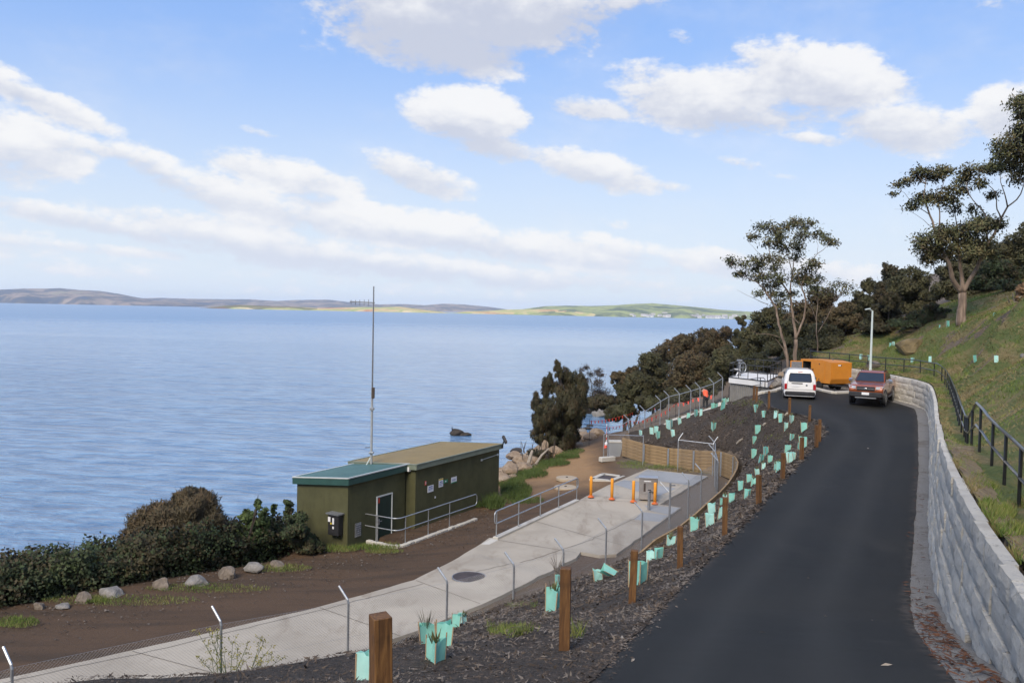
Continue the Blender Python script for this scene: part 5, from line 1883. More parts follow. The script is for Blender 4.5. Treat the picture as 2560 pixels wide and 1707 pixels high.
for (px, py, rx, lab) in ((1417, 1195, .62, 'farther of two round pale concrete lids behind the ramp handrail'), (1414, 1218, .62, 'nearer of two round pale concrete lids behind the ramp handrail')):
    p = Vector(P(px, py, 9.5))
    t = thing('inspection_pit', lab, 'pit lid', p)
    part('lid', MB().lathe([(rx, -.1), (rx, .03), (rx * .96, .05), (0.01, .055)], p, 28), M['lid_concrete'], t)
    part('lifting_eye', MB().box(p + Vector((0, 0, .07)), (.12, .05, .05)), M['dark'], t)
p = Vector(P(1173, 1452, 9.3))
p.z = H(p.x, p.y) + .01
mhp = thing('manhole_cover', 'round dark brown manhole cover set in the concrete path', 'manhole', p)
part('ring', MB().lathe([(.60, -.05), (.60, .075), (.57, .08), (.56, .06)], p, 32), M['dull_steel'], mhp)
part('cover', MB().lathe([(.555, -.05), (.555, .072), (.52, .078), (.01, .08)], p, 32), M['manhole'], mhp)

# ------------------------------------------------------------------ lamp post
pl0 = hit(2176, 926)
if pl0 is None or pl0.y > 60: pl0 = Vector(W(23.6, 54, 3.35))
lp = thing('lamp_post', 'slim pale lamp post behind the stone wall beside the black handrail', 'lamp post', pl0)
zt = Q(2181, 777, pl0.y)[2]
part('column', MB().tube([pl0 - Vector((0, 0, .3)), pl0 + Vector((0, 0, .7)), Vector((pl0.x, pl0.y, zt))], [.085, .075, .055], 10), M['pole'], lp)
part('base_collar', MB().lathe([(.12, 0), (.12, .06), (.09, .1)], pl0, 12), M['pole'], lp)
part('arm', MB().tube([(pl0.x, pl0.y, zt - .02), (pl0.x - .12, pl0.y - .03, zt + .05), (pl0.x - .30, pl0.y - .08, zt + .10)], .035, 8), M['pole'], lp)
hd = part('lamp_head', MB().box((pl0.x - .36, pl0.y - .1, zt + .11), (.36, .16, .06), Matrix.Rotation(-.2, 3, 'Y'), .02), M['pole'], lp)
part('lens', MB().box((pl0.x - .37, pl0.y - .1, zt + .075), (.26, .12, .012), Matrix.Rotation(-.2, 3, 'Y')), M['lamp_glass'], hd)

# ------------------------------------------------------------------ vehicles
def ring(y0, y1, hr, hf, z, rc=.12, n=3):
    """rounded plan outline: rear at y0 (half width hr), front at y1 (half width hf)"""
    out = []
    for (cx, cy, a0) in ((hr - rc, y0 + rc, -90), (hf - rc, y1 - rc, 0), (-hf + rc, y1 - rc, 90), (-hr + rc, y0 + rc, 180)):
        for k in range(n + 1):
            a = rad(a0 + 90 * k / n)
            out.append(Vector((cx + rc * math.cos(a), cy + rc * math.sin(a), z)))
    return out
def wheel(t, x, y, r, w, side, rimmat):
    R = Matrix.Rotation(rad(90), 3, 'Y')
    wl = part('wheel', MB().lathe([(r * .62, -w / 2), (r * .96, -w / 2), (r, -w / 4), (r, w / 4), (r * .96, w / 2), (r * .62, w / 2)], (x, y, r), 20, R), M['rubber'], t, False)
    rim = MB().lathe([(r * .60, -w * .42), (r * .62, w * .40), (r * .2, w * .44)], (x, y, r), 16, R)
    for k in range(6):
        a = k * math.pi / 3
        c = Vector((x + side * w * .47, y + math.cos(a) * r * .38, r + math.sin(a) * r * .38))
        rim.box(c, (.03, .07, r * .5), Matrix.Rotation(math.pi / 2 - a, 3, 'X') if False else Matrix.Rotation(-a + math.pi / 2, 3, 'X'))
    part('rim', rim, rimmat, wl, False)

# white van, tail towards the camera
vp = Vector(P(1999, 1001, 4.83))
hdg = rad(16.0)
vd = Vector((math.sin(hdg), math.cos(hdg), 0))
vorg = vp + vd * 2.2
van = thing('white_van', 'small white panel van parked with its tail doors towards the camera and front door open', 'van', (vorg.x, vorg.y, CAMZ - 4.83), -hdg)
b_ = MB()
b_.loft([ring(-2.16, 2.12, .84, .82, .24), ring(-2.20, 2.18, .885, .86, .42), ring(-2.20, 2.2, .895, .87, .72), ring(-2.18, 2.12, .895, .86, .96), ring(-2.17, 1.62, .885, .84, 1.06),
         ring(-2.15, 1.22, .875, .82, 1.14), ring(-2.09, .72, .80, .74, 1.50), ring(-2.02, .42, .72, .66, 1.70, .14), ring(-1.93, .25, .62, .55, 1.79, .16), ring(-1.6, -.2, .40, .35, 1.815, .16)])
part('body', b_, M['white_paint'], van, False)
part('rear_window', MB().slab([(-.60, -2.168, 1.13), (.60, -2.168, 1.13), (.545, -2.085, 1.56), (-.545, -2.085, 1.56)], (0, -1, .19), .02), M['glass'], van, False)
rw_ = van.children[-1]
part('window_frame', MB().bar((-.63, -2.172, 1.12), (-.57, -2.09, 1.575), .04, .03).bar((.63, -2.172, 1.12), (.57, -2.09, 1.575), .04, .03).bar((-.6, -2.172, 1.10), (.6, -2.172, 1.10), .03, .03).bar((-.57, -2.083, 1.585), (.57, -2.083, 1.585), .03, .03), M['dark'], rw_, False)
for s in (-1, 1):
    part('tail_lamp', MB().box((s * .80, -2.17, .80), (.15, .10, .34), None, .02), M['red_lamp'], van, False)
    part('side_window', MB().slab([(s * .885, -1.75, 1.16), (s * .882, -.75, 1.16), (s * .80, -.8, 1.52), (s * .80, -1.7, 1.52)][::s], (s, 0, .2), .015), M['white_paint'], van, False)
    part('front_window', MB().slab([(s * .878, -.35, 1.16), (s * .845, .95, 1.16), (s * .775, .55, 1.50), (s * .795, -.35, 1.52)][::s], (s, 0, .2), .015), M['glass'], van, False)
    for y in (-1.32, 1.36):
        part('wheel_arch', MB().lathe([(.37, -.03), (.37, .03), (.33, .035)], (s * .87, y, .33), 18, Matrix.Rotation(rad(90), 3, 'Y')), M['dark'], van, False)
        wheel(van, s * .80, y, .315, .2, s, M['dull_steel'])
    part('roof_rail', MB().tube([(s * .62, -1.7, 1.80), (s * .64, -1.4, 1.84), (s * .64, .0, 1.84)], .016, 6), M['dark'], van, False)
part('bumper', MB().box((0, -2.20, .42), (1.66, .14, .22), None, .05), M['dark'], van, False)
part('number_plate', MB().box((-.24, -2.212, .87), (.42, .012, .12), None, .0), M['white'], van, False)
part('plate_recess', MB().box((-.17, -2.198, 1.0), (.62, .03, .05), None, .01), M['dark'], van, False)
part('badge', MB().lathe([(.055, -.01), (.055, .012), (.03, .018)], (.36, -2.205, .92), 14, Matrix.Rotation(rad(90), 3, 'X')), M['chrome'], van, False)
part('tailgate_seam', MB().box((0, -2.206, .64), (1.5, .006, .014)).box((-.71, -2.203, .9), (.01, .006, .5)).box((.71, -2.203, .9), (.01, .006, .5)), M['dark'], van, False)
part('brake_lamp', MB().box((0, -2.035, 1.665), (.26, .03, .035)), M['red_lamp'], van, False)
R_d = Matrix.Rotation(rad(58), 3, 'Z')
dp = Vector((-.86, 1.02, 0))
dd = part('open_door', MB().box(dp + R_d @ Vector((0, -.5, .72)), (.07, 1.0, .78), R_d, .02), M['white_paint'], van, False)
part('door_glass', MB().box(dp + R_d @ Vector((.02, -.48, 1.30)), (.02, .86, .36), R_d), M['glass'], dd, False)
part('wing_mirror', MB().box((-1.02, .92, 1.12), (.2, .1, .16), None, .03), M['dark'], van, False)
part('wing_mirror', MB().box((1.02, .92, 1.12), (.2, .1, .16), None, .03), M['dark'], van, False)

# copper pickup, nose towards the camera
pp_ = Vector(P(2163, 1013, 4.77))
hdg2 = rad(23.4 + 8)
fw = Vector((-math.sin(hdg2), -math.cos(hdg2), 0))
po = pp_ - fw * 2.6
pk = thing('copper_pickup', 'copper orange dual cab pickup truck parked facing the camera beside the stone wall', 'pickup truck', (po.x, po.y, CAMZ - 4.77), math.atan2(fw.y, fw.x) - math.pi / 2)
b_ = MB()
b_.loft([ring(-2.62, 2.45, .84, .80, .42), ring(-2.66, 2.60, .90, .86, .62), ring(-2.66, 2.66, .92, .90, .86), ring(-2.66, 2.60, .92, .90, 1.04, .18), ring(-2.65, 2.42, .915, .86, 1.13, .22), ring(-2.62, 1.5, .90, .84, 1.205, .2),
         ring(-2.60, 1.22, .88, .80, 1.225, .16), ring(-1.28, 1.18, .86, .79, 1.235, .1), ring(-1.08, .66, .78, .73, 1.55, .1), ring(-.92, .36, .71, .67, 1.74, .12), ring(-.75, .15, .60, .56, 1.80, .12)])
part('body', b_, M['copper_paint'], pk, False)
part('windscreen', MB().slab([(-.74, 1.19, 1.25), (.74, 1.19, 1.25), (.63, .50, 1.695), (-.63, .50, 1.695)], (0, .54, .84), .03), M['glass'], pk, False)
for s in (-1, 1):
    part('side_window', MB().slab([(s * .855, -1.05, 1.26), (s * .815, .95, 1.26), (s * .715, .42, 1.68), (s * .735, -.88, 1.68)][::s], (s, 0, .3), .02), M['glass'], pk, False)
    part('headlight', MB().loft([[Vector((s * x, y, z)) for x, y, z in ((.50, 2.68, .90), (.86, 2.56, .93), (.90, 2.46, 1.08), (.52, 2.64, 1.05))], [Vector((s * x, y + .04, z)) for x, y, z in ((.52, 2.69, .92), (.84, 2.57, .95), (.87, 2.48, 1.06), (.54, 2.66, 1.03))]]), M['lamp_glass'], pk, False)
    fg = part('fog_lamp_surround', MB().box((s * .70, 2.60, .56), (.34, .1, .17), Matrix.Rotation(-s * .25, 3, 'Z'), .03), M['dark'], pk, False)
    part('fog_lamp', MB().box((s * .70, 2.655, .57), (.2, .03, .08), Matrix.Rotation(-s * .25, 3, 'Z'), .02), M['lamp_glass'], fg, False)
    mr = part('wing_mirror', MB().box((s * 1.05, .92, 1.28), (.22, .12, .19), None, .04).bar((s * .84, .95, 1.22), (s * .98, .93, 1.24), .06, .06), M['chrome'], pk, False)
    part('roof_rail', MB().tube([(s * .60, -.75, 1.78), (s * .62, -.6, 1.86), (s * .62, .05, 1.86), (s * .60, .2, 1.80)], .022, 6), M['dark'], pk, False)
    part('side_step', MB().tube([(s * .93, -1.0, .42), (s * .95, 1.0, .42)], .05, 8), M['dark'], pk, False)
    for y in (-1.62, 1.62):
        part('wheel_arch', MB().lathe([(.47, -.05), (.47, .05), (.42, .055)], (s * .885, y, .42), 20, Matrix.Rotation(rad(90), 3, 'Y')), M['dark'], pk, False)
        wheel(pk, s * .80, y, .385, .26, s, M['galv'])
    part('door_handle', MB().box((s * .925, -.1, 1.08), (.03, .2, .035)), M['chrome'], pk, False)
    part('door_seam', MB().box((s * .921, .10, .85), (.006, .014, .68)).box((s * .919, -.95, .85), (.006, .014, .68)), M['dark'], pk, False)
gr_ = part('grille', MB().box((0, 2.655, .93), (.96, .06, .24), None, .03), M['dark'], pk, False)
part('grille_bar', MB().box((0, 2.69, .93), (.90, .02, .035)), M['chrome'], gr_, False)
part('badge', MB().lathe([(.085, -.01), (.085, .014), (.05, .02)], (0, 2.70, .93), 16, Matrix.Rotation(rad(-90), 3, 'X') @ Matrix.Scale(.5, 3, Vector((0, 1, 0)))), M['chrome'], gr_, False)
part('bumper', MB().box((0, 2.62, .60), (1.74, .16, .30), None, .06), M['dark'], pk, False)
part('skid_plate', MB().box((0, 2.60, .42), (1.1, .12, .08), None, .02), M['dull_steel'], pk, False)
part('number_plate', MB().box((0, 2.71, .66), (.38, .012, .14)), M['white'], pk, False)
part('bonnet_ridge', MB().bar((-.36, 2.3, 1.165), (-.3, 1.35, 1.225), .03, .02).bar((.36, 2.3, 1.165), (.3, 1.35, 1.225), .03, .02), M['copper_paint'], pk, False)

# orange generator trailer
gp = Vector(P(2076, 979, 4.72))
gs = Vector((-.289, .957, 0)).normalized()
gr = Vector((.957, .289, 0)).normalized()
gen = thing('generator_trailer', 'boxy orange generator trailer with an open side door behind the white van', 'generator', tuple(gp))
G = lambda s, r_, z: gp + gs * s + gr * r_ + Vector((0, 0, z))
LS, WR, Z0, Z1 = 3.15, 1.58, .50, 1.98
b_ = MB()
prof = [(0, .78), (.12, .50), (LS, .50), (LS, Z1 - .03), (.9, Z1), (0, Z1 - .10)]
def side(r_, pr): return [G(s, r_, z) for s, z in pr]
# walls leave a door opening in the near long side
D0, D1, DZ0, DZ1 = 2.05, 2.90, .95, 1.82
v = side(0, prof) + side(WR, prof)
o0 = [G(D0, 0, DZ0), G(D1, 0, DZ0), G(D1, 0, DZ1), G(D0, 0, DZ1)]
b_.add(side(0, [(0, .78), (.12, .5), (D0, .5), (D0, Z1 - .012), (.9, Z1), (0, Z1 - .1)]), [tuple(range(6))])
b_.add(side(0, [(D1, .5), (LS, .5), (LS, Z1 - .03), (D1, Z1 - .027)]), [(0, 1, 2, 3)])
b_.add(side(0, [(D0, .5), (D1, .5), (D1, DZ0), (D0, DZ0)]), [(0, 1, 2, 3)])
b_.add(side(0, [(D0, DZ1), (D1, DZ1), (D1, Z1 - .027), (D0, Z1 - .012)]), [(0, 1, 2, 3)])
b_.add(side(WR, prof), [tuple(range(5, -1, -1))])
for i in range(6):
    j = (i + 1) % 6
    b_.add([G(prof[i][0], 0, prof[i][1]), G(prof[j][0], 0, prof[j][1]), G(prof[j][0], WR, prof[j][1]), G(prof[i][0], WR, prof[i][1])], [(3, 2, 1, 0)])
part('body', b_, M['orange'], gen)
part('engine_bay', MB().add([G(D0, 0.01, DZ0), G(D1, .01, DZ0), G(D1, .01, DZ1), G(D0, .01, DZ1), G(D0, .7, DZ0), G(D1, .7, DZ0), G(D1, .7, DZ1), G(D0, .7, DZ1)], [(4, 5, 6, 7), (0, 4, 7, 3), (1, 2, 6, 5), (0, 1, 5, 4), (3, 7, 6, 2)]), M['dark'], gen)
part('engine', MB().box(G(2.45, .42, 1.12), (.45, .5, .34), None, .04).bar(G(2.1, .3, 1.3), G(2.1, .3, 1.0), .07, .07), M['stainless'], gen)
RO = Matrix((gs, -gr, Vector((0, 0, 1)))).transposed()
dv = (-gr * .92 + gs * .38).normalized()
od = part('open_door', MB().slab([G(D1, -.02, DZ0), G(D1, -.02, DZ0) + dv * .82, G(D1, -.02, DZ1) + dv * .82, G(D1, -.02, DZ1)], dv.cross(Vector((0, 0, 1))), .05), M['orange'], gen)
part('lining', MB().slab([G(D1, -.02, DZ0 + .06) + dv * .06, G(D1, -.02, DZ0 + .06) + dv * .76, G(D1, -.02, DZ1 - .06) + dv * .76, G(D1, -.02, DZ1 - .06) + dv * .06], dv.cross(Vector((0, 0, 1))), .07), M['dull_steel'], od)
part('door_panel', MB().slab([G(.62, -.008, .62), G(1.94, -.008, .62), G(1.94, -.008, 1.86), G(.62, -.008, 1.86)], gr, .016), M['orange'], gen)
part('handle', MB().box(G(1.80, -.03, 1.30), (.06, .05, .13), RO), M['dark'], gen.children[-1])
for (s_, z_) in ((1.15, 1.72), (1.15, .72)):
    part('vent_cap', MB().lathe([(.05, 0), (.05, .02)], G(s_, -.02, z_), 10, Matrix.Rotation(rad(90), 3, 'X')), M['manhole'], gen)
part('end_panel', MB().slab([G(-.008, .06, .82), G(-.008, WR - .06, .82), G(-.008, WR - .06, Z1 - .16), G(-.008, .06, Z1 - .16)], gs, .016), M['orange'], gen)
part('maker_plate', MB().slab([G(-.022, .52, 1.66), G(-.022, .72, 1.66), G(-.022, .72, 1.74), G(-.022, .52, 1.74)], gs, .01), M['white'], gen)
part('maker_plate', MB().slab([G(-.022, .73, 1.66), G(-.022, .79, 1.66), G(-.022, .79, 1.74), G(-.022, .73, 1.74)], gs, .01), M['dark'], gen)
part('chassis', MB().bar(G(-.1, .35, .42), G(LS, .35, .42), .1, .14).bar(G(-.1, WR - .35, .42), G(LS, WR - .35, .42), .1, .14).bar(G(1.5, -.02, .34), G(1.5, WR + .02, .34), .08, .08), M['dark'], gen)
for s_ in (1.2, 1.8):
    for r_ in (.06, WR - .06):
        wl = part('wheel', MB().lathe([(.16, -.09), (.29, -.09), (.31, -.04), (.31, .04), (.29, .09), (.16, .09)], G(s_, r_, .31), 18, Matrix((-gs, Vector((0, 0, 1)), gr)).transposed()), M['rubber'], gen)
        part('rim', MB().lathe([(.16, -.08), (.165, .08), (.05, .085)], G(s_, r_, .31), 12, Matrix((-gs, Vector((0, 0, 1)), gr)).transposed()), M['galv'], wl)
part('drawbar', MB().bar(G(-.1, .4, .40), G(-.95, WR / 2, .40), .07, .09).bar(G(-.1, WR - .4, .40), G(-.95, WR / 2, .40), .07, .09), M['dark'], gen)
part('jockey_wheel', MB().tube([G(-.75, WR / 2, .10), G(-.75, WR / 2, .62)], .03, 8).lathe([(.1, -.03), (.1, .03)], G(-.75, WR / 2, .1), 12, Matrix.Rotation(rad(90), 3, 'X')), M['dull_steel'], gen)
part('exhaust', MB().tube([G(1.0, .9, Z1 - .02), G(1.0, .9, Z1 + .06)], .05, 8), M['dull_steel'], gen)

# kerb at the pad's far side
pkb = thing('pad_kerb', 'pale concrete kerb at the far edge of the asphalt pad behind the vehicles', 'kerb', P(2045, 977, 4.7))
kl = [Vector(P(*q_)) for q_ in ((1893, 986, 4.80), (1905, 984, 4.74), (1935, 980, 4.72), (1963, 970, 4.7), (2000, 969, 4.7), (2030, 972, 4.7), (2062, 980, 4.7), (2085, 984, 4.7), (2120, 983, 4.7), (2170, 986, 4.72))]
kd = dens(kl, 1.2)
for a, b in zip(kd[:-1], kd[1:]):
    part('kerb_unit', MB().bar(a, b + (a - b) * .006, .34, .30, bev=.03), M['kerb'], pkb)

# ------------------------------------------------------------------ platform
FLc, FRc = Vector(Q(1822, 945, 56.0)), Vector(Q(1919, 957, 52.9))
RBc = Vector(Q(1954, 936, 59.6))
zd = (FLc.z + FRc.z + RBc.z) / 3
for q_ in (FLc, FRc, RBc): q_.z = zd
BLc = FLc + RBc - FRc
plat = thing('deck_platform', 'raised concrete deck on a ribbed grey wall with black handrails left of the van', 'platform', (FRc.x, FRc.y, CAMZ - 4.9))
part('deck', MB().add([*[q_ - Vector((0, 0, .33)) for q_ in (FLc, FRc, RBc, BLc)], FLc, FRc, RBc, BLc], [(3, 2, 1, 0), (4, 5, 6, 7), (0, 1, 5, 4), (1, 2, 6, 5), (2, 3, 7, 6), (3, 0, 4, 7)]), M['deck'], plat)
cen = (FLc + FRc + RBc + BLc) / 4
ins = [c_.lerp(cen, .05) for c_ in (FLc, FRc, RBc, BLc)]
wl_ = MB().add([Vector((c_.x, c_.y, CAMZ - 7.5)) for c_ in ins] + [Vector((c_.x, c_.y, zd - .33)) for c_ in ins], [(0, 1, 5, 4), (1, 2, 6, 5), (2, 3, 7, 6), (3, 0, 4, 7)])
wp = part('ribbed_wall', wl_, M['rib'], plat)
rbm = MB()
for a, b in ((ins[0], ins[1]), (ins[1], ins[2])):
    n = int((b - a).length / .19)
    for k in range(n):
        q_ = a.lerp(b, (k + .5) / n)
        rbm.bar(Vector((q_.x, q_.y, CAMZ - 7.4)), Vector((q_.x, q_.y, zd - .335)), .09, .09)
tag(part('rib', rbm, M['rib'], wp), kind='stuff')
def deck_rail(a, b, n, h=1.0):
    part('bottom_rail', MB().tube([a + Vector((0, 0, .04)), b + Vector((0, 0, .04))], .045, 6), M['black_rail'], plat)
    part('top_rail', MB().tube([a + Vector((0, 0, h)), b + Vector((0, 0, h))], .026, 6), M['black_rail'], plat)
    part('mid_rail', MB().tube([a + Vector((0, 0, h * .5)), b + Vector((0, 0, h * .5))], .022, 6), M['black_rail'], plat)
    for k in range(n + 1):
        q_ = a.lerp(b, k / n)
        part('post', MB().tube([q_, q_ + Vector((0, 0, h))], .026, 6), M['black_rail'], plat)
i2 = [c_.lerp(cen, .02) for c_ in (FLc, FRc, RBc, BLc)]
deck_rail(i2[0], i2[1], 4)
deck_rail(i2[1], i2[2], 5)
deck_rail(i2[2], i2[3], 4)
deck_rail(i2[3], i2[0], 5)
# stair rail in front of the wall
sr = thing('stair_handrail', 'black sloping handrail in front of the ribbed platform wall', 'handrail', P(1898, 980, 4.85))
s0, s1, s2_ = Vector(P(1900, 980, 4.85)), Vector(P(1864, 984, 5.15)), Vector(P(1822, 1000, 6.1))
part('top_rail', MB().tube([s0 + Vector((.3, 0, .3)), s0 + Vector((.3, 0, .85)), s0 + Vector((.18, 0, .93)), s0 + Vector((0, 0, .93)), s1 + Vector((0, 0, .95)), s2_ + Vector((0, 0, .95))], .026, 7), M['black_rail'], sr)
part('mid_rail', MB().tube([s0 + Vector((0, 0, .48)), s1 + Vector((0, 0, .48)), s2_ + Vector((0, 0, .45))], .022, 7), M['black_rail'], sr)
for q_ in (s0, s1, s2_):
    part('post', MB().tube([q_ - Vector((0, 0, .2)), q_ + Vector((0, 0, .94))], .028, 7), M['black_rail'], sr)
# hand wheel valve on the deck
vq = Vector(Q(1848, 935, 58.0)); vq.z = zd
vv = thing('valve_wheel', 'grey valve pedestal with a round hand wheel on the deck', 'valve', vq)
part('pedestal', MB().tube([vq, vq + Vector((0, 0, 1.05))], [.13, .10], 10).box(vq + Vector((0, 0, 1.1)), (.34, .3, .14), None, .03), M['dull_steel'], vv)
wpts = [vq + Vector((.22 + .05 * math.cos(a), -.12 + .12 * math.cos(a), .62 + .36 * math.sin(a))) + Vector((.2 * math.cos(a), 0, 0)) for a in [k * math.pi / 8 for k in range(17)]]
hw = part('hand_wheel', MB().tube(wpts, .03, 6, cap=False), M['galv'], vv)
part('spoke', MB().tube([wpts[0], wpts[8]], .018, 5).tube([wpts[4], wpts[12]], .018, 5), M['galv'], hw)
part('lever', MB().tube([vq + Vector((0, -.1, .45)), vq + Vector((-.42, -.15, .50))], .04, 6).tube([vq + Vector((-.1, -.1, .28)), vq + Vector((-.25, -.15, .05))], .045, 6), M['white'], vv)

# ------------------------------------------------------------------ worker in an orange vest
def skin_body(name, joints, links, mat, root, sub=1):
    me = bpy.data.meshes.new(name)
    keys = list(joints)
    me.from_pydata([joints[k][0] for k in keys], [(keys.index(a), keys.index(b)) for a, b in links], [])
    o = link(name, me, None, root)
    mod = o.modifiers.new('skin', 'SKIN')
    lay = me.skin_vertices[0].data
    for i, k in enumerate(keys):
        r_ = joints[k][1]
        lay[i].radius = r_ if hasattr(r_, '__len__') else (r_, r_)
        lay[i].use_root = (i == 0)
    ss = o.modifiers.new('sub', 'SUBSURF')
    ss.levels = ss.render_levels = sub
    me.materials.append(mat)
    dg = bpy.context.evaluated_depsgraph_get()
    m2 = bpy.data.meshes.new_from_object(o.evaluated_get(dg))
    o.modifiers.clear()
    o.data = m2
    m2.name = name
    if not m2.materials: m2.materials.append(mat)
    m2.polygons.foreach_set('use_smooth', [True] * len(m2.polygons))
    return o
wp0 = hit(1763, 1023)
per = thing('person', 'person in an orange vest and dark trousers bending over beside the far fence, back turned', 'person', wp0, rad(14))
J = {  # x right, y away from the camera; the figure faces away and stoops
    'pelvis': ((0, -.10, .90), (.15, .12)), 'waist': ((0, -.06, 1.04), (.15, .115)), 'chest': ((0, .10, 1.24), (.175, .125)), 'neck0': ((0, .22, 1.36), (.075, .075)), 'neck': ((0, .28, 1.38), (.055, .055)), 'head': ((0, .37, 1.40), (.088, .098)), 'crown': ((0, .45, 1.39), (.07, .085)),
    'shl': ((-.19, .16, 1.30), .062), 'ell': ((-.29, .22, 1.06), .046), 'wrl': ((-.22, .42, .92), .032), 'hal': ((-.19, .50, .88), .038),
    'shr': ((.19, .16, 1.30), .062), 'elr': ((.33, .24, 1.08), .046), 'wrr': ((.30, .46, .98), .032), 'har': ((.28, .54, .96), .038),
    'hil': ((-.10, -.08, .86), (.10, .10)), 'knl': ((-.13, .02, .48), .068), 'anl': ((-.14, -.06, .09), .045), 'fol': ((-.15, .08, .045), .045), 'tol': ((-.155, .16, .035), .036),
    'hir': ((.10, -.08, .86), (.10, .10)), 'knr': ((.12, .03, .48), .068), 'anr': ((.13, -.04, .09), .045), 'for': ((.14, .10, .045), .045), 'tor': ((.145, .18, .035), .036)}
LK = [('pelvis', 'waist'), ('waist', 'chest'), ('chest', 'neck0'), ('neck0', 'neck'), ('neck', 'head'), ('head', 'crown'), ('chest', 'shl'), ('shl', 'ell'), ('ell', 'wrl'), ('wrl', 'hal'), ('chest', 'shr'), ('shr', 'elr'), ('elr', 'wrr'), ('wrr', 'har'),
      ('pelvis', 'hil'), ('hil', 'knl'), ('knl', 'anl'), ('anl', 'fol'), ('fol', 'tol'), ('pelvis', 'hir'), ('hir', 'knr'), ('knr', 'anr'), ('anr', 'for'), ('for', 'tor')]
skin_body('body', J, LK, M['skin'], per)
def sub_j(ks, grow, extra=None):
    out = {}
    for k in ks:
        p_, r_ = J[k]
        r_ = tuple(q_ + grow for q_ in r_) if hasattr(r_, '__len__') else r_ + grow
        out[k] = (p_, r_)
    if extra: out.update(extra)
    return out
skin_body('trousers', sub_j(['pelvis', 'hil', 'knl', 'anl', 'hir', 'knr', 'anr'], .022), [('pelvis', 'hil'), ('hil', 'knl'), ('knl', 'anl'), ('pelvis', 'hir'), ('hir', 'knr'), ('knr', 'anr')], M['cloth_dark'], per)
skin_body('vest', {**sub_j(['waist', 'chest'], .045), 'hem': ((0, -.11, .84), (.19, .16)), 'col': ((0, .20, 1.34), (.12, .09)), 'a': ((-.17, .14, 1.29), .09), 'b': ((.17, .14, 1.29), .09)}, [('waist', 'chest'), ('waist', 'hem'), ('chest', 'col'), ('chest', 'a'), ('chest', 'b')], M['vest'], per)
skin_body('sleeves', {**sub_j(['shl', 'ell', 'shr', 'elr'], .018), 'chest': ((0, .12, 1.26), (.12, .09)), 'w1': ((-.235, .38, .945), .045), 'w2': ((.305, .42, .995), .045)}, [('chest', 'shl'), ('shl', 'ell'), ('ell', 'w1'), ('chest', 'shr'), ('shr', 'elr'), ('elr', 'w2')], M['cloth_dark'], per)
skin_body('boots', sub_j(['anl', 'fol', 'tol'], .014), [('anl', 'fol'), ('fol', 'tol')], M['bark_dark'], per)
skin_body('boots', sub_j(['anr', 'for', 'tor'], .014), [('anr', 'for'), ('for', 'tor')], M['bark_dark'], per)
part('hair', MB().lathe([(.01, .10), (.06, .085), (.095, .03), (.10, -.03), (.085, -.06)], (0, .385, 1.425), 12), M['bark_dark'], per, False)
part('stripe', MB().box((0, -.055, 1.16), (.20, .02, .05), Matrix.Rotation(rad(-30), 3, 'X')), M['white'], per, False)
for sx, wr_, ha in ((-1, J['wrl'][0], J['hal'][0]), (1, J['wrr'][0], J['har'][0])):
    fgm = MB()
    d_ = (Vector(ha) - Vector(wr_)).normalized()
    sd = Vector((1, 0, 0))
    for k in range(4):
        b0 = Vector(ha) + sd * (k - 1.5) * .018
        fgm.tube([b0, b0 + d_ * .045 - Vector((0, 0, .012)), b0 + d_ * (.075 + .01 * (1.5 - abs(k - 1.4))) - Vector((0, 0, .035))], [.010, .009, .007], 6)
    fgm.tube([Vector(ha) - d_ * .03 - sd * sx * .03, Vector(ha) - sd * sx * .055 - Vector((0, 0, .01)), Vector(ha) + d_ * .03 - sd * sx * .05 - Vector((0, 0, .03))], [.012, .010, .008], 6)
    part('fingers', fgm, M['skin'], per, False)

# ------------------------------------------------------------------ flag bunting lines
def bunting(name, label, pts_px, stake_px, n, sag=.12):
    pts3 = pts_px
    t = thing(name, label, 'bunting', tuple(pts3[0]), 0, 'strings of orange warning flags along the shore')
    ln = []
    for a, b in zip(pts3[:-1], pts3[1:]):
        for k in range(8):
            u = k / 8
            p = a.lerp(b, u)
            ln.append(p - Vector((0, 0, sag * 4 * u * (1 - u))))
    ln.append(pts3[-1])
    part('cord', MB().tube(ln, .008, 4), M['flag'], t)
    s = arclen(ln)
    for k in range(n):
        p, tg = at_len(ln, s, (k + .5) / n * s[-1])
        hh = rg.uniform(.18, .25)
        sw = rg.uniform(-.12, .12)
        w = tg * .07
        m_ = MB().add([p - w, p + w, p + w * .75 + Vector((0, sw, -hh)), p - w * .75 + Vector((0, sw, -hh))], [(0, 1, 2, 3)])
        m_.add([q_ + Vector((.004, -.006, 0)) for q_ in (p - w, p + w, p + w * .75 + Vector((0, sw, -hh)), p - w * .75 + Vector((0, sw, -hh)))], [(3, 2, 1, 0)])
        part('flag', m_, M['flag'], t)
    for q_ in pts3:
        g_ = H(q_.x, q_.y)
        part('stake', MB().tube([(q_.x, q_.y, g_ - .2), (q_.x, q_.y, q_.z + .12)], .018, 5), M['dark'], t)
    return t
bunting('flag_line', 'upper string of small orange warning flags along the seaward path edge', [Vector(Q(1474, 1052, 62)), Vector(Q(1560, 1038, 66)), Vector(Q(1600, 1020, 69)), Vector(Q(1640, 1016, 71))], None, 22)
bunting('flag_line', 'lower string of small orange warning flags beside the fence corner', [Vector(Q(1520, 1068, 55)), Vector(Q(1572, 1052, 58)), Vector(Q(1628, 1044, 60)), Vector(Q(1690, 1008, 62))], None, 17)
bunting('flag_line', 'right hand string of orange flags behind the far fence by the person', [Vector(Q(1690, 1008, 62)), Vector(Q(1740, 994, 60.5)), Vector(Q(1785, 985, 60))], None, 7)

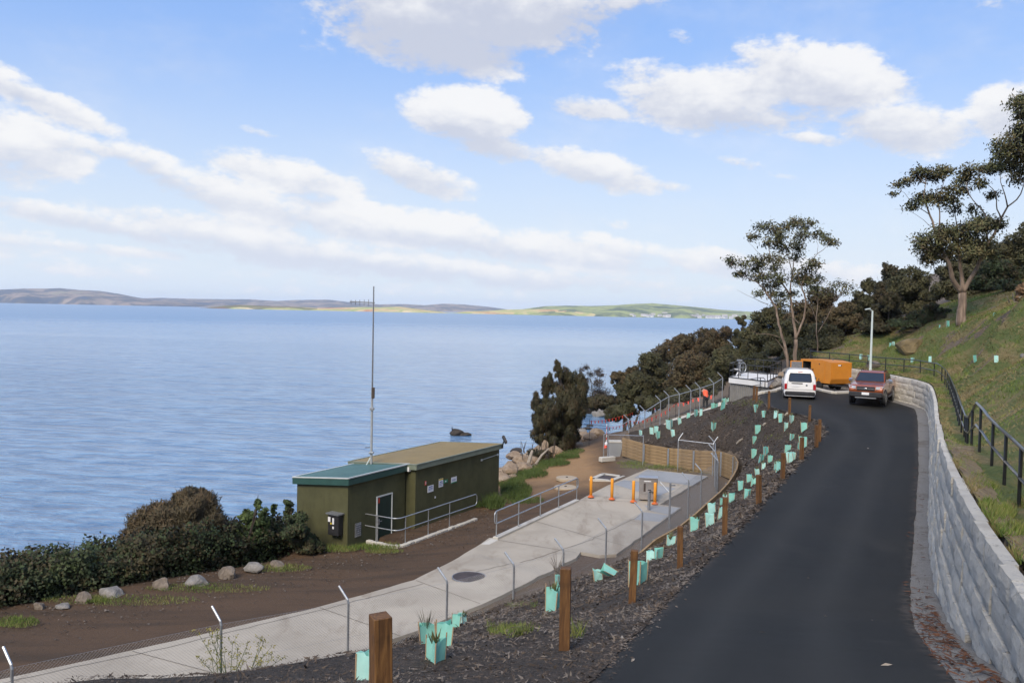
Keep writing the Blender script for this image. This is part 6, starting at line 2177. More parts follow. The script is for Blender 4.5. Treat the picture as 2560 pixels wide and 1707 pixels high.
# ------------------------------------------------------------------ foliage
def leaf_quads(cen, out, size, elong=1.9, droop=.0, spread=.9, jit=.35):
    """rhombic leaf faces: centres (n,3), outward directions (n,3)"""
    n = len(cen)
    d = rng.normal(size=(n, 3)) * spread + out * .6
    d[:, 2] -= droop
    d /= np.linalg.norm(d, axis=1)[:, None] + 1e-9
    w = np.cross(d, rng.normal(size=(n, 3)))
    w /= np.linalg.norm(w, axis=1)[:, None] + 1e-9
    s = size * (1 + rng.uniform(-jit, jit, n))[:, None]
    a = cen - d * s * elong * .5
    b = cen + w * s * .5
    c = cen + d * s * elong * .5
    e = cen - w * s * .5
    v = np.stack([a, b, c, e], 1).reshape(-1, 3)
    f = np.arange(n * 4).reshape(-1, 4)
    return v, f
def soft_normals(me, n):
    n = n / (np.linalg.norm(n, axis=1)[:, None] + 1e-9)
    at = me.attributes.new('spray_normal', 'FLOAT_VECTOR', 'POINT')
    at.data.foreach_set('vector', np.repeat(n, 4, axis=0).astype(np.float32).ravel())
def lobe_points(lobes, n, inner=.35):
    """points mostly on the shells of many small lobes"""
    L = np.array([[*c, *r] for c, r in lobes])
    w = (L[:, 3] * L[:, 4] + L[:, 3] * L[:, 5])
    idx = rng.choice(len(L), n, p=w / w.sum())
    d = rng.normal(size=(n, 3))
    d /= np.linalg.norm(d, axis=1)[:, None]
    r = np.where(rng.random(n) < inner, rng.random(n) ** .5, 1 - .30 * rng.random(n) ** 1.3 + .22 * np.abs(rng.normal(size=n)) * (rng.random(n) < .45))
    p = L[idx, :3] + d * L[idx, 3:] * r[:, None]
    return p, d
def sublobes(c, r, k, frac=(.32, .52), fill=.95):
    out = []
    for _ in range(k):
        d = rng.normal(size=3)
        d /= np.linalg.norm(d)
        q = np.array(c) + d * np.array(r) * fill * rng.random() ** .45 * (1 - frac[0] * .6)
        f = rng.uniform(*frac)
        m = (r[0] * r[1] * r[2]) ** (1 / 3)
        out.append((q, np.array([m * f, m * f, m * f * .85])))
    return out
def foliage_obj(name, parent, loc, lobes, n, size, mat, elong=1.9, droop=0., inner=.35, spread=.9, out_bias=.6, floor=None):
    p, d = lobe_points(lobes, n, inner)
    if floor is not None:
        keep = p[:, 2] > floor
        p, d = p[keep], d[keep]
    v, f = leaf_quads(p, d, size, elong, droop, spread)
    me = np_mesh(name, v - np.array(loc), f, mat)
    mid = np.mean([c for c, r in lobes], axis=0)
    big = p - mid
    big /= np.linalg.norm(big, axis=1)[:, None] + 1e-9
    soft_normals(me, d * .6 + big * .5 + np.array([0, 0, .35]))
    return link(name, me, None, parent)
def px_lobe(cx, cy, rx, ry, Y, depth=None):
    c = np.array(Q(cx, cy, Y))
    return c, np.array([rx * Y / FPX, (depth if depth else rx * Y / FPX), ry * Y / FPX])

def scrub(label, Y, ell, n, size, mat, cat='tree', name='shore_tree', trunk=True, k=34, group=None, elong=1.9, droop=.1, dy=.8, inner=.25, frac=(.17, .36), bark='bark_dark', floor=True):
    """tree or shrub whose crown is a set of ellipses (px, py, rx, ry) around depth Y"""
    lobes = []
    cs = []
    if size > .12:
        n = int(n * 2.5); size *= .62
    for (cx, cy, rx, ry) in ell:
        yy = Y + rng.uniform(-dy, dy)
        c, r = px_lobe(cx, cy, rx, ry, yy, rx * Y / FPX * 1.0)
        cs.append((c, r))
        lobes += sublobes(c, r, k, frac)
    cx = np.mean([c for c, r in cs], axis=0)
    gz = H(cx[0], cx[1])
    t = thing(name, label, cat, (cx[0], cx[1], gz), 0, group)
    foliage_obj('crown', t, (cx[0], cx[1], gz), lobes, n, size, mat, elong, droop, inner, floor=gz + .05 if floor else None)
    if trunk:
        mb = MB()
        base = Vector((cx[0], cx[1], gz - .3))
        for c, r in cs[:4]:
            top = Vector(c)
            mid = base.lerp(top, .5) + Vector((rng.uniform(-.3, .3), rng.uniform(-.3, .3), 0))
            R = max(.07, .028 * (top - base).length)
            mb.tube([base + Vector((rng.uniform(-.15, .15), rng.uniform(-.15, .15), 0)), mid, top], [R, R * .7, R * .25], 6)
            for _ in range(4):
                e_ = Vector(c) + Vector(rng.normal(size=3) * r * .5)
                mb.tube([mid.lerp(top, rng.uniform(.1, .8)), e_], [R * .35, R * .1], 5)
        part('trunk', mb, M[bark], t)
    return t

SG = 'dense scrub trees along the shore'
# shoreline trees right of the lone she-oaks, near to far
scrub('rounded dark scrub tree nearest the flag lines on the shore', 78, [(1575, 972, 34, 36), (1610, 965, 40, 45), (1560, 1000, 25, 22)], 9000, .17, M['leaf_dark'], group=SG)
scrub('brownish scrub tree with rusty top left of the far fence', 80, [(1545, 950, 22, 26), (1588, 940, 30, 24)], 6000, .17, M['leaf_rust'], group=SG)
scrub('tall dark scrub tree behind the middle of the far fence', 82, [(1640, 935, 50, 60), (1655, 975, 55, 40), (1625, 900, 30, 26)], 11000, .18, M['leaf_dark'], group=SG)
scrub('rusty brown scrub tree with its top against the bay', 92, [(1690, 880, 50, 40), (1725, 865, 40, 34), (1650, 890, 30, 28)], 9500, .19, M['leaf_rust'], group=SG)
scrub('wide brown scrub tree behind the person in orange', 76, [(1720, 935, 60, 55), (1765, 920, 55, 55), (1700, 970, 50, 40)], 12000, .18, M['leaf_rust'], group=SG)
scrub('brown topped scrub tree below the town hill', 100, [(1765, 850, 45, 30), (1800, 845, 40, 34), (1780, 880, 60, 40)], 9500, .2, M['leaf_rust'], group=SG)
scrub('small lone dark tree standing against the far water left of the big gum', 96, [(1856, 808, 17, 24), (1849, 835, 22, 24), (1872, 842, 18, 22)], 4200, .2, M['leaf_dark'], group=SG, k=8)
scrub('dark scrub tree above the deck platform', 72, [(1815, 905, 50, 55), (1850, 895, 48, 50), (1800, 935, 40, 40)], 12000, .17, M['leaf_dark'], group=SG)
scrub('olive scrub tree filling the gap left of the gum trunks', 78, [(1890, 850, 45, 50), (1925, 820, 50, 55), (1880, 890, 45, 40)], 12000, .18, M['leaf_dark'], group=SG)
BG = 'dark trees behind the parking pad'
scrub('dark tree directly behind the gum trunks', 70, [(1950, 870, 55, 60), (1985, 840, 50, 55), (1940, 910, 50, 40)], 13000, .17, M['leaf_dark'], group=BG)
scrub('brown green tree with pale stems right of the big gum', 76, [(2010, 790, 50, 50), (2050, 770, 48, 50), (2030, 840, 60, 50)], 13000, .18, M['leaf_rust'], group=BG)
scrub('dark tree behind the orange generator', 66, [(2030, 880, 55, 45), (2075, 880, 55, 50), (2060, 850, 60, 40)], 12000, .16, M['leaf_dark'], group=BG)
scrub('reddish brown bush crown left of the lamp post', 72, [(2110, 790, 42, 36), (2130, 830, 50, 40), (2090, 820, 40, 34)], 10000, .17, M['leaf_rust'], group=BG)
scrub('dark tree behind the lamp post', 66, [(2140, 860, 55, 45), (2185, 840, 50, 50), (2160, 890, 50, 30)], 11000, .16, M['leaf_dark'], group=BG)
scrub('thin topped tree on the skyline above the lamp post', 86, [(2172, 715, 22, 26), (2160, 750, 30, 30), (2185, 770, 40, 34), (2150, 790, 40, 34)], 7500, .19, M['leaf_dark'], group=BG, inner=.4)
scrub('see-through topped tree on the skyline left of the large eucalypt', 80, [(2225, 676, 30, 24), (2240, 700, 34, 26), (2215, 735, 36, 34)], 4600, .17, M['leaf_oak'], group=BG, inner=.5)
scrub('olive cone shaped tree left of the large eucalypt', 64, [(2215, 790, 42, 50), (2205, 840, 52, 40), (2222, 755, 26, 26)], 12000, .14, M['leaf_oak'], group=BG, elong=3, droop=.5)
scrub('black green tree left of the large eucalypt trunk', 74, [(2275, 720, 50, 55), (2300, 770, 55, 50), (2260, 780, 50, 50)], 13000, .17, M['leaf_dark'], group=BG)
scrub('dark bush on the grass edge below the large eucalypt', 61, [(2290, 805, 50, 30), (2340, 790, 45, 30), (2255, 830, 50, 28)], 10000, .15, M['leaf_hedge'], group=BG)
scrub('dark green tree directly behind the large eucalypt trunk', 68, [(2370, 740, 50, 60), (2420, 740, 50, 55), (2385, 690, 45, 40)], 13000, .16, M['leaf_dark'], group=BG)
scrub('dense green tree right of the large eucalypt trunk', 64, [(2460, 720, 50, 60), (2490, 690, 50, 60), (2470, 765, 50, 34)], 13000, .16, M['leaf_hedge'], group=BG)
scrub('dark tree on the skyline at the right edge', 66, [(2515, 630, 44, 42), (2550, 650, 50, 60), (2590, 610, 60, 60), (2520, 690, 44, 44)], 14000, .16, M['leaf_dark'], group=BG)
for i_, (cx, cy, Y, lab) in enumerate(((2610, 690, 60, 'dark shrub cut by the right edge behind the brush pile'), (2000, 905, 62, 'low dark bush just left of the generator'), (1905, 915, 66, 'low dark bush behind the deck rails'), (2110, 905, 63, 'low dark bush just right of the generator'))):
    scrub(lab, Y, [(cx, cy, 55, 34), (cx + 30, cy + 12, 40, 24)], 8000, .14, M['leaf_dark'], 'bush', 'scrub_bush', False, group='low bushes behind the parking pad')
for i_, (cx, cy, Y, lab) in enumerate(((1500, 1010, 72, 'low grey bush on the rocks behind the flags'), (1545, 1030, 68, 'low dark bush below the first shore tree'), (1620, 1010, 68, 'low dark bush behind the fence gate posts'), (1690, 990, 66, 'low dark bush behind the far fence left of the person'), (1760, 970, 64, 'low dark bush right behind the person'))):
    scrub(lab, Y, [(cx, cy, 40, 22), (cx + 24, cy - 6, 30, 18)], 5000, .13, M['leaf_dark' if i_ != 0 else 'leaf_oak'], 'bush', 'scrub_bush', False, group='low bushes behind the far fence')

scrub('dark tree filling the skyline between the two large eucalypts', 74, [(2440, 650, 45, 45), (2410, 690, 50, 45), (2480, 640, 40, 40)], 11000, .17, M['leaf_dark'], group=BG)
scrub('dark green tree behind the brush pile on the crest', 60, [(2540, 740, 50, 40), (2500, 750, 44, 34)], 9000, .15, M['leaf_hedge'], group=BG)
# brush pile at the right edge of the crest
bp = Vector(Q(2555, 715, 47))
bt = thing('brush_pile', 'heap of dry brown branches and leaves on the crest at the right edge', 'brush pile', (bp.x, bp.y, H(bp.x, bp.y)))
foliage_obj('dry_leaves', bt, tuple(bt.location), sublobes(np.array(bp) + np.array([.4, 0, -.2]), np.array([.9, .8, .8]), 10), 3500, .11, M['leaf_dry'], 1.6)
mb = MB()
for k in range(14):
    a = bp + Vector((rg.uniform(-.9, 1), rg.uniform(-.4, .4), rg.uniform(-1.0, -.2)))
    mb.tube([a, a + Vector((rg.uniform(-.9, .9), rg.uniform(-.4, .4), rg.uniform(-.2, .7)))], [.05, .02], 5)
part('branch', mb, M['driftwood'], bt)
tag(bt.children[-1], kind='stuff')

# ------------------------------------------------------------------ eucalypts
GK = .62
def gum(name, label, Y, limbs, clusters, conv, base_r, root_px, leaf=.15, n_per=90, seed=0, depth=1.0, dead=(), fill=.95):
    """limbs: pixel polylines (first point joins an earlier limb or the ground); clusters: (x, y, r) of foliage"""
    r = random.Random(seed)
    rt = Vector(Q(*conv(*root_px), Y))
    gz = H(rt.x, rt.y)
    t = thing(name, label, 'tree', (rt.x, rt.y, gz))
    nodes = []
    trunk = MB()
    def depth_at(pxy, start, sl, i, n):
        return start + sl * i / max(1, n - 1)
    ends = []
    for li, (pl, r0, r1, sl) in enumerate(limbs):
        st = 0.0
        if nodes and li > 0:
            q0 = Vector(Q(*conv(*pl[0]), Y))
            st = min(nodes, key=lambda nd_: (nd_[0].x - q0.x) ** 2 + (nd_[0].z - q0.z) ** 2)[1]
        pts3 = []
        n = len(pl)
        for i, q_ in enumerate(pl):
            dd = st + sl * i / max(1, n - 1)
            p = Vector(Q(*conv(*q_), Y + dd))
            pts3.append(p)
            nodes.append((p, dd))
        if li == 0:
            pts3[0].z = min(pts3[0].z, H(pts3[0].x, pts3[0].y) - .2)
        sp_ = spline(pts3, .5)
        m = len(sp_)
        sp_ = [p + Vector((r.uniform(-.03, .03), r.uniform(-.03, .03), 0)) if 0 < i < m - 1 else p for i, p in enumerate(sp_)]
        r0, r1 = r0 * GK, r1 * GK
        rr = [r0 + (r1 - r0) * (i / (m - 1)) ** .8 for i in range(m)]
        trunk.tube(sp_, rr, 8)
        for i, p in enumerate(sp_):
            nodes.append((p, p.y - Y))
    nodes_np = np.array([[n_[0].x, n_[0].y, n_[0].z] for n_ in nodes])
    part('trunk', trunk, M['bark'], t, smooth=True)
    tw_ = MB()
    P_, D_ = [], []
    for (x, y, cr) in clusters:
        px, py = conv(x, y)
        c0 = np.array(Q(px, py, Y))
        j = np.argmin((nodes_np[:, 0] - c0[0]) ** 2 + (nodes_np[:, 2] - c0[2]) ** 2)
        base = nodes_np[j]
        R = cr * conv.k * Y / FPX * 1.18
        yy = base[1] + r.uniform(-1, 1) * depth * (R + .4)
        c = np.array(Q(px, py, yy))
        tw_.tube([Vector(base), Vector((base + c) / 2) + Vector((r.uniform(-.15, .15), 0, r.uniform(-.1, .2))), Vector(c)], [.035, .025, .008], 5)
        m = int(n_per * (R / .9) ** 1.6) + 14
        # each cluster is a handful of drooping sprays
        for s_ in range(4 + int(R * 6)):
            d = rng.normal(size=3); d /= np.linalg.norm(d)
            sc = c + d * np.array([R, R, R * .8]) * rng.random() ** .5 * fill
            k = max(4, m // (4 + int(R * 6)))
            q_ = sc + rng.normal(size=(k, 3)) * np.array([.34, .34, .24]) * min(1.0, R + .3)
            P_.append(q_); D_.append(np.tile(d, (k, 1)))
            tw_.tube([Vector(c), Vector(sc)], [.012, .005], 4, cap=False)
    P_, D_ = np.concatenate(P_), np.concatenate(D_)
    v, f_ = leaf_quads(P_, D_, leaf * .52, 2.9, .55, .8)
    gm = np_mesh('gum_crown', v - np.array(t.location), f_, M['leaf_gum'])
    soft_normals(gm, D_ * .7 + np.array([0, 0, .4]))
    link('crown', gm, None, t)
    part('twigs', tw_, M['twig'], t)
    tag(t.children[-1], kind='stuff')
    return t
class Conv:
    def __init__(s, ox, oy, sc): s.o = (ox, oy); s.s = sc; s.k = 1 / sc
    def __call__(s, x, y): return (s.o[0] + x / s.s, s.o[1] + y / s.s)
c1 = Conv(1780, 530, 3.92)
gum('eucalyptus_tree', 'tall open eucalypt with three pale trunks behind the white van', 60, [
    ([(800, 1580), (806, 1500), (815, 1400), (820, 1250)], .26, .22, .0),
    ([(820, 1250), (812, 1150), (800, 1080), (780, 930), (765, 820)], .19, .13, .5),
    ([(765, 820), (730, 760), (690, 700), (650, 640), (620, 580), (590, 480), (560, 380)], .12, .04, -.8),
    ([(765, 820), (770, 700), (790, 590), (800, 480), (850, 400), (900, 300), (930, 180)], .10, .025, .9),
    ([(790, 590), (740, 430), (700, 330), (640, 230), (600, 160)], .06, .02, -.4),
    ([(820, 1250), (850, 1170), (880, 1100), (910, 980), (915, 850), (885, 760), (880, 730)], .15, .09, -.5),
    ([(880, 730), (905, 640), (920, 600), (960, 510), (1030, 410), (1090, 370), (1150, 300)], .085, .02, -.9),
    ([(880, 730), (850, 640), (840, 560)], .05, .02, .5),
    ([(745, 1580), (735, 1400), (690, 1230), (655, 1100), (635, 1000), (620, 930), (575, 860), (520, 770)], .20, .09, -.6),
    ([(520, 770), (440, 690), (330, 640), (250, 590), (190, 510)], .07, .02, -1.0),
    ([(575, 860), (520, 780), (500, 700), (500, 600), (450, 540), (410, 460)], .07, .02, .8),
    ([(550, 905), (480, 880), (420, 850), (330, 810), (240, 760)], .045, .008, -.8),
    ([(670, 1230), (600, 1205), (520, 1195), (440, 1190), (390, 1160)], .045, .012, -1.2),
    ([(720, 1420), (700, 1340), (660, 1290), (620, 1240)], .06, .02, -.3),
    ([(600, 470), (470, 410), (400, 340), (355, 290)], .035, .01, -.2),
    ([(1030, 410), (1038, 330), (1020, 250)], .025, .008, .2), ([(850, 1090), (790, 1030), (690, 950)], .05, .01, .5)],
    [(520, 150, 50), (600, 170, 50), (680, 230, 60), (720, 150, 35), (790, 120, 45), (850, 110, 45), (940, 110, 50), (900, 230, 55), (1030, 220, 42), (1110, 260, 55), (1190, 310, 32), (370, 245, 28), (430, 240, 22), (540, 290, 42), (830, 310, 48), (700, 360, 55), (650, 290, 38),
     (850, 370, 36), (420, 460, 46), (190, 470, 34), (180, 510, 30), (300, 500, 40), (480, 520, 42), (560, 460, 40), (650, 480, 62), (830, 460, 42), (1000, 500, 50), (950, 560, 42), (420, 560, 45), (460, 650, 50), (330, 590, 40), (250, 600, 26), (560, 640, 38), (620, 560, 38), (680, 640, 45),
     (850, 620, 48), (900, 660, 55), (840, 680, 38), (550, 720, 46), (640, 700, 42), (450, 800, 30), (600, 800, 42), (680, 820, 42), (800, 790, 32), (930, 690, 38), (1030, 650, 45), (1010, 740, 45), (640, 910, 52)], c1, .26, (800, 1560), seed=3, n_per=760, leaf=.15)
c2 = Conv(2200, 200, 2.3056)
gum('eucalyptus_tree', 'large spreading eucalypt on the grassy crest with a thick trunk and orange limb', 55, [
    ([(468, 1412), (470, 1350), (472, 1300), (475, 1225)], .54, .40, 0),
    ([(474, 1228), (440, 1180), (420, 1150), (400, 1060), (350, 960), (320, 880), (290, 780), (255, 690), (265, 600)], .30, .03, -1.2),
    ([(330, 900), (345, 790), (340, 700), (360, 620), (380, 550)], .09, .03, .8),
    ([(475, 1228), (470, 1120), (455, 1010), (450, 900), (440, 820)], .27, .06, .9),
    ([(477, 1228), (520, 1150), (570, 1060), (610, 960), (660, 880), (700, 800), (735, 730), (790, 690), (825, 620), (840, 540)], .27, .035, -.7),
    ([(735, 730), (720, 660), (695, 590), (690, 520)], .08, .02, .7), ([(700, 800), (670, 720), (668, 650), (620, 600), (600, 540)], .08, .02, -.8),
    ([(620, 930), (612, 860), (610, 780), (560, 720), (510, 660), (500, 580)], .10, .03, .9),
    ([(290, 780), (230, 740), (190, 720), (140, 650), (100, 640)], .05, .01, -.5), ([(300, 850), (230, 790), (150, 750), (80, 745)], .03, .006, -.6), ([(240, 960), (210, 935), (185, 915), (168, 888)], .035, .008, -.2), ([(400, 1050), (320, 1000), (240, 960)], .08, .03, -.4)],
    [(80, 665, 12), (110, 610, 20), (150, 590, 20), (210, 540, 33), (255, 530, 33), (300, 545, 33), (350, 530, 33), (400, 525, 28), (240, 690, 38), (180, 730, 23), (290, 670, 30), (340, 690, 38), (400, 690, 33), (440, 740, 28), (410, 630, 26), (470, 580, 30), (520, 520, 32), (500, 560, 28),
     (490, 640, 28), (580, 600, 26), (590, 520, 23), (640, 500, 30), (640, 660, 22), (520, 740, 22), (690, 510, 36), (760, 490, 42), (790, 560, 33), (810, 520, 33), (250, 920, 40), (300, 960, 45), (240, 960, 28), (380, 860, 40), (430, 900, 55), (350, 920, 50), (480, 880, 48), (530, 940, 48),
     (500, 840, 28), (560, 840, 45), (610, 830, 45), (690, 830, 30), (590, 930, 48), (420, 970, 50), (300, 1010, 45), (380, 1010, 45), (540, 990, 38), (610, 980, 38), (640, 1000, 28), (270, 1040, 28), (580, 820, 40), (640, 840, 36)], c2, .6, (468, 1405), seed=8, n_per=1050, leaf=.145)
gum('eucalyptus_tree', 'eucalypt crown reaching in from the top right edge of the view', 52, [
    ([(960, 1330), (955, 1100), (930, 850), (900, 650)], .4, .2, 0), ([(900, 650), (860, 500), (800, 420), (740, 390), (690, 420)], .14, .03, -.6), ([(900, 650), (900, 450), (860, 330), (810, 230), (800, 140)], .14, .03, .5), ([(930, 850), (860, 640), (800, 560)], .1, .03, .6)],
    [(700, 390, 38), (760, 360, 48), (810, 330, 48), (690, 430, 28), (800, 200, 42), (790, 130, 36), (820, 270, 38), (860, 180, 45), (870, 280, 50), (870, 380, 50), (840, 440, 45), (770, 420, 40), (730, 470, 36), (830, 110, 34), (900, 330, 60), (900, 470, 60)], c2, .4, (960, 1330), seed=12, n_per=1050, leaf=.145)
# slim pale-stemmed gum behind the generator
c3 = Conv(1780, 530, 3.92)
gum('eucalyptus_sapling', 'thin pale stemmed eucalypt between the big gum and the generator', 64, [
    ([(1040, 1500), (1035, 1300), (1020, 1080), (1035, 900), (1050, 760)], .12, .03, 0), ([(1020, 1080), (990, 960), (930, 880)], .06, .02, -.5), ([(1040, 1180), (1100, 1080), (1160, 960), (1200, 880)], .06, .02, .4), ([(1035, 900), (1000, 800), (1010, 700)], .04, .015, .3)],
    [(1200, 720, 42), (1240, 700, 30), (1310, 700, 34), (1320, 760, 38), (1370, 740, 24), (1290, 790, 30), (1180, 780, 36), (1030, 760, 40), (1100, 800, 40)], c3, .12, (1040, 1500), seed=21, n_per=260)

# ------------------------------------------------------------------ she-oaks on the point
ca_ = thing('sheoak_tree', 'dense drooping she-oak on the point, left of the open one', 'tree', tuple(hit(1400, 1128)))
Yo = ca_.location.y
lb = []
for (cx, cy, rx, ry) in ((1400, 1000, 56, 56), (1358, 1035, 34, 50), (1345, 1010, 22, 34), (1446, 1010, 30, 60), (1410, 1095, 50, 34), (1350, 1090, 26, 24), (1425, 950, 34, 32), (1394, 930, 12, 22), (1372, 965, 26, 32), (1448, 975, 24, 36), (1350, 1065, 22, 26), (1400, 1070, 42, 45), (1435, 1040, 26, 50), (1382, 1105, 34, 24), (1392, 908, 7, 12)):
    c_, r_ = px_lobe(cx, cy, rx, ry, Yo + rng.uniform(-.5, .5))
    lb += [(q0, q1 * np.array([.8, .8, 1.6])) for q0, q1 in sublobes(c_, r_, 18, (.16, .36))]
foliage_obj('crown', ca_, tuple(ca_.location), lb, 56000, .055, M['leaf_oak'], 5.5, 1.1, .3, .5)
part('trunk', MB().tube(spline([ca_.location + Vector((.3, 0, -.3)), ca_.location + Vector((.2, 0, 1.5)), Vector(Q(1410, 1000, Yo)), Vector(Q(1395, 930, Yo))], .5), .13, 7).tube([ca_.location + Vector((1.0, .2, -.3)), Vector(Q(1440, 1040, Yo)), Vector(Q(1445, 970, Yo))], [.14, .10, .04], 7), M['bark_dark'], ca_)
c5 = Conv(1300, 850, 3.92)
gp_ = hit(1516, 1076)
ob = gum('sheoak_tree', 'leaning open crowned she-oak with bare dark limbs over the water', gp_.y, [
    ([(850, 890), (835, 850), (790, 800), (755, 760), (740, 700)], .20, .14, 0), ([(740, 700), (725, 620), (720, 560), (705, 500), (700, 450), (695, 380), (680, 330), (640, 270)], .13, .02, -.4),
    ([(740, 700), (710, 680), (690, 650), (630, 620), (590, 600)], .08, .02, .5), ([(755, 760), (700, 750), (650, 730)], .05, .015, -.5), ([(720, 560), (760, 520), (820, 520)], .06, .015, .5), ([(740, 700), (790, 690), (840, 720)], .05, .015, -.4), ([(700, 450), (740, 400), (770, 330)], .05, .012, .4)],
    [(640, 270, 22), (600, 290, 18), (690, 330, 22), (770, 310, 30), (790, 350, 22), (780, 420, 44), (760, 500, 60), (840, 540, 60), (880, 600, 46), (720, 600, 64), (660, 640, 60), (700, 700, 44), (800, 660, 58), (640, 720, 46), (800, 590, 50), (740, 680, 50), (830, 620, 38), (600, 690, 26), (690, 760, 20), (660, 400, 26), (640, 480, 30)], c5, .2, (850, 890), seed=31, n_per=1100, leaf=.13)
ob.children[1].data.materials[0] = M['leaf_oak']
ob.children[0].data.materials[0] = M['bark_dark']

# ------------------------------------------------------------------ hedge, shrubs and rocks along the left path edge
hdg_l = []
for k in range(46):
    u = k / 45
    px = -60 + 770 * u
    top = 1352 + (1250 - 1352) * max(0, (u - .1)) ** 1.0 + 10 * math.sin(k * 1.7)
    bot = 1530 - 150 * u
    b0 = Vector(P(px, bot, 9.78))
    for dpt in (0.6, 1.7, 2.9):
        hh = 1.2 + .75 * noise.noise(Vector((px * .013, dpt, 0)))
        c = b0 + Vector((-.35 * dpt, .95 * dpt, hh * .5 - .12 * dpt))
        hdg_l += sublobes(np.array(c), np.array([.8, .8, hh * .66]), 8, (.22, .46))
        hdg_l += [(np.array(c) - np.array([0, 0, hh * .35 + .25]), np.array([.6, .5, .55]))]
p0 = P(300, 1480, 9.78)
hd_ = thing('coastal_hedge', 'dark green tangled hedge of coastal scrub along the seaward edge of the dirt path', 'hedge', p0)
foliage_obj('foliage', hd_, p0, hdg_l, 95000, .082, M['leaf_hedge'], 1.6, .0, .2, floor=CAMZ - 11.2)
mb = MB()
for k in range(60):
    q_, _ = lobe_points(hdg_l, 1, 0)
    a = Vector(q_[0])
    mb.tube([a - Vector((0, 0, .3)), a + Vector((rg.uniform(-.1, .1), rg.uniform(-.1, .1), rg.uniform(.1, .35)))], [.012, .005], 4)
part('stems', mb, M['twig'], hd_)
tag(hd_.children[-1], kind='stuff')
M['leaf_needle'] = mat_leaf('shrub_needles', (.050, .042, .022), (.125, .100, .055), (.13, .08, .04), amt=.18)
scrub('brown olive dome shaped needle shrub rising above the hedge', 33.5, [(475, 1285, 80, 58), (415, 1308, 80, 56), (365, 1345, 65, 44), (520, 1310, 66, 52), (478, 1250, 52, 30), (555, 1338, 48, 42), (325, 1372, 46, 32)], 70000, .036, M['leaf_needle'], 'shrub', 'needle_shrub', False, k=30, elong=7, droop=-.7, frac=(.2, .42), floor=False)
scrub('dark leafy shrub leaning on the small hut corner', 32.6, [(735, 1320, 40, 50), (770, 1350, 50, 40), (720, 1270, 16, 26), (700, 1345, 40, 40), (800, 1372, 32, 16)], 22000, .072, M['leaf_hedge'], 'shrub', 'leafy_shrub', True, k=22, elong=1.6)
scrub('bright green shrub with upright leafy shoots left of the hut corner', 32.4, [(620, 1300, 26, 34), (655, 1300, 22, 32), (645, 1262, 10, 24), (590, 1330, 30, 26), (685, 1275, 8, 22), (640, 1340, 40, 26)], 7500, .075, M['leaf_bright'], 'shrub', 'leafy_shrub', True, k=22, elong=1.6, inner=.5)
def rock_mesh(seed, flat=.6, n=3):
    import bmesh
    bm = bmesh.new()
    bmesh.ops.create_icosphere(bm, subdivisions=n, radius=1)
    r = random.Random(seed)
    pl = [(Vector((r.gauss(0, 1), r.gauss(0, 1), r.gauss(0, .8))).normalized(), r.uniform(.55, .88)) for _ in range(14)]
    for v in bm.verts:
        p = v.co.copy()
        for nn, dd in pl:
            k = p.dot(nn)
            if k > dd: p -= nn * (k - dd) * .95
        p *= 1 + .10 * noise.fractal(p * 1.9 + Vector((seed * 3.1, 0, 0)), 1, 2, 4)
        v.co = Vector((p.x, p.y, p.z * flat))
    me = bpy.data.meshes.new('rock')
    bm.to_mesh(me)
    bm.free()
    return me
def rock(name, label, p, size, mat, seed, flat=.6, rz=None, cat='boulder', group=None, sink=.25):
    me = rock_mesh(seed, flat)
    o = link(name, me, mat)
    tag(o, label, cat, group)
    o.location = Vector(p) + Vector((0, 0, size[2] * flat * (.5 - sink)))
    o.scale = size
    o.rotation_euler = (rg.uniform(-.15, .15), rg.uniform(-.15, .15), rg.uniform(0, 6.28) if rz is None else rz)
    return o
M['rock_bank'] = mat_rock('bank_rock', (.10, .085, .07), (.19, .155, .125), (.28, .24, .20))
bl = ['small pale boulder at the left end of the rock row', 'low grey boulder, second in the row from the left', 'rounded boulder with grass at its foot, third in the row', 'long low boulder, fourth in the row along the hedge', 'upright pinkish boulder, fifth in the row along the hedge', 'long flat pale boulder, sixth in the row along the hedge', 'angular peaked boulder, seventh in the row along the hedge', 'long tilted pale boulder, eighth in the row nearest the hut shrubs', 'last low grey boulder of the row, toward the small hut']
for i, (px, py, w, h) in enumerate(((100, 1519, 24, 20), (158, 1518, 30, 14), (213, 1504, 36, 28), (282, 1483, 48, 22), (406, 1470, 32, 28), (490, 1458, 48, 22), (571, 1442, 34, 30), (636, 1424, 42, 24), (692, 1416, 28, 16))):
    p = P(px, py, 9.78)
    k = p[1] / FPX
    rock('boulder', bl[i], p, (w * k * .85, w * k * .6, h * k * 1.2), M['rock_grey' if i % 2 else 'rock_bank'], 60 + i, .62, rad(-20) + rg.uniform(-.3, .3), group='boulders along the hedge')
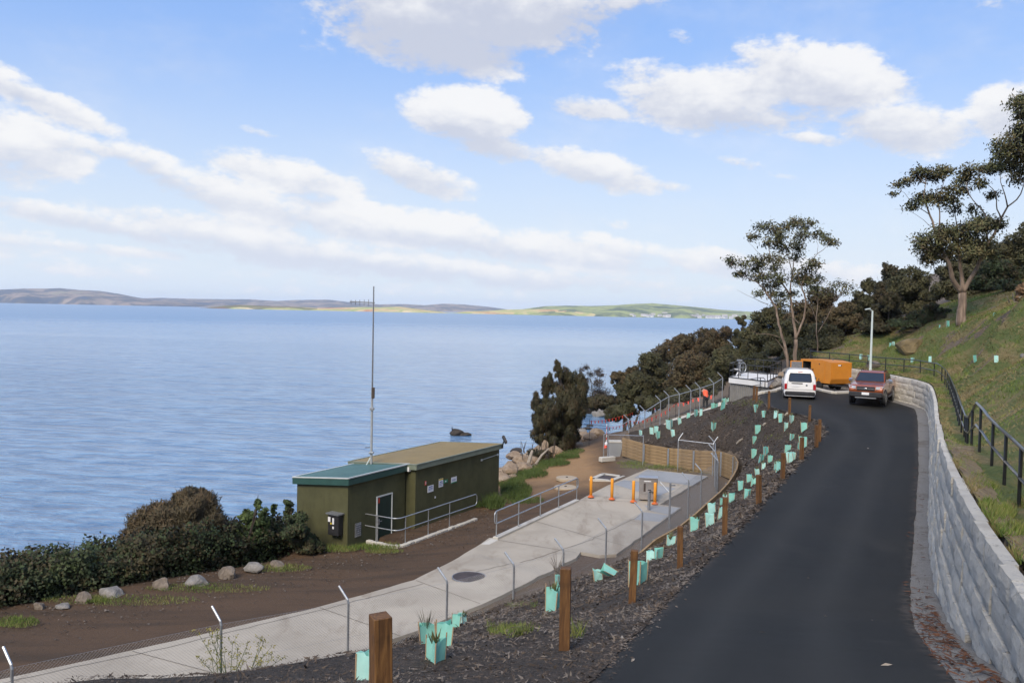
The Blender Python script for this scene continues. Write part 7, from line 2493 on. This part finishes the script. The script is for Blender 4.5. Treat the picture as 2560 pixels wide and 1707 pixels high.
# rocks by the water beyond the large hut
sl2 = ['tan shore boulder nearest the large hut wall', 'low brown shore boulder beside the grass edge', 'largest tan shore boulder behind the large hut', 'tan shore boulder at the water behind the hut', 'brown cracked shore boulder left of the driftwood', 'shore boulder under the grey bush', 'pale boulder against the she-oak trunk', 'flat dark shore rock at the waterline', 'shore boulder partly under the green bank', 'rounded grey boulder below the shore trees', 'grey boulder beside the leaning she-oak']
for i, (px, py, Y, w, h) in enumerate(((1278, 1168, 52, 40, 22), (1282, 1190, 50, 26, 14), (1305, 1150, 56, 48, 24), (1285, 1135, 60, 40, 14), (1318, 1172, 53, 40, 22), (1335, 1150, 57, 36, 20), (1362, 1112, 60, 18, 26), (1292, 1124, 66, 30, 6), (1345, 1165, 55, 30, 14), (1502, 1028, 74, 40, 20), (1452, 1075, 68, 30, 10))):
    p = Q(px, py + h * .6, Y)
    if i > 8:
        q_ = hit(px, py + h * .6)
        p = (q_.x, q_.y, max(q_.z, -.1)) if q_.z > -.4 else P(px, py + h * .6, CAMZ)
        Y = p[1]
    k = Y / FPX
    rock('shore_boulder', sl2[i], (p[0], p[1], p[2]), (w * k * .62, w * k * .6, h * k * 1.1), M['rock_wet' if i in (7,) else 'rock' if i < 9 else 'rock_grey'], 90 + i, .75, None, sink=.1, group='boulders at the water beyond the large hut')
# fill of smaller rocks down to the water
mbk = []
rk_ = [rock_mesh(200 + k, .65, 2) for k in range(4)]
for k in range(70):
    u = rg.random()
    x = -3 + 10 * u + rg.uniform(-1, 1)
    y = 46 + 22 * u + rg.uniform(-1, 1) + 6 * rg.random()
    z = H(x, y)
    if z > 2.1 or z < -.9: continue
    o = link('shore_rock', rk_[k % 4], None)
    if not rk_[k % 4].materials: rk_[k % 4].materials.append(M['rock'])
    tag(o, 'brown shore rock in the rubble between the large hut and the water', 'rock', 'rubble of shore rocks below the point')
    s_ = rg.uniform(.35, .9)
    o.location = (x, y, z + .05)
    o.scale = (s_, s_ * rg.uniform(.7, 1.2), s_)
    o.rotation_euler = (0, 0, rg.uniform(0, 6))
# rock in the bay with a cormorant, and low reefs
p = Vector(Q(1146, 1089, 12.2 / (1089 - 777.6) * FPX)); p.z = 0
rock('sea_rock', 'dark two-humped rock standing out of the bay beyond the hut roofs', p + Vector((-.3, 0, 0)), (.9, .7, .60), M['rock_wet'], 121, .8, 0, 'rock', sink=.2)
o = link('hump', rock_mesh(122, .7), M['rock_wet'], bpy.data.objects['sea_rock'])
o.location = (1.05, .1, -.25); o.scale = (.8, .8, .75)
q_ = p + Vector((-.62, .0, .46))
bd = thing('cormorant', 'small dark bird perched on the left of the rock in the bay', 'bird', q_)
part('body', MB().loft([[q_ + Vector((r_ * math.cos(a) * .9 + dx, r_ * math.sin(a), z)) for a in [k * math.pi / 4 for k in range(8)]] for r_, dx, z in [(r_ * .7, dx * .7, z * .7) for r_, dx, z in ((.02, .10, -.12), (.07, .05, 0), (.10, 0, .14), (.09, -.02, .28), (.04, -.03, .40), (.03, -.02, .50), (.045, -.03, .56), (.035, -.05, .60), (.01, -.05, .63))]]), M['rubber'], bd, smooth=True)
part('beak', MB().tube([q_ + Vector((-.042, 0, .405)), q_ + Vector((-.12, 0, .415))], [.018, .006], 5), M['stake'], bd)
for i, (px, py, w, h, lab) in enumerate(((1466, 1070, 36, 5, 'long flat dark reef at the water behind the she-oaks'), (1452, 1080, 16, 6, 'small dark rock in the water between the she-oaks'), (1475, 1063, 20, 5, 'low dark rock just beyond the flag line'))):
    Y = 12.2 / (py - 781) * FPX
    p = Vector(Q(px, py, Y)); p.z = 0
    rock('sea_rock', lab, p, (w * Y / FPX * .6, w * Y / FPX * .4, h * Y / FPX * 1.5), M['rock_wet'], 130 + i, .6, 0, 'rock')
# dark point of land behind the bushes
# driftwood and dead sticks at the grass edge
dw = thing('driftwood', 'bleached forked driftwood log leaning on the rocks beyond the hut', 'driftwood', hit(1322, 1170))
q_ = hit(1320, 1168)
part('log', MB().tube([q_ + Vector((-.05, 0, -.1)), q_ + Vector((.12, .2, .6)), q_ + Vector((.28, .5, 1.05))], [.14, .12, .08], 7), M['driftwood'], dw)
part('log', MB().tube([q_ + Vector((.5, .1, .2)), q_ + Vector((.9, .4, .75)), q_ + Vector((1.4, .6, 1.2))], [.10, .08, .05], 7), M['driftwood'], dw)
mb = MB()
for k in range(22):
    a = q_ + Vector((rg.uniform(-.6, 1.8), rg.uniform(.6, 1.8), rg.uniform(.3, .9)))
    mb.tube([a, a + Vector((rg.uniform(-.3, .3), rg.uniform(-.2, .2), rg.uniform(.4, 1.3)))], [.03, .008], 4)
part('dead_sticks', mb, M['bark_dark'], dw)
tag(dw.children[-1], kind='stuff')
scrub('low grey brown dead bush on the rocks left of the she-oak', 57, [(1340, 1135, 26, 16), (1362, 1140, 22, 18)], 4000, .06, M['leaf_oak'], 'bush', 'scrub_bush', False, elong=3)
# boulders by the platform
for i, (px, py, w, h, lab) in enumerate(((1925, 968, 20, 9, 'flat tan rock in the pile right of the platform'), (1938, 962, 26, 12, 'blue grey rock in the pile right of the platform'), (1950, 955, 24, 13, 'largest grey rock in the pile right of the platform'), (1958, 940, 26, 14, 'grey rock high in the pile beside the van door'), (1965, 930, 22, 12, 'topmost pale rock of the pile beside the van'), (1972, 948, 22, 16, 'rock in the pile hidden partly by the open van door'), (1940, 950, 18, 9, 'small tan rock under the deck edge'))):
    Y = 54 + i * .35
    p = Q(px, py + h * .3, Y)
    rock('boulder', lab, p, (w * Y / FPX * .62, w * Y / FPX * .6, h * Y / FPX * 1.0), M['rock_grey' if i % 3 else 'rock'], 150 + i, .8, None, sink=.1, group='rock pile right of the platform')
q_ = hit(2290, 872)
rock('hill_mound', 'large brown grass topped boulder on the crest of the slope', (q_.x, q_.y + .5, q_.z - .22), (1.4, 1.1, .85), M['rock_hill'], 171, .9, .4)
q_ = hit(2188, 922)
rock('boulder', 'pale brown boulder in the grass behind the lamp post', (q_.x, q_.y + .5, q_.z + .1), (.6, .4, .42), M['rock_bank'], 172, .8, .2)
q_ = hit(2560, 893)
rock('boulder', 'small grey stone on the grass slope at the right edge', (q_.x, q_.y, q_.z), (.25, .22, .2), M['rock_grey'], 173, .8)

# ------------------------------------------------------------------ logs and pieces on the bank
for i, ((xa, ya), (xb, yb), lab) in enumerate((((1842, 1112), (1857, 1100), 'short pale log lying on the mulch above the timber wall'), ((1908, 1067), (1916, 1062), 'small pale piece of wood on the mulch among the guards'), ((1963, 1042), (1972, 1036), 'pale stick leaning at the foot of the timber post before the van'))):
    a, b = hit(xa, ya), hit(xb, yb)
    t = thing('log', lab, 'log', a)
    part('wood', MB().tube([a + Vector((0, 0, .08)), a.lerp(b, .5) + Vector((0, 0, .11)), b + Vector((0, 0, .08))], [.06, .07, .05], 7), M['driftwood'], t)

# ------------------------------------------------------------------ grass, chips, litter (uncountable)
def scatter(poly, n, keep=None, ybias=1.0, box=None):
    xs = [p[0] for p in poly]; ys = [p[1] for p in poly]
    x0, x1, y0, y1 = box or (min(xs), max(xs), min(ys), max(ys))
    X = rng.uniform(x0, x1, n * 4)
    Y = y0 + (y1 - y0) * rng.random(n * 4) ** ybias
    ok = np_inside(poly, X, Y)
    X, Y = X[ok][:n], Y[ok][:n]
    return X, Y
def ground_z(X, Y):
    return np.array([H(x, y, -99) for x, y in zip(X, Y)])
def amp_z(X, Y, amp, nscale):
    return np.array([amp * noise.fractal(Vector((x, y, 0)) / nscale * .5, .8, 2.0, 4) for x, y in zip(X, Y)])
def blades(name, X, Y, Z, h, w, mat, lean=.5):
    n = len(X)
    a = rng.uniform(0, 2 * np.pi, n)
    d = np.stack([np.cos(a), np.sin(a), np.zeros(n)], 1)
    base = np.stack([X, Y, Z], 1)
    hh = (h * rng.uniform(.5, 1.3, n))[:, None] if np.isscalar(h) else (h * rng.uniform(.6, 1.2, n))[:, None]
    b2 = rng.uniform(0, 2 * np.pi, n)
    tip = base + np.stack([np.cos(b2) * lean, np.sin(b2) * lean, np.ones(n)], 1) * hh
    ww = w if np.isscalar(w) else w[:, None]
    v = np.stack([base - d * ww, base + d * ww, tip], 1).reshape(-1, 3)
    o = link(name, np_mesh(name, v, np.arange(n * 3).reshape(-1, 3), mat))
    return tag(o, kind='stuff')
n0 = 0
X, Y = scatter(HILLPOLY, 260000, box=(4, 42, 7, 68), ybias=1.35)
Z = ground_z(X, Y) + hill_relief(X, Y)
pat = np.array([noise.fractal(Vector((x * .55, y * .4, 3)), 1, 2, 4) for x, y in zip(X, Y)])
g_ = pat > .14
sz = np.clip(Y / 26, .6, 1.5)
blades('hill_grass', X[g_], Y[g_], Z[g_], .10 * sz[g_], .008 * sz[g_] * 1.4, M['blade'], .7)
d_ = ~g_
blades('dry_hill_grass', X[d_], Y[d_], Z[d_], .06 * sz[d_], .008 * sz[d_] * 1.4, M['blade_dry'], 1.6)
# weeds along wall top
# patches of green at the huts, on the bank and on the shore edge
def patch(name, px, py, rx, ry, n, h, drop=None, mat='blade', w=.012):
    Xs, Ys, Zs = [], [], []
    for _ in range(n):
        a, r_ = rg.uniform(0, 6.283), rg.random() ** .6
        q_ = hit(px + rx * r_ * math.cos(a), py + ry * r_ * math.sin(a))
        if q_ is None or q_.z < .5: continue
        Xs.append(q_.x); Ys.append(q_.y); Zs.append(q_.z)
    if Xs:
        blades(name, np.array(Xs), np.array(Ys), np.array(Zs), h, w, M[mat], .5)
for (px, py, rx, ry, n, h) in ((1290, 1228, 40, 22, 2600, .22), (1270, 1200, 26, 30, 1500, .25), (1330, 1185, 40, 10, 1600, .22), (1385, 1158, 40, 7, 1500, .2), (1420, 1142, 30, 4, 900, .2), (1200, 1258, 60, 10, 1600, .28), (1300, 1250, 60, 10, 1300, .12), (1235, 1262, 26, 12, 700, .5)):
    patch('shore_grass', px, py, rx, ry, n, h, mat='blade_green', w=.014)
for k in range(12):
    u = k / 11
    patch('shore_grass', 1275 + 165 * u, 1215 - 88 * u ** .8, 22, 7, 700, .12, mat='blade_green', w=.013)
for (px, py, rx, ry, n, h) in ((930, 1366, 70, 8, 1400, .14), (840, 1372, 60, 8, 900, .16), (960, 1378, 50, 6, 600, .1), (230, 1500, 40, 6, 500, .14), (40, 1555, 60, 14, 900, .1), (300, 1500, 200, 14, 1600, .07), (520, 1470, 160, 12, 1400, .07), (700, 1420, 80, 10, 900, .1)):
    patch('path_edge_grass', px, py, rx, ry, n, h, w=.009)
for (px, py, rx, ry, n, h) in ((1281, 1582, 62, 15, 1500, .13), (1305, 1518, 40, 7, 500, .12), (1440, 1590, 18, 14, 60, .22), (1225, 1570, 14, 10, 50, .18), (1960, 1095, 60, 10, 300, .12), (1830, 1050, 40, 12, 300, .14), (1870, 1010, 40, 10, 500, .14), (1650, 1168, 100, 5, 1100, .16), (1780, 1178, 40, 8, 400, .14), (1580, 1158, 40, 5, 600, .14)):
    patch('bank_grass', px, py, rx, ry, n, h, w=.008)
patch('bank_straw', 1690, 1178, 90, 5, 700, .12, mat='blade_dry')
# tussock weeds on top of the wall
for (px, py, rx, ry, n, h) in ((2500, 1290, 40, 18, 900, .17), (2540, 1330, 40, 20, 700, .15), (2470, 1265, 22, 10, 400, .14), (2480, 1220, 30, 8, 400, .12)):
    patch('wall_top_weeds', px, py, rx, ry, n, h * .75, w=.008)
for (px, py, rx, ry, n, h) in ((2470, 1330, 30, 30, 700, .07), (2520, 1400, 30, 24, 600, .07), (2430, 1215, 22, 20, 600, .08), (2390, 1160, 14, 16, 400, .07), (2545, 1270, 30, 20, 600, .09)):
    patch('wall_top_straw', px, py, rx, ry, n, h, mat='blade_dry', w=.007)
    patch('wall_top_weeds', px + 12, py - 6, rx, ry, n // 2, h * 1.2, w=.007)
# bark chips on the bank
X, Y = scatter(BANKPOLY, 90000, box=(-6, 15, 4.5, 52), ybias=1.9)
Z = ground_z(X, Y) + .045 + mulch_relief(X, Y)
n = len(X)
s_ = (.007 + .022 * rng.random(n) ** 4) * np.clip(Y / 10, .8, 2.4)
cen = np.stack([X, Y, Z + .008], 1)
nrm = np.tile(np.array([0, 0, 1.0]), (n, 1))
dv_ = rng.normal(size=(n, 3)) * np.array([1, 1, .35])
dv_ /= np.linalg.norm(dv_, axis=1)[:, None]
wv_ = np.cross(dv_, nrm + rng.normal(size=(n, 3)) * .4)
wv_ /= np.linalg.norm(wv_, axis=1)[:, None]
ar = rng.uniform(1.2, 3.2, n)[:, None]
v = np.stack([cen - dv_ * s_[:, None] * ar, cen + wv_ * s_[:, None] * .6, cen + dv_ * s_[:, None] * ar, cen - wv_ * s_[:, None] * .6], 1).reshape(-1, 3)
tag(link('mulch_chips', np_mesh('mulch_chips', v, np.arange(n * 4).reshape(-1, 4), M['chip'])), kind='stuff')
# chips and grit kicked from the bank onto the asphalt edge
n = 3400
rl_ = [p for p in RLs if 4.5 < p.y < 46]
rls_ = arclen(rl_)
vv_ = []
for k in range(n):
    d = rls_[-1] * rg.random() ** 1.7
    p, tg = at_len(rl_, rls_, d)
    nr = Vector((tg.y, -tg.x, 0)).normalized()
    q_ = p + nr * (abs(rg.gauss(0, .10)) - .06)
    z = H(q_.x, q_.y) + .045
    l = rg.uniform(.006, .022) * max(.8, min(2.2, q_.y / 11))
    a_ = rg.uniform(0, 6.28)
    dx, dy = math.cos(a_) * l * rg.uniform(1, 2.2), math.sin(a_) * l * rg.uniform(1, 2.2)
    wx, wy = -math.sin(a_) * l * .6, math.cos(a_) * l * .6
    vv_ += [(q_.x - dx, q_.y - dy, z), (q_.x + wx, q_.y + wy, z + l * .5), (q_.x + dx, q_.y + dy, z), (q_.x - wx, q_.y - wy, z + .002)]
tag(link('road_edge_chips', np_mesh('road_edge_chips', np.array(vv_), np.arange(n * 4).reshape(-1, 4), M['chip'])), kind='stuff')
# pebbles on the dirt path
n = 2600
vv_ = []
for k in range(n):
    q_ = hit(rg.uniform(0, 1560), 0) if False else None
    px, py = rg.uniform(0, 1000), 0
    u = rg.random()
    x = -17 + 18 * u + rg.uniform(-3, 3); y = 24.5 + 15 * u + rg.uniform(-4.2, 2.5)
    if np_inside([p_[:2] for p_ in PATHPOLY], np.array([x]), np.array([y]))[0]: continue
    z = H(x, y)
    if z > 3.2 or z < 2: continue
    l = rg.uniform(.012, .045)
    a_ = rg.uniform(0, 6.28)
    c_, s_ = math.cos(a_) * l, math.sin(a_) * l
    vv_ += [(x - c_, y - s_, z - .03), (x + s_, y - c_, z + l * .4 - .02), (x + c_, y + s_, z - .01), (x - s_, y + c_, z + l * .4 - .01)]
tag(link('path_pebbles', np_mesh('path_pebbles', np.array(vv_), np.arange(len(vv_)).reshape(-1, 4), M['chip'])), kind='stuff')
# fallen bark strips in the drain and a few on the road
mb = MB()
gl = [p for p in WBs if 6.5 < p.y < 30]
gs_ = arclen(gl)
for k in range(520):
    d = gs_[-1] * (rg.random() ** 2.2 if k % 3 == 0 else min(1, abs(rg.gauss((.09, .20)[k % 2], .05))))
    p, tg = at_len(gl, gs_, d)
    nl = Vector((-tg.y, tg.x, 0)).normalized()
    p = p + nl * (.04 + rg.random() ** 1.6 * .34) + Vector((0, 0, .05))
    p.z = H(p.x, p.y) + .045
    a = rg.uniform(0, 6.28)
    l = rg.uniform(.03, .10)
    dr = Vector((math.cos(a), math.sin(a), rg.uniform(-.05, .12))) * l
    mb.add([p - dr, p + Vector((-dr.y, dr.x, 0)).normalized() * .010, p + dr, p - Vector((-dr.y, dr.x, 0)).normalized() * .010 + Vector((0, 0, .01))], [(0, 1, 2, 3)])
tag(link('fallen_bark', mb.mesh('fallen_bark'), M['litter']), kind='stuff')
mb = MB()
for (px, py, l) in ((1582, 1660, .05), (2216, 1672, .07), (1906, 1588, .04), (2180, 1557, .03), (2063, 1547, .03), (2366, 1640, .05), (1556, 1604, .09), (2170, 1123, .12), (2430, 1693, .05), (1760, 1400, .04), (2020, 1450, .03)):
    p = hit(px, py) + Vector((0, 0, .045))
    a = rg.uniform(0, 3.14)
    dr = Vector((math.cos(a), math.sin(a), 0)) * l
    sd = Vector((-dr.y, dr.x, 0)) * .28
    mb.add([p - dr, p + sd + Vector((0, 0, .012)), p + dr, p - sd], [(0, 1, 2, 3)])
tag(link('road_leaves', mb.mesh('road_leaves'), M['driftwood']), kind='stuff')

# ------------------------------------------------------------------ foreground weed and a wire-thin shrub by the second post
wb = Vector((-6.3, 18.6, 0)); wb.z = H(wb.x, wb.y)
wd = thing('flowering_weed', 'tall airy weed with yellow green flower heads in front of the nearest fence post', 'weed', wb)
mb, fl_p = MB(), []
for k in range(20):
    px = 490 + 225 * ((k * .618) % 1) + rg.uniform(-12, 12)
    py = [1575, 1598, 1612, 1640, 1660][k % 5] + rg.uniform(-8, 18)
    tp = Vector(Q(px, py, wb.y + rg.uniform(-.35, .35)))
    b0 = wb + Vector((rg.uniform(-.3, .3), rg.uniform(-.2, .2), -.1))
    md = b0.lerp(tp, .55) + Vector((rg.uniform(-.06, .06), 0, .05))
    mb.tube([b0, md, tp], [.010, .007, .004], 5)
    for j in range(5):
        q_ = md.lerp(tp, rg.uniform(.2, 1)) 
        e_ = q_ + Vector((rg.uniform(-.16, .16), rg.uniform(-.12, .12), rg.uniform(.03, .16)))
        mb.tube([q_, e_], [.004, .003], 4)
        fl_p.append(e_)
    fl_p.append(tp)
part('stems', mb, M['leaf_bright'], wd)
P_ = np.concatenate([np.array(q_) + rng.normal(size=(9, 3)) * np.array([.035, .035, .02]) for q_ in fl_p])
v, f_ = leaf_quads(P_, np.tile([0, 0, 1.0], (len(P_), 1)), .026, 1.5, -.3, .8)
M['umbel'] = mat_leaf('weed_flowers', (.14, .15, .04), (.32, .27, .07))
link('flower_heads', np_mesh('flower_heads', v - np.array(wb), f_, M['umbel']), None, wd)
b0 = hit(1392, 1438)
sh_ = thing('bare_shrub', 'small leafless grey shrub beside the path left of the second timber post', 'shrub', b0)
mb = MB()
for k in range(16):
    a = rg.uniform(0, 6.28)
    tp = b0 + Vector((math.cos(a) * .28, math.sin(a) * .2, rg.uniform(.4, .8)))
    mb.tube([b0, b0.lerp(tp, .5) + Vector((0, 0, .08)), tp], [.012, .008, .003], 4)
part('twigs', mb, M['twig'], sh_)
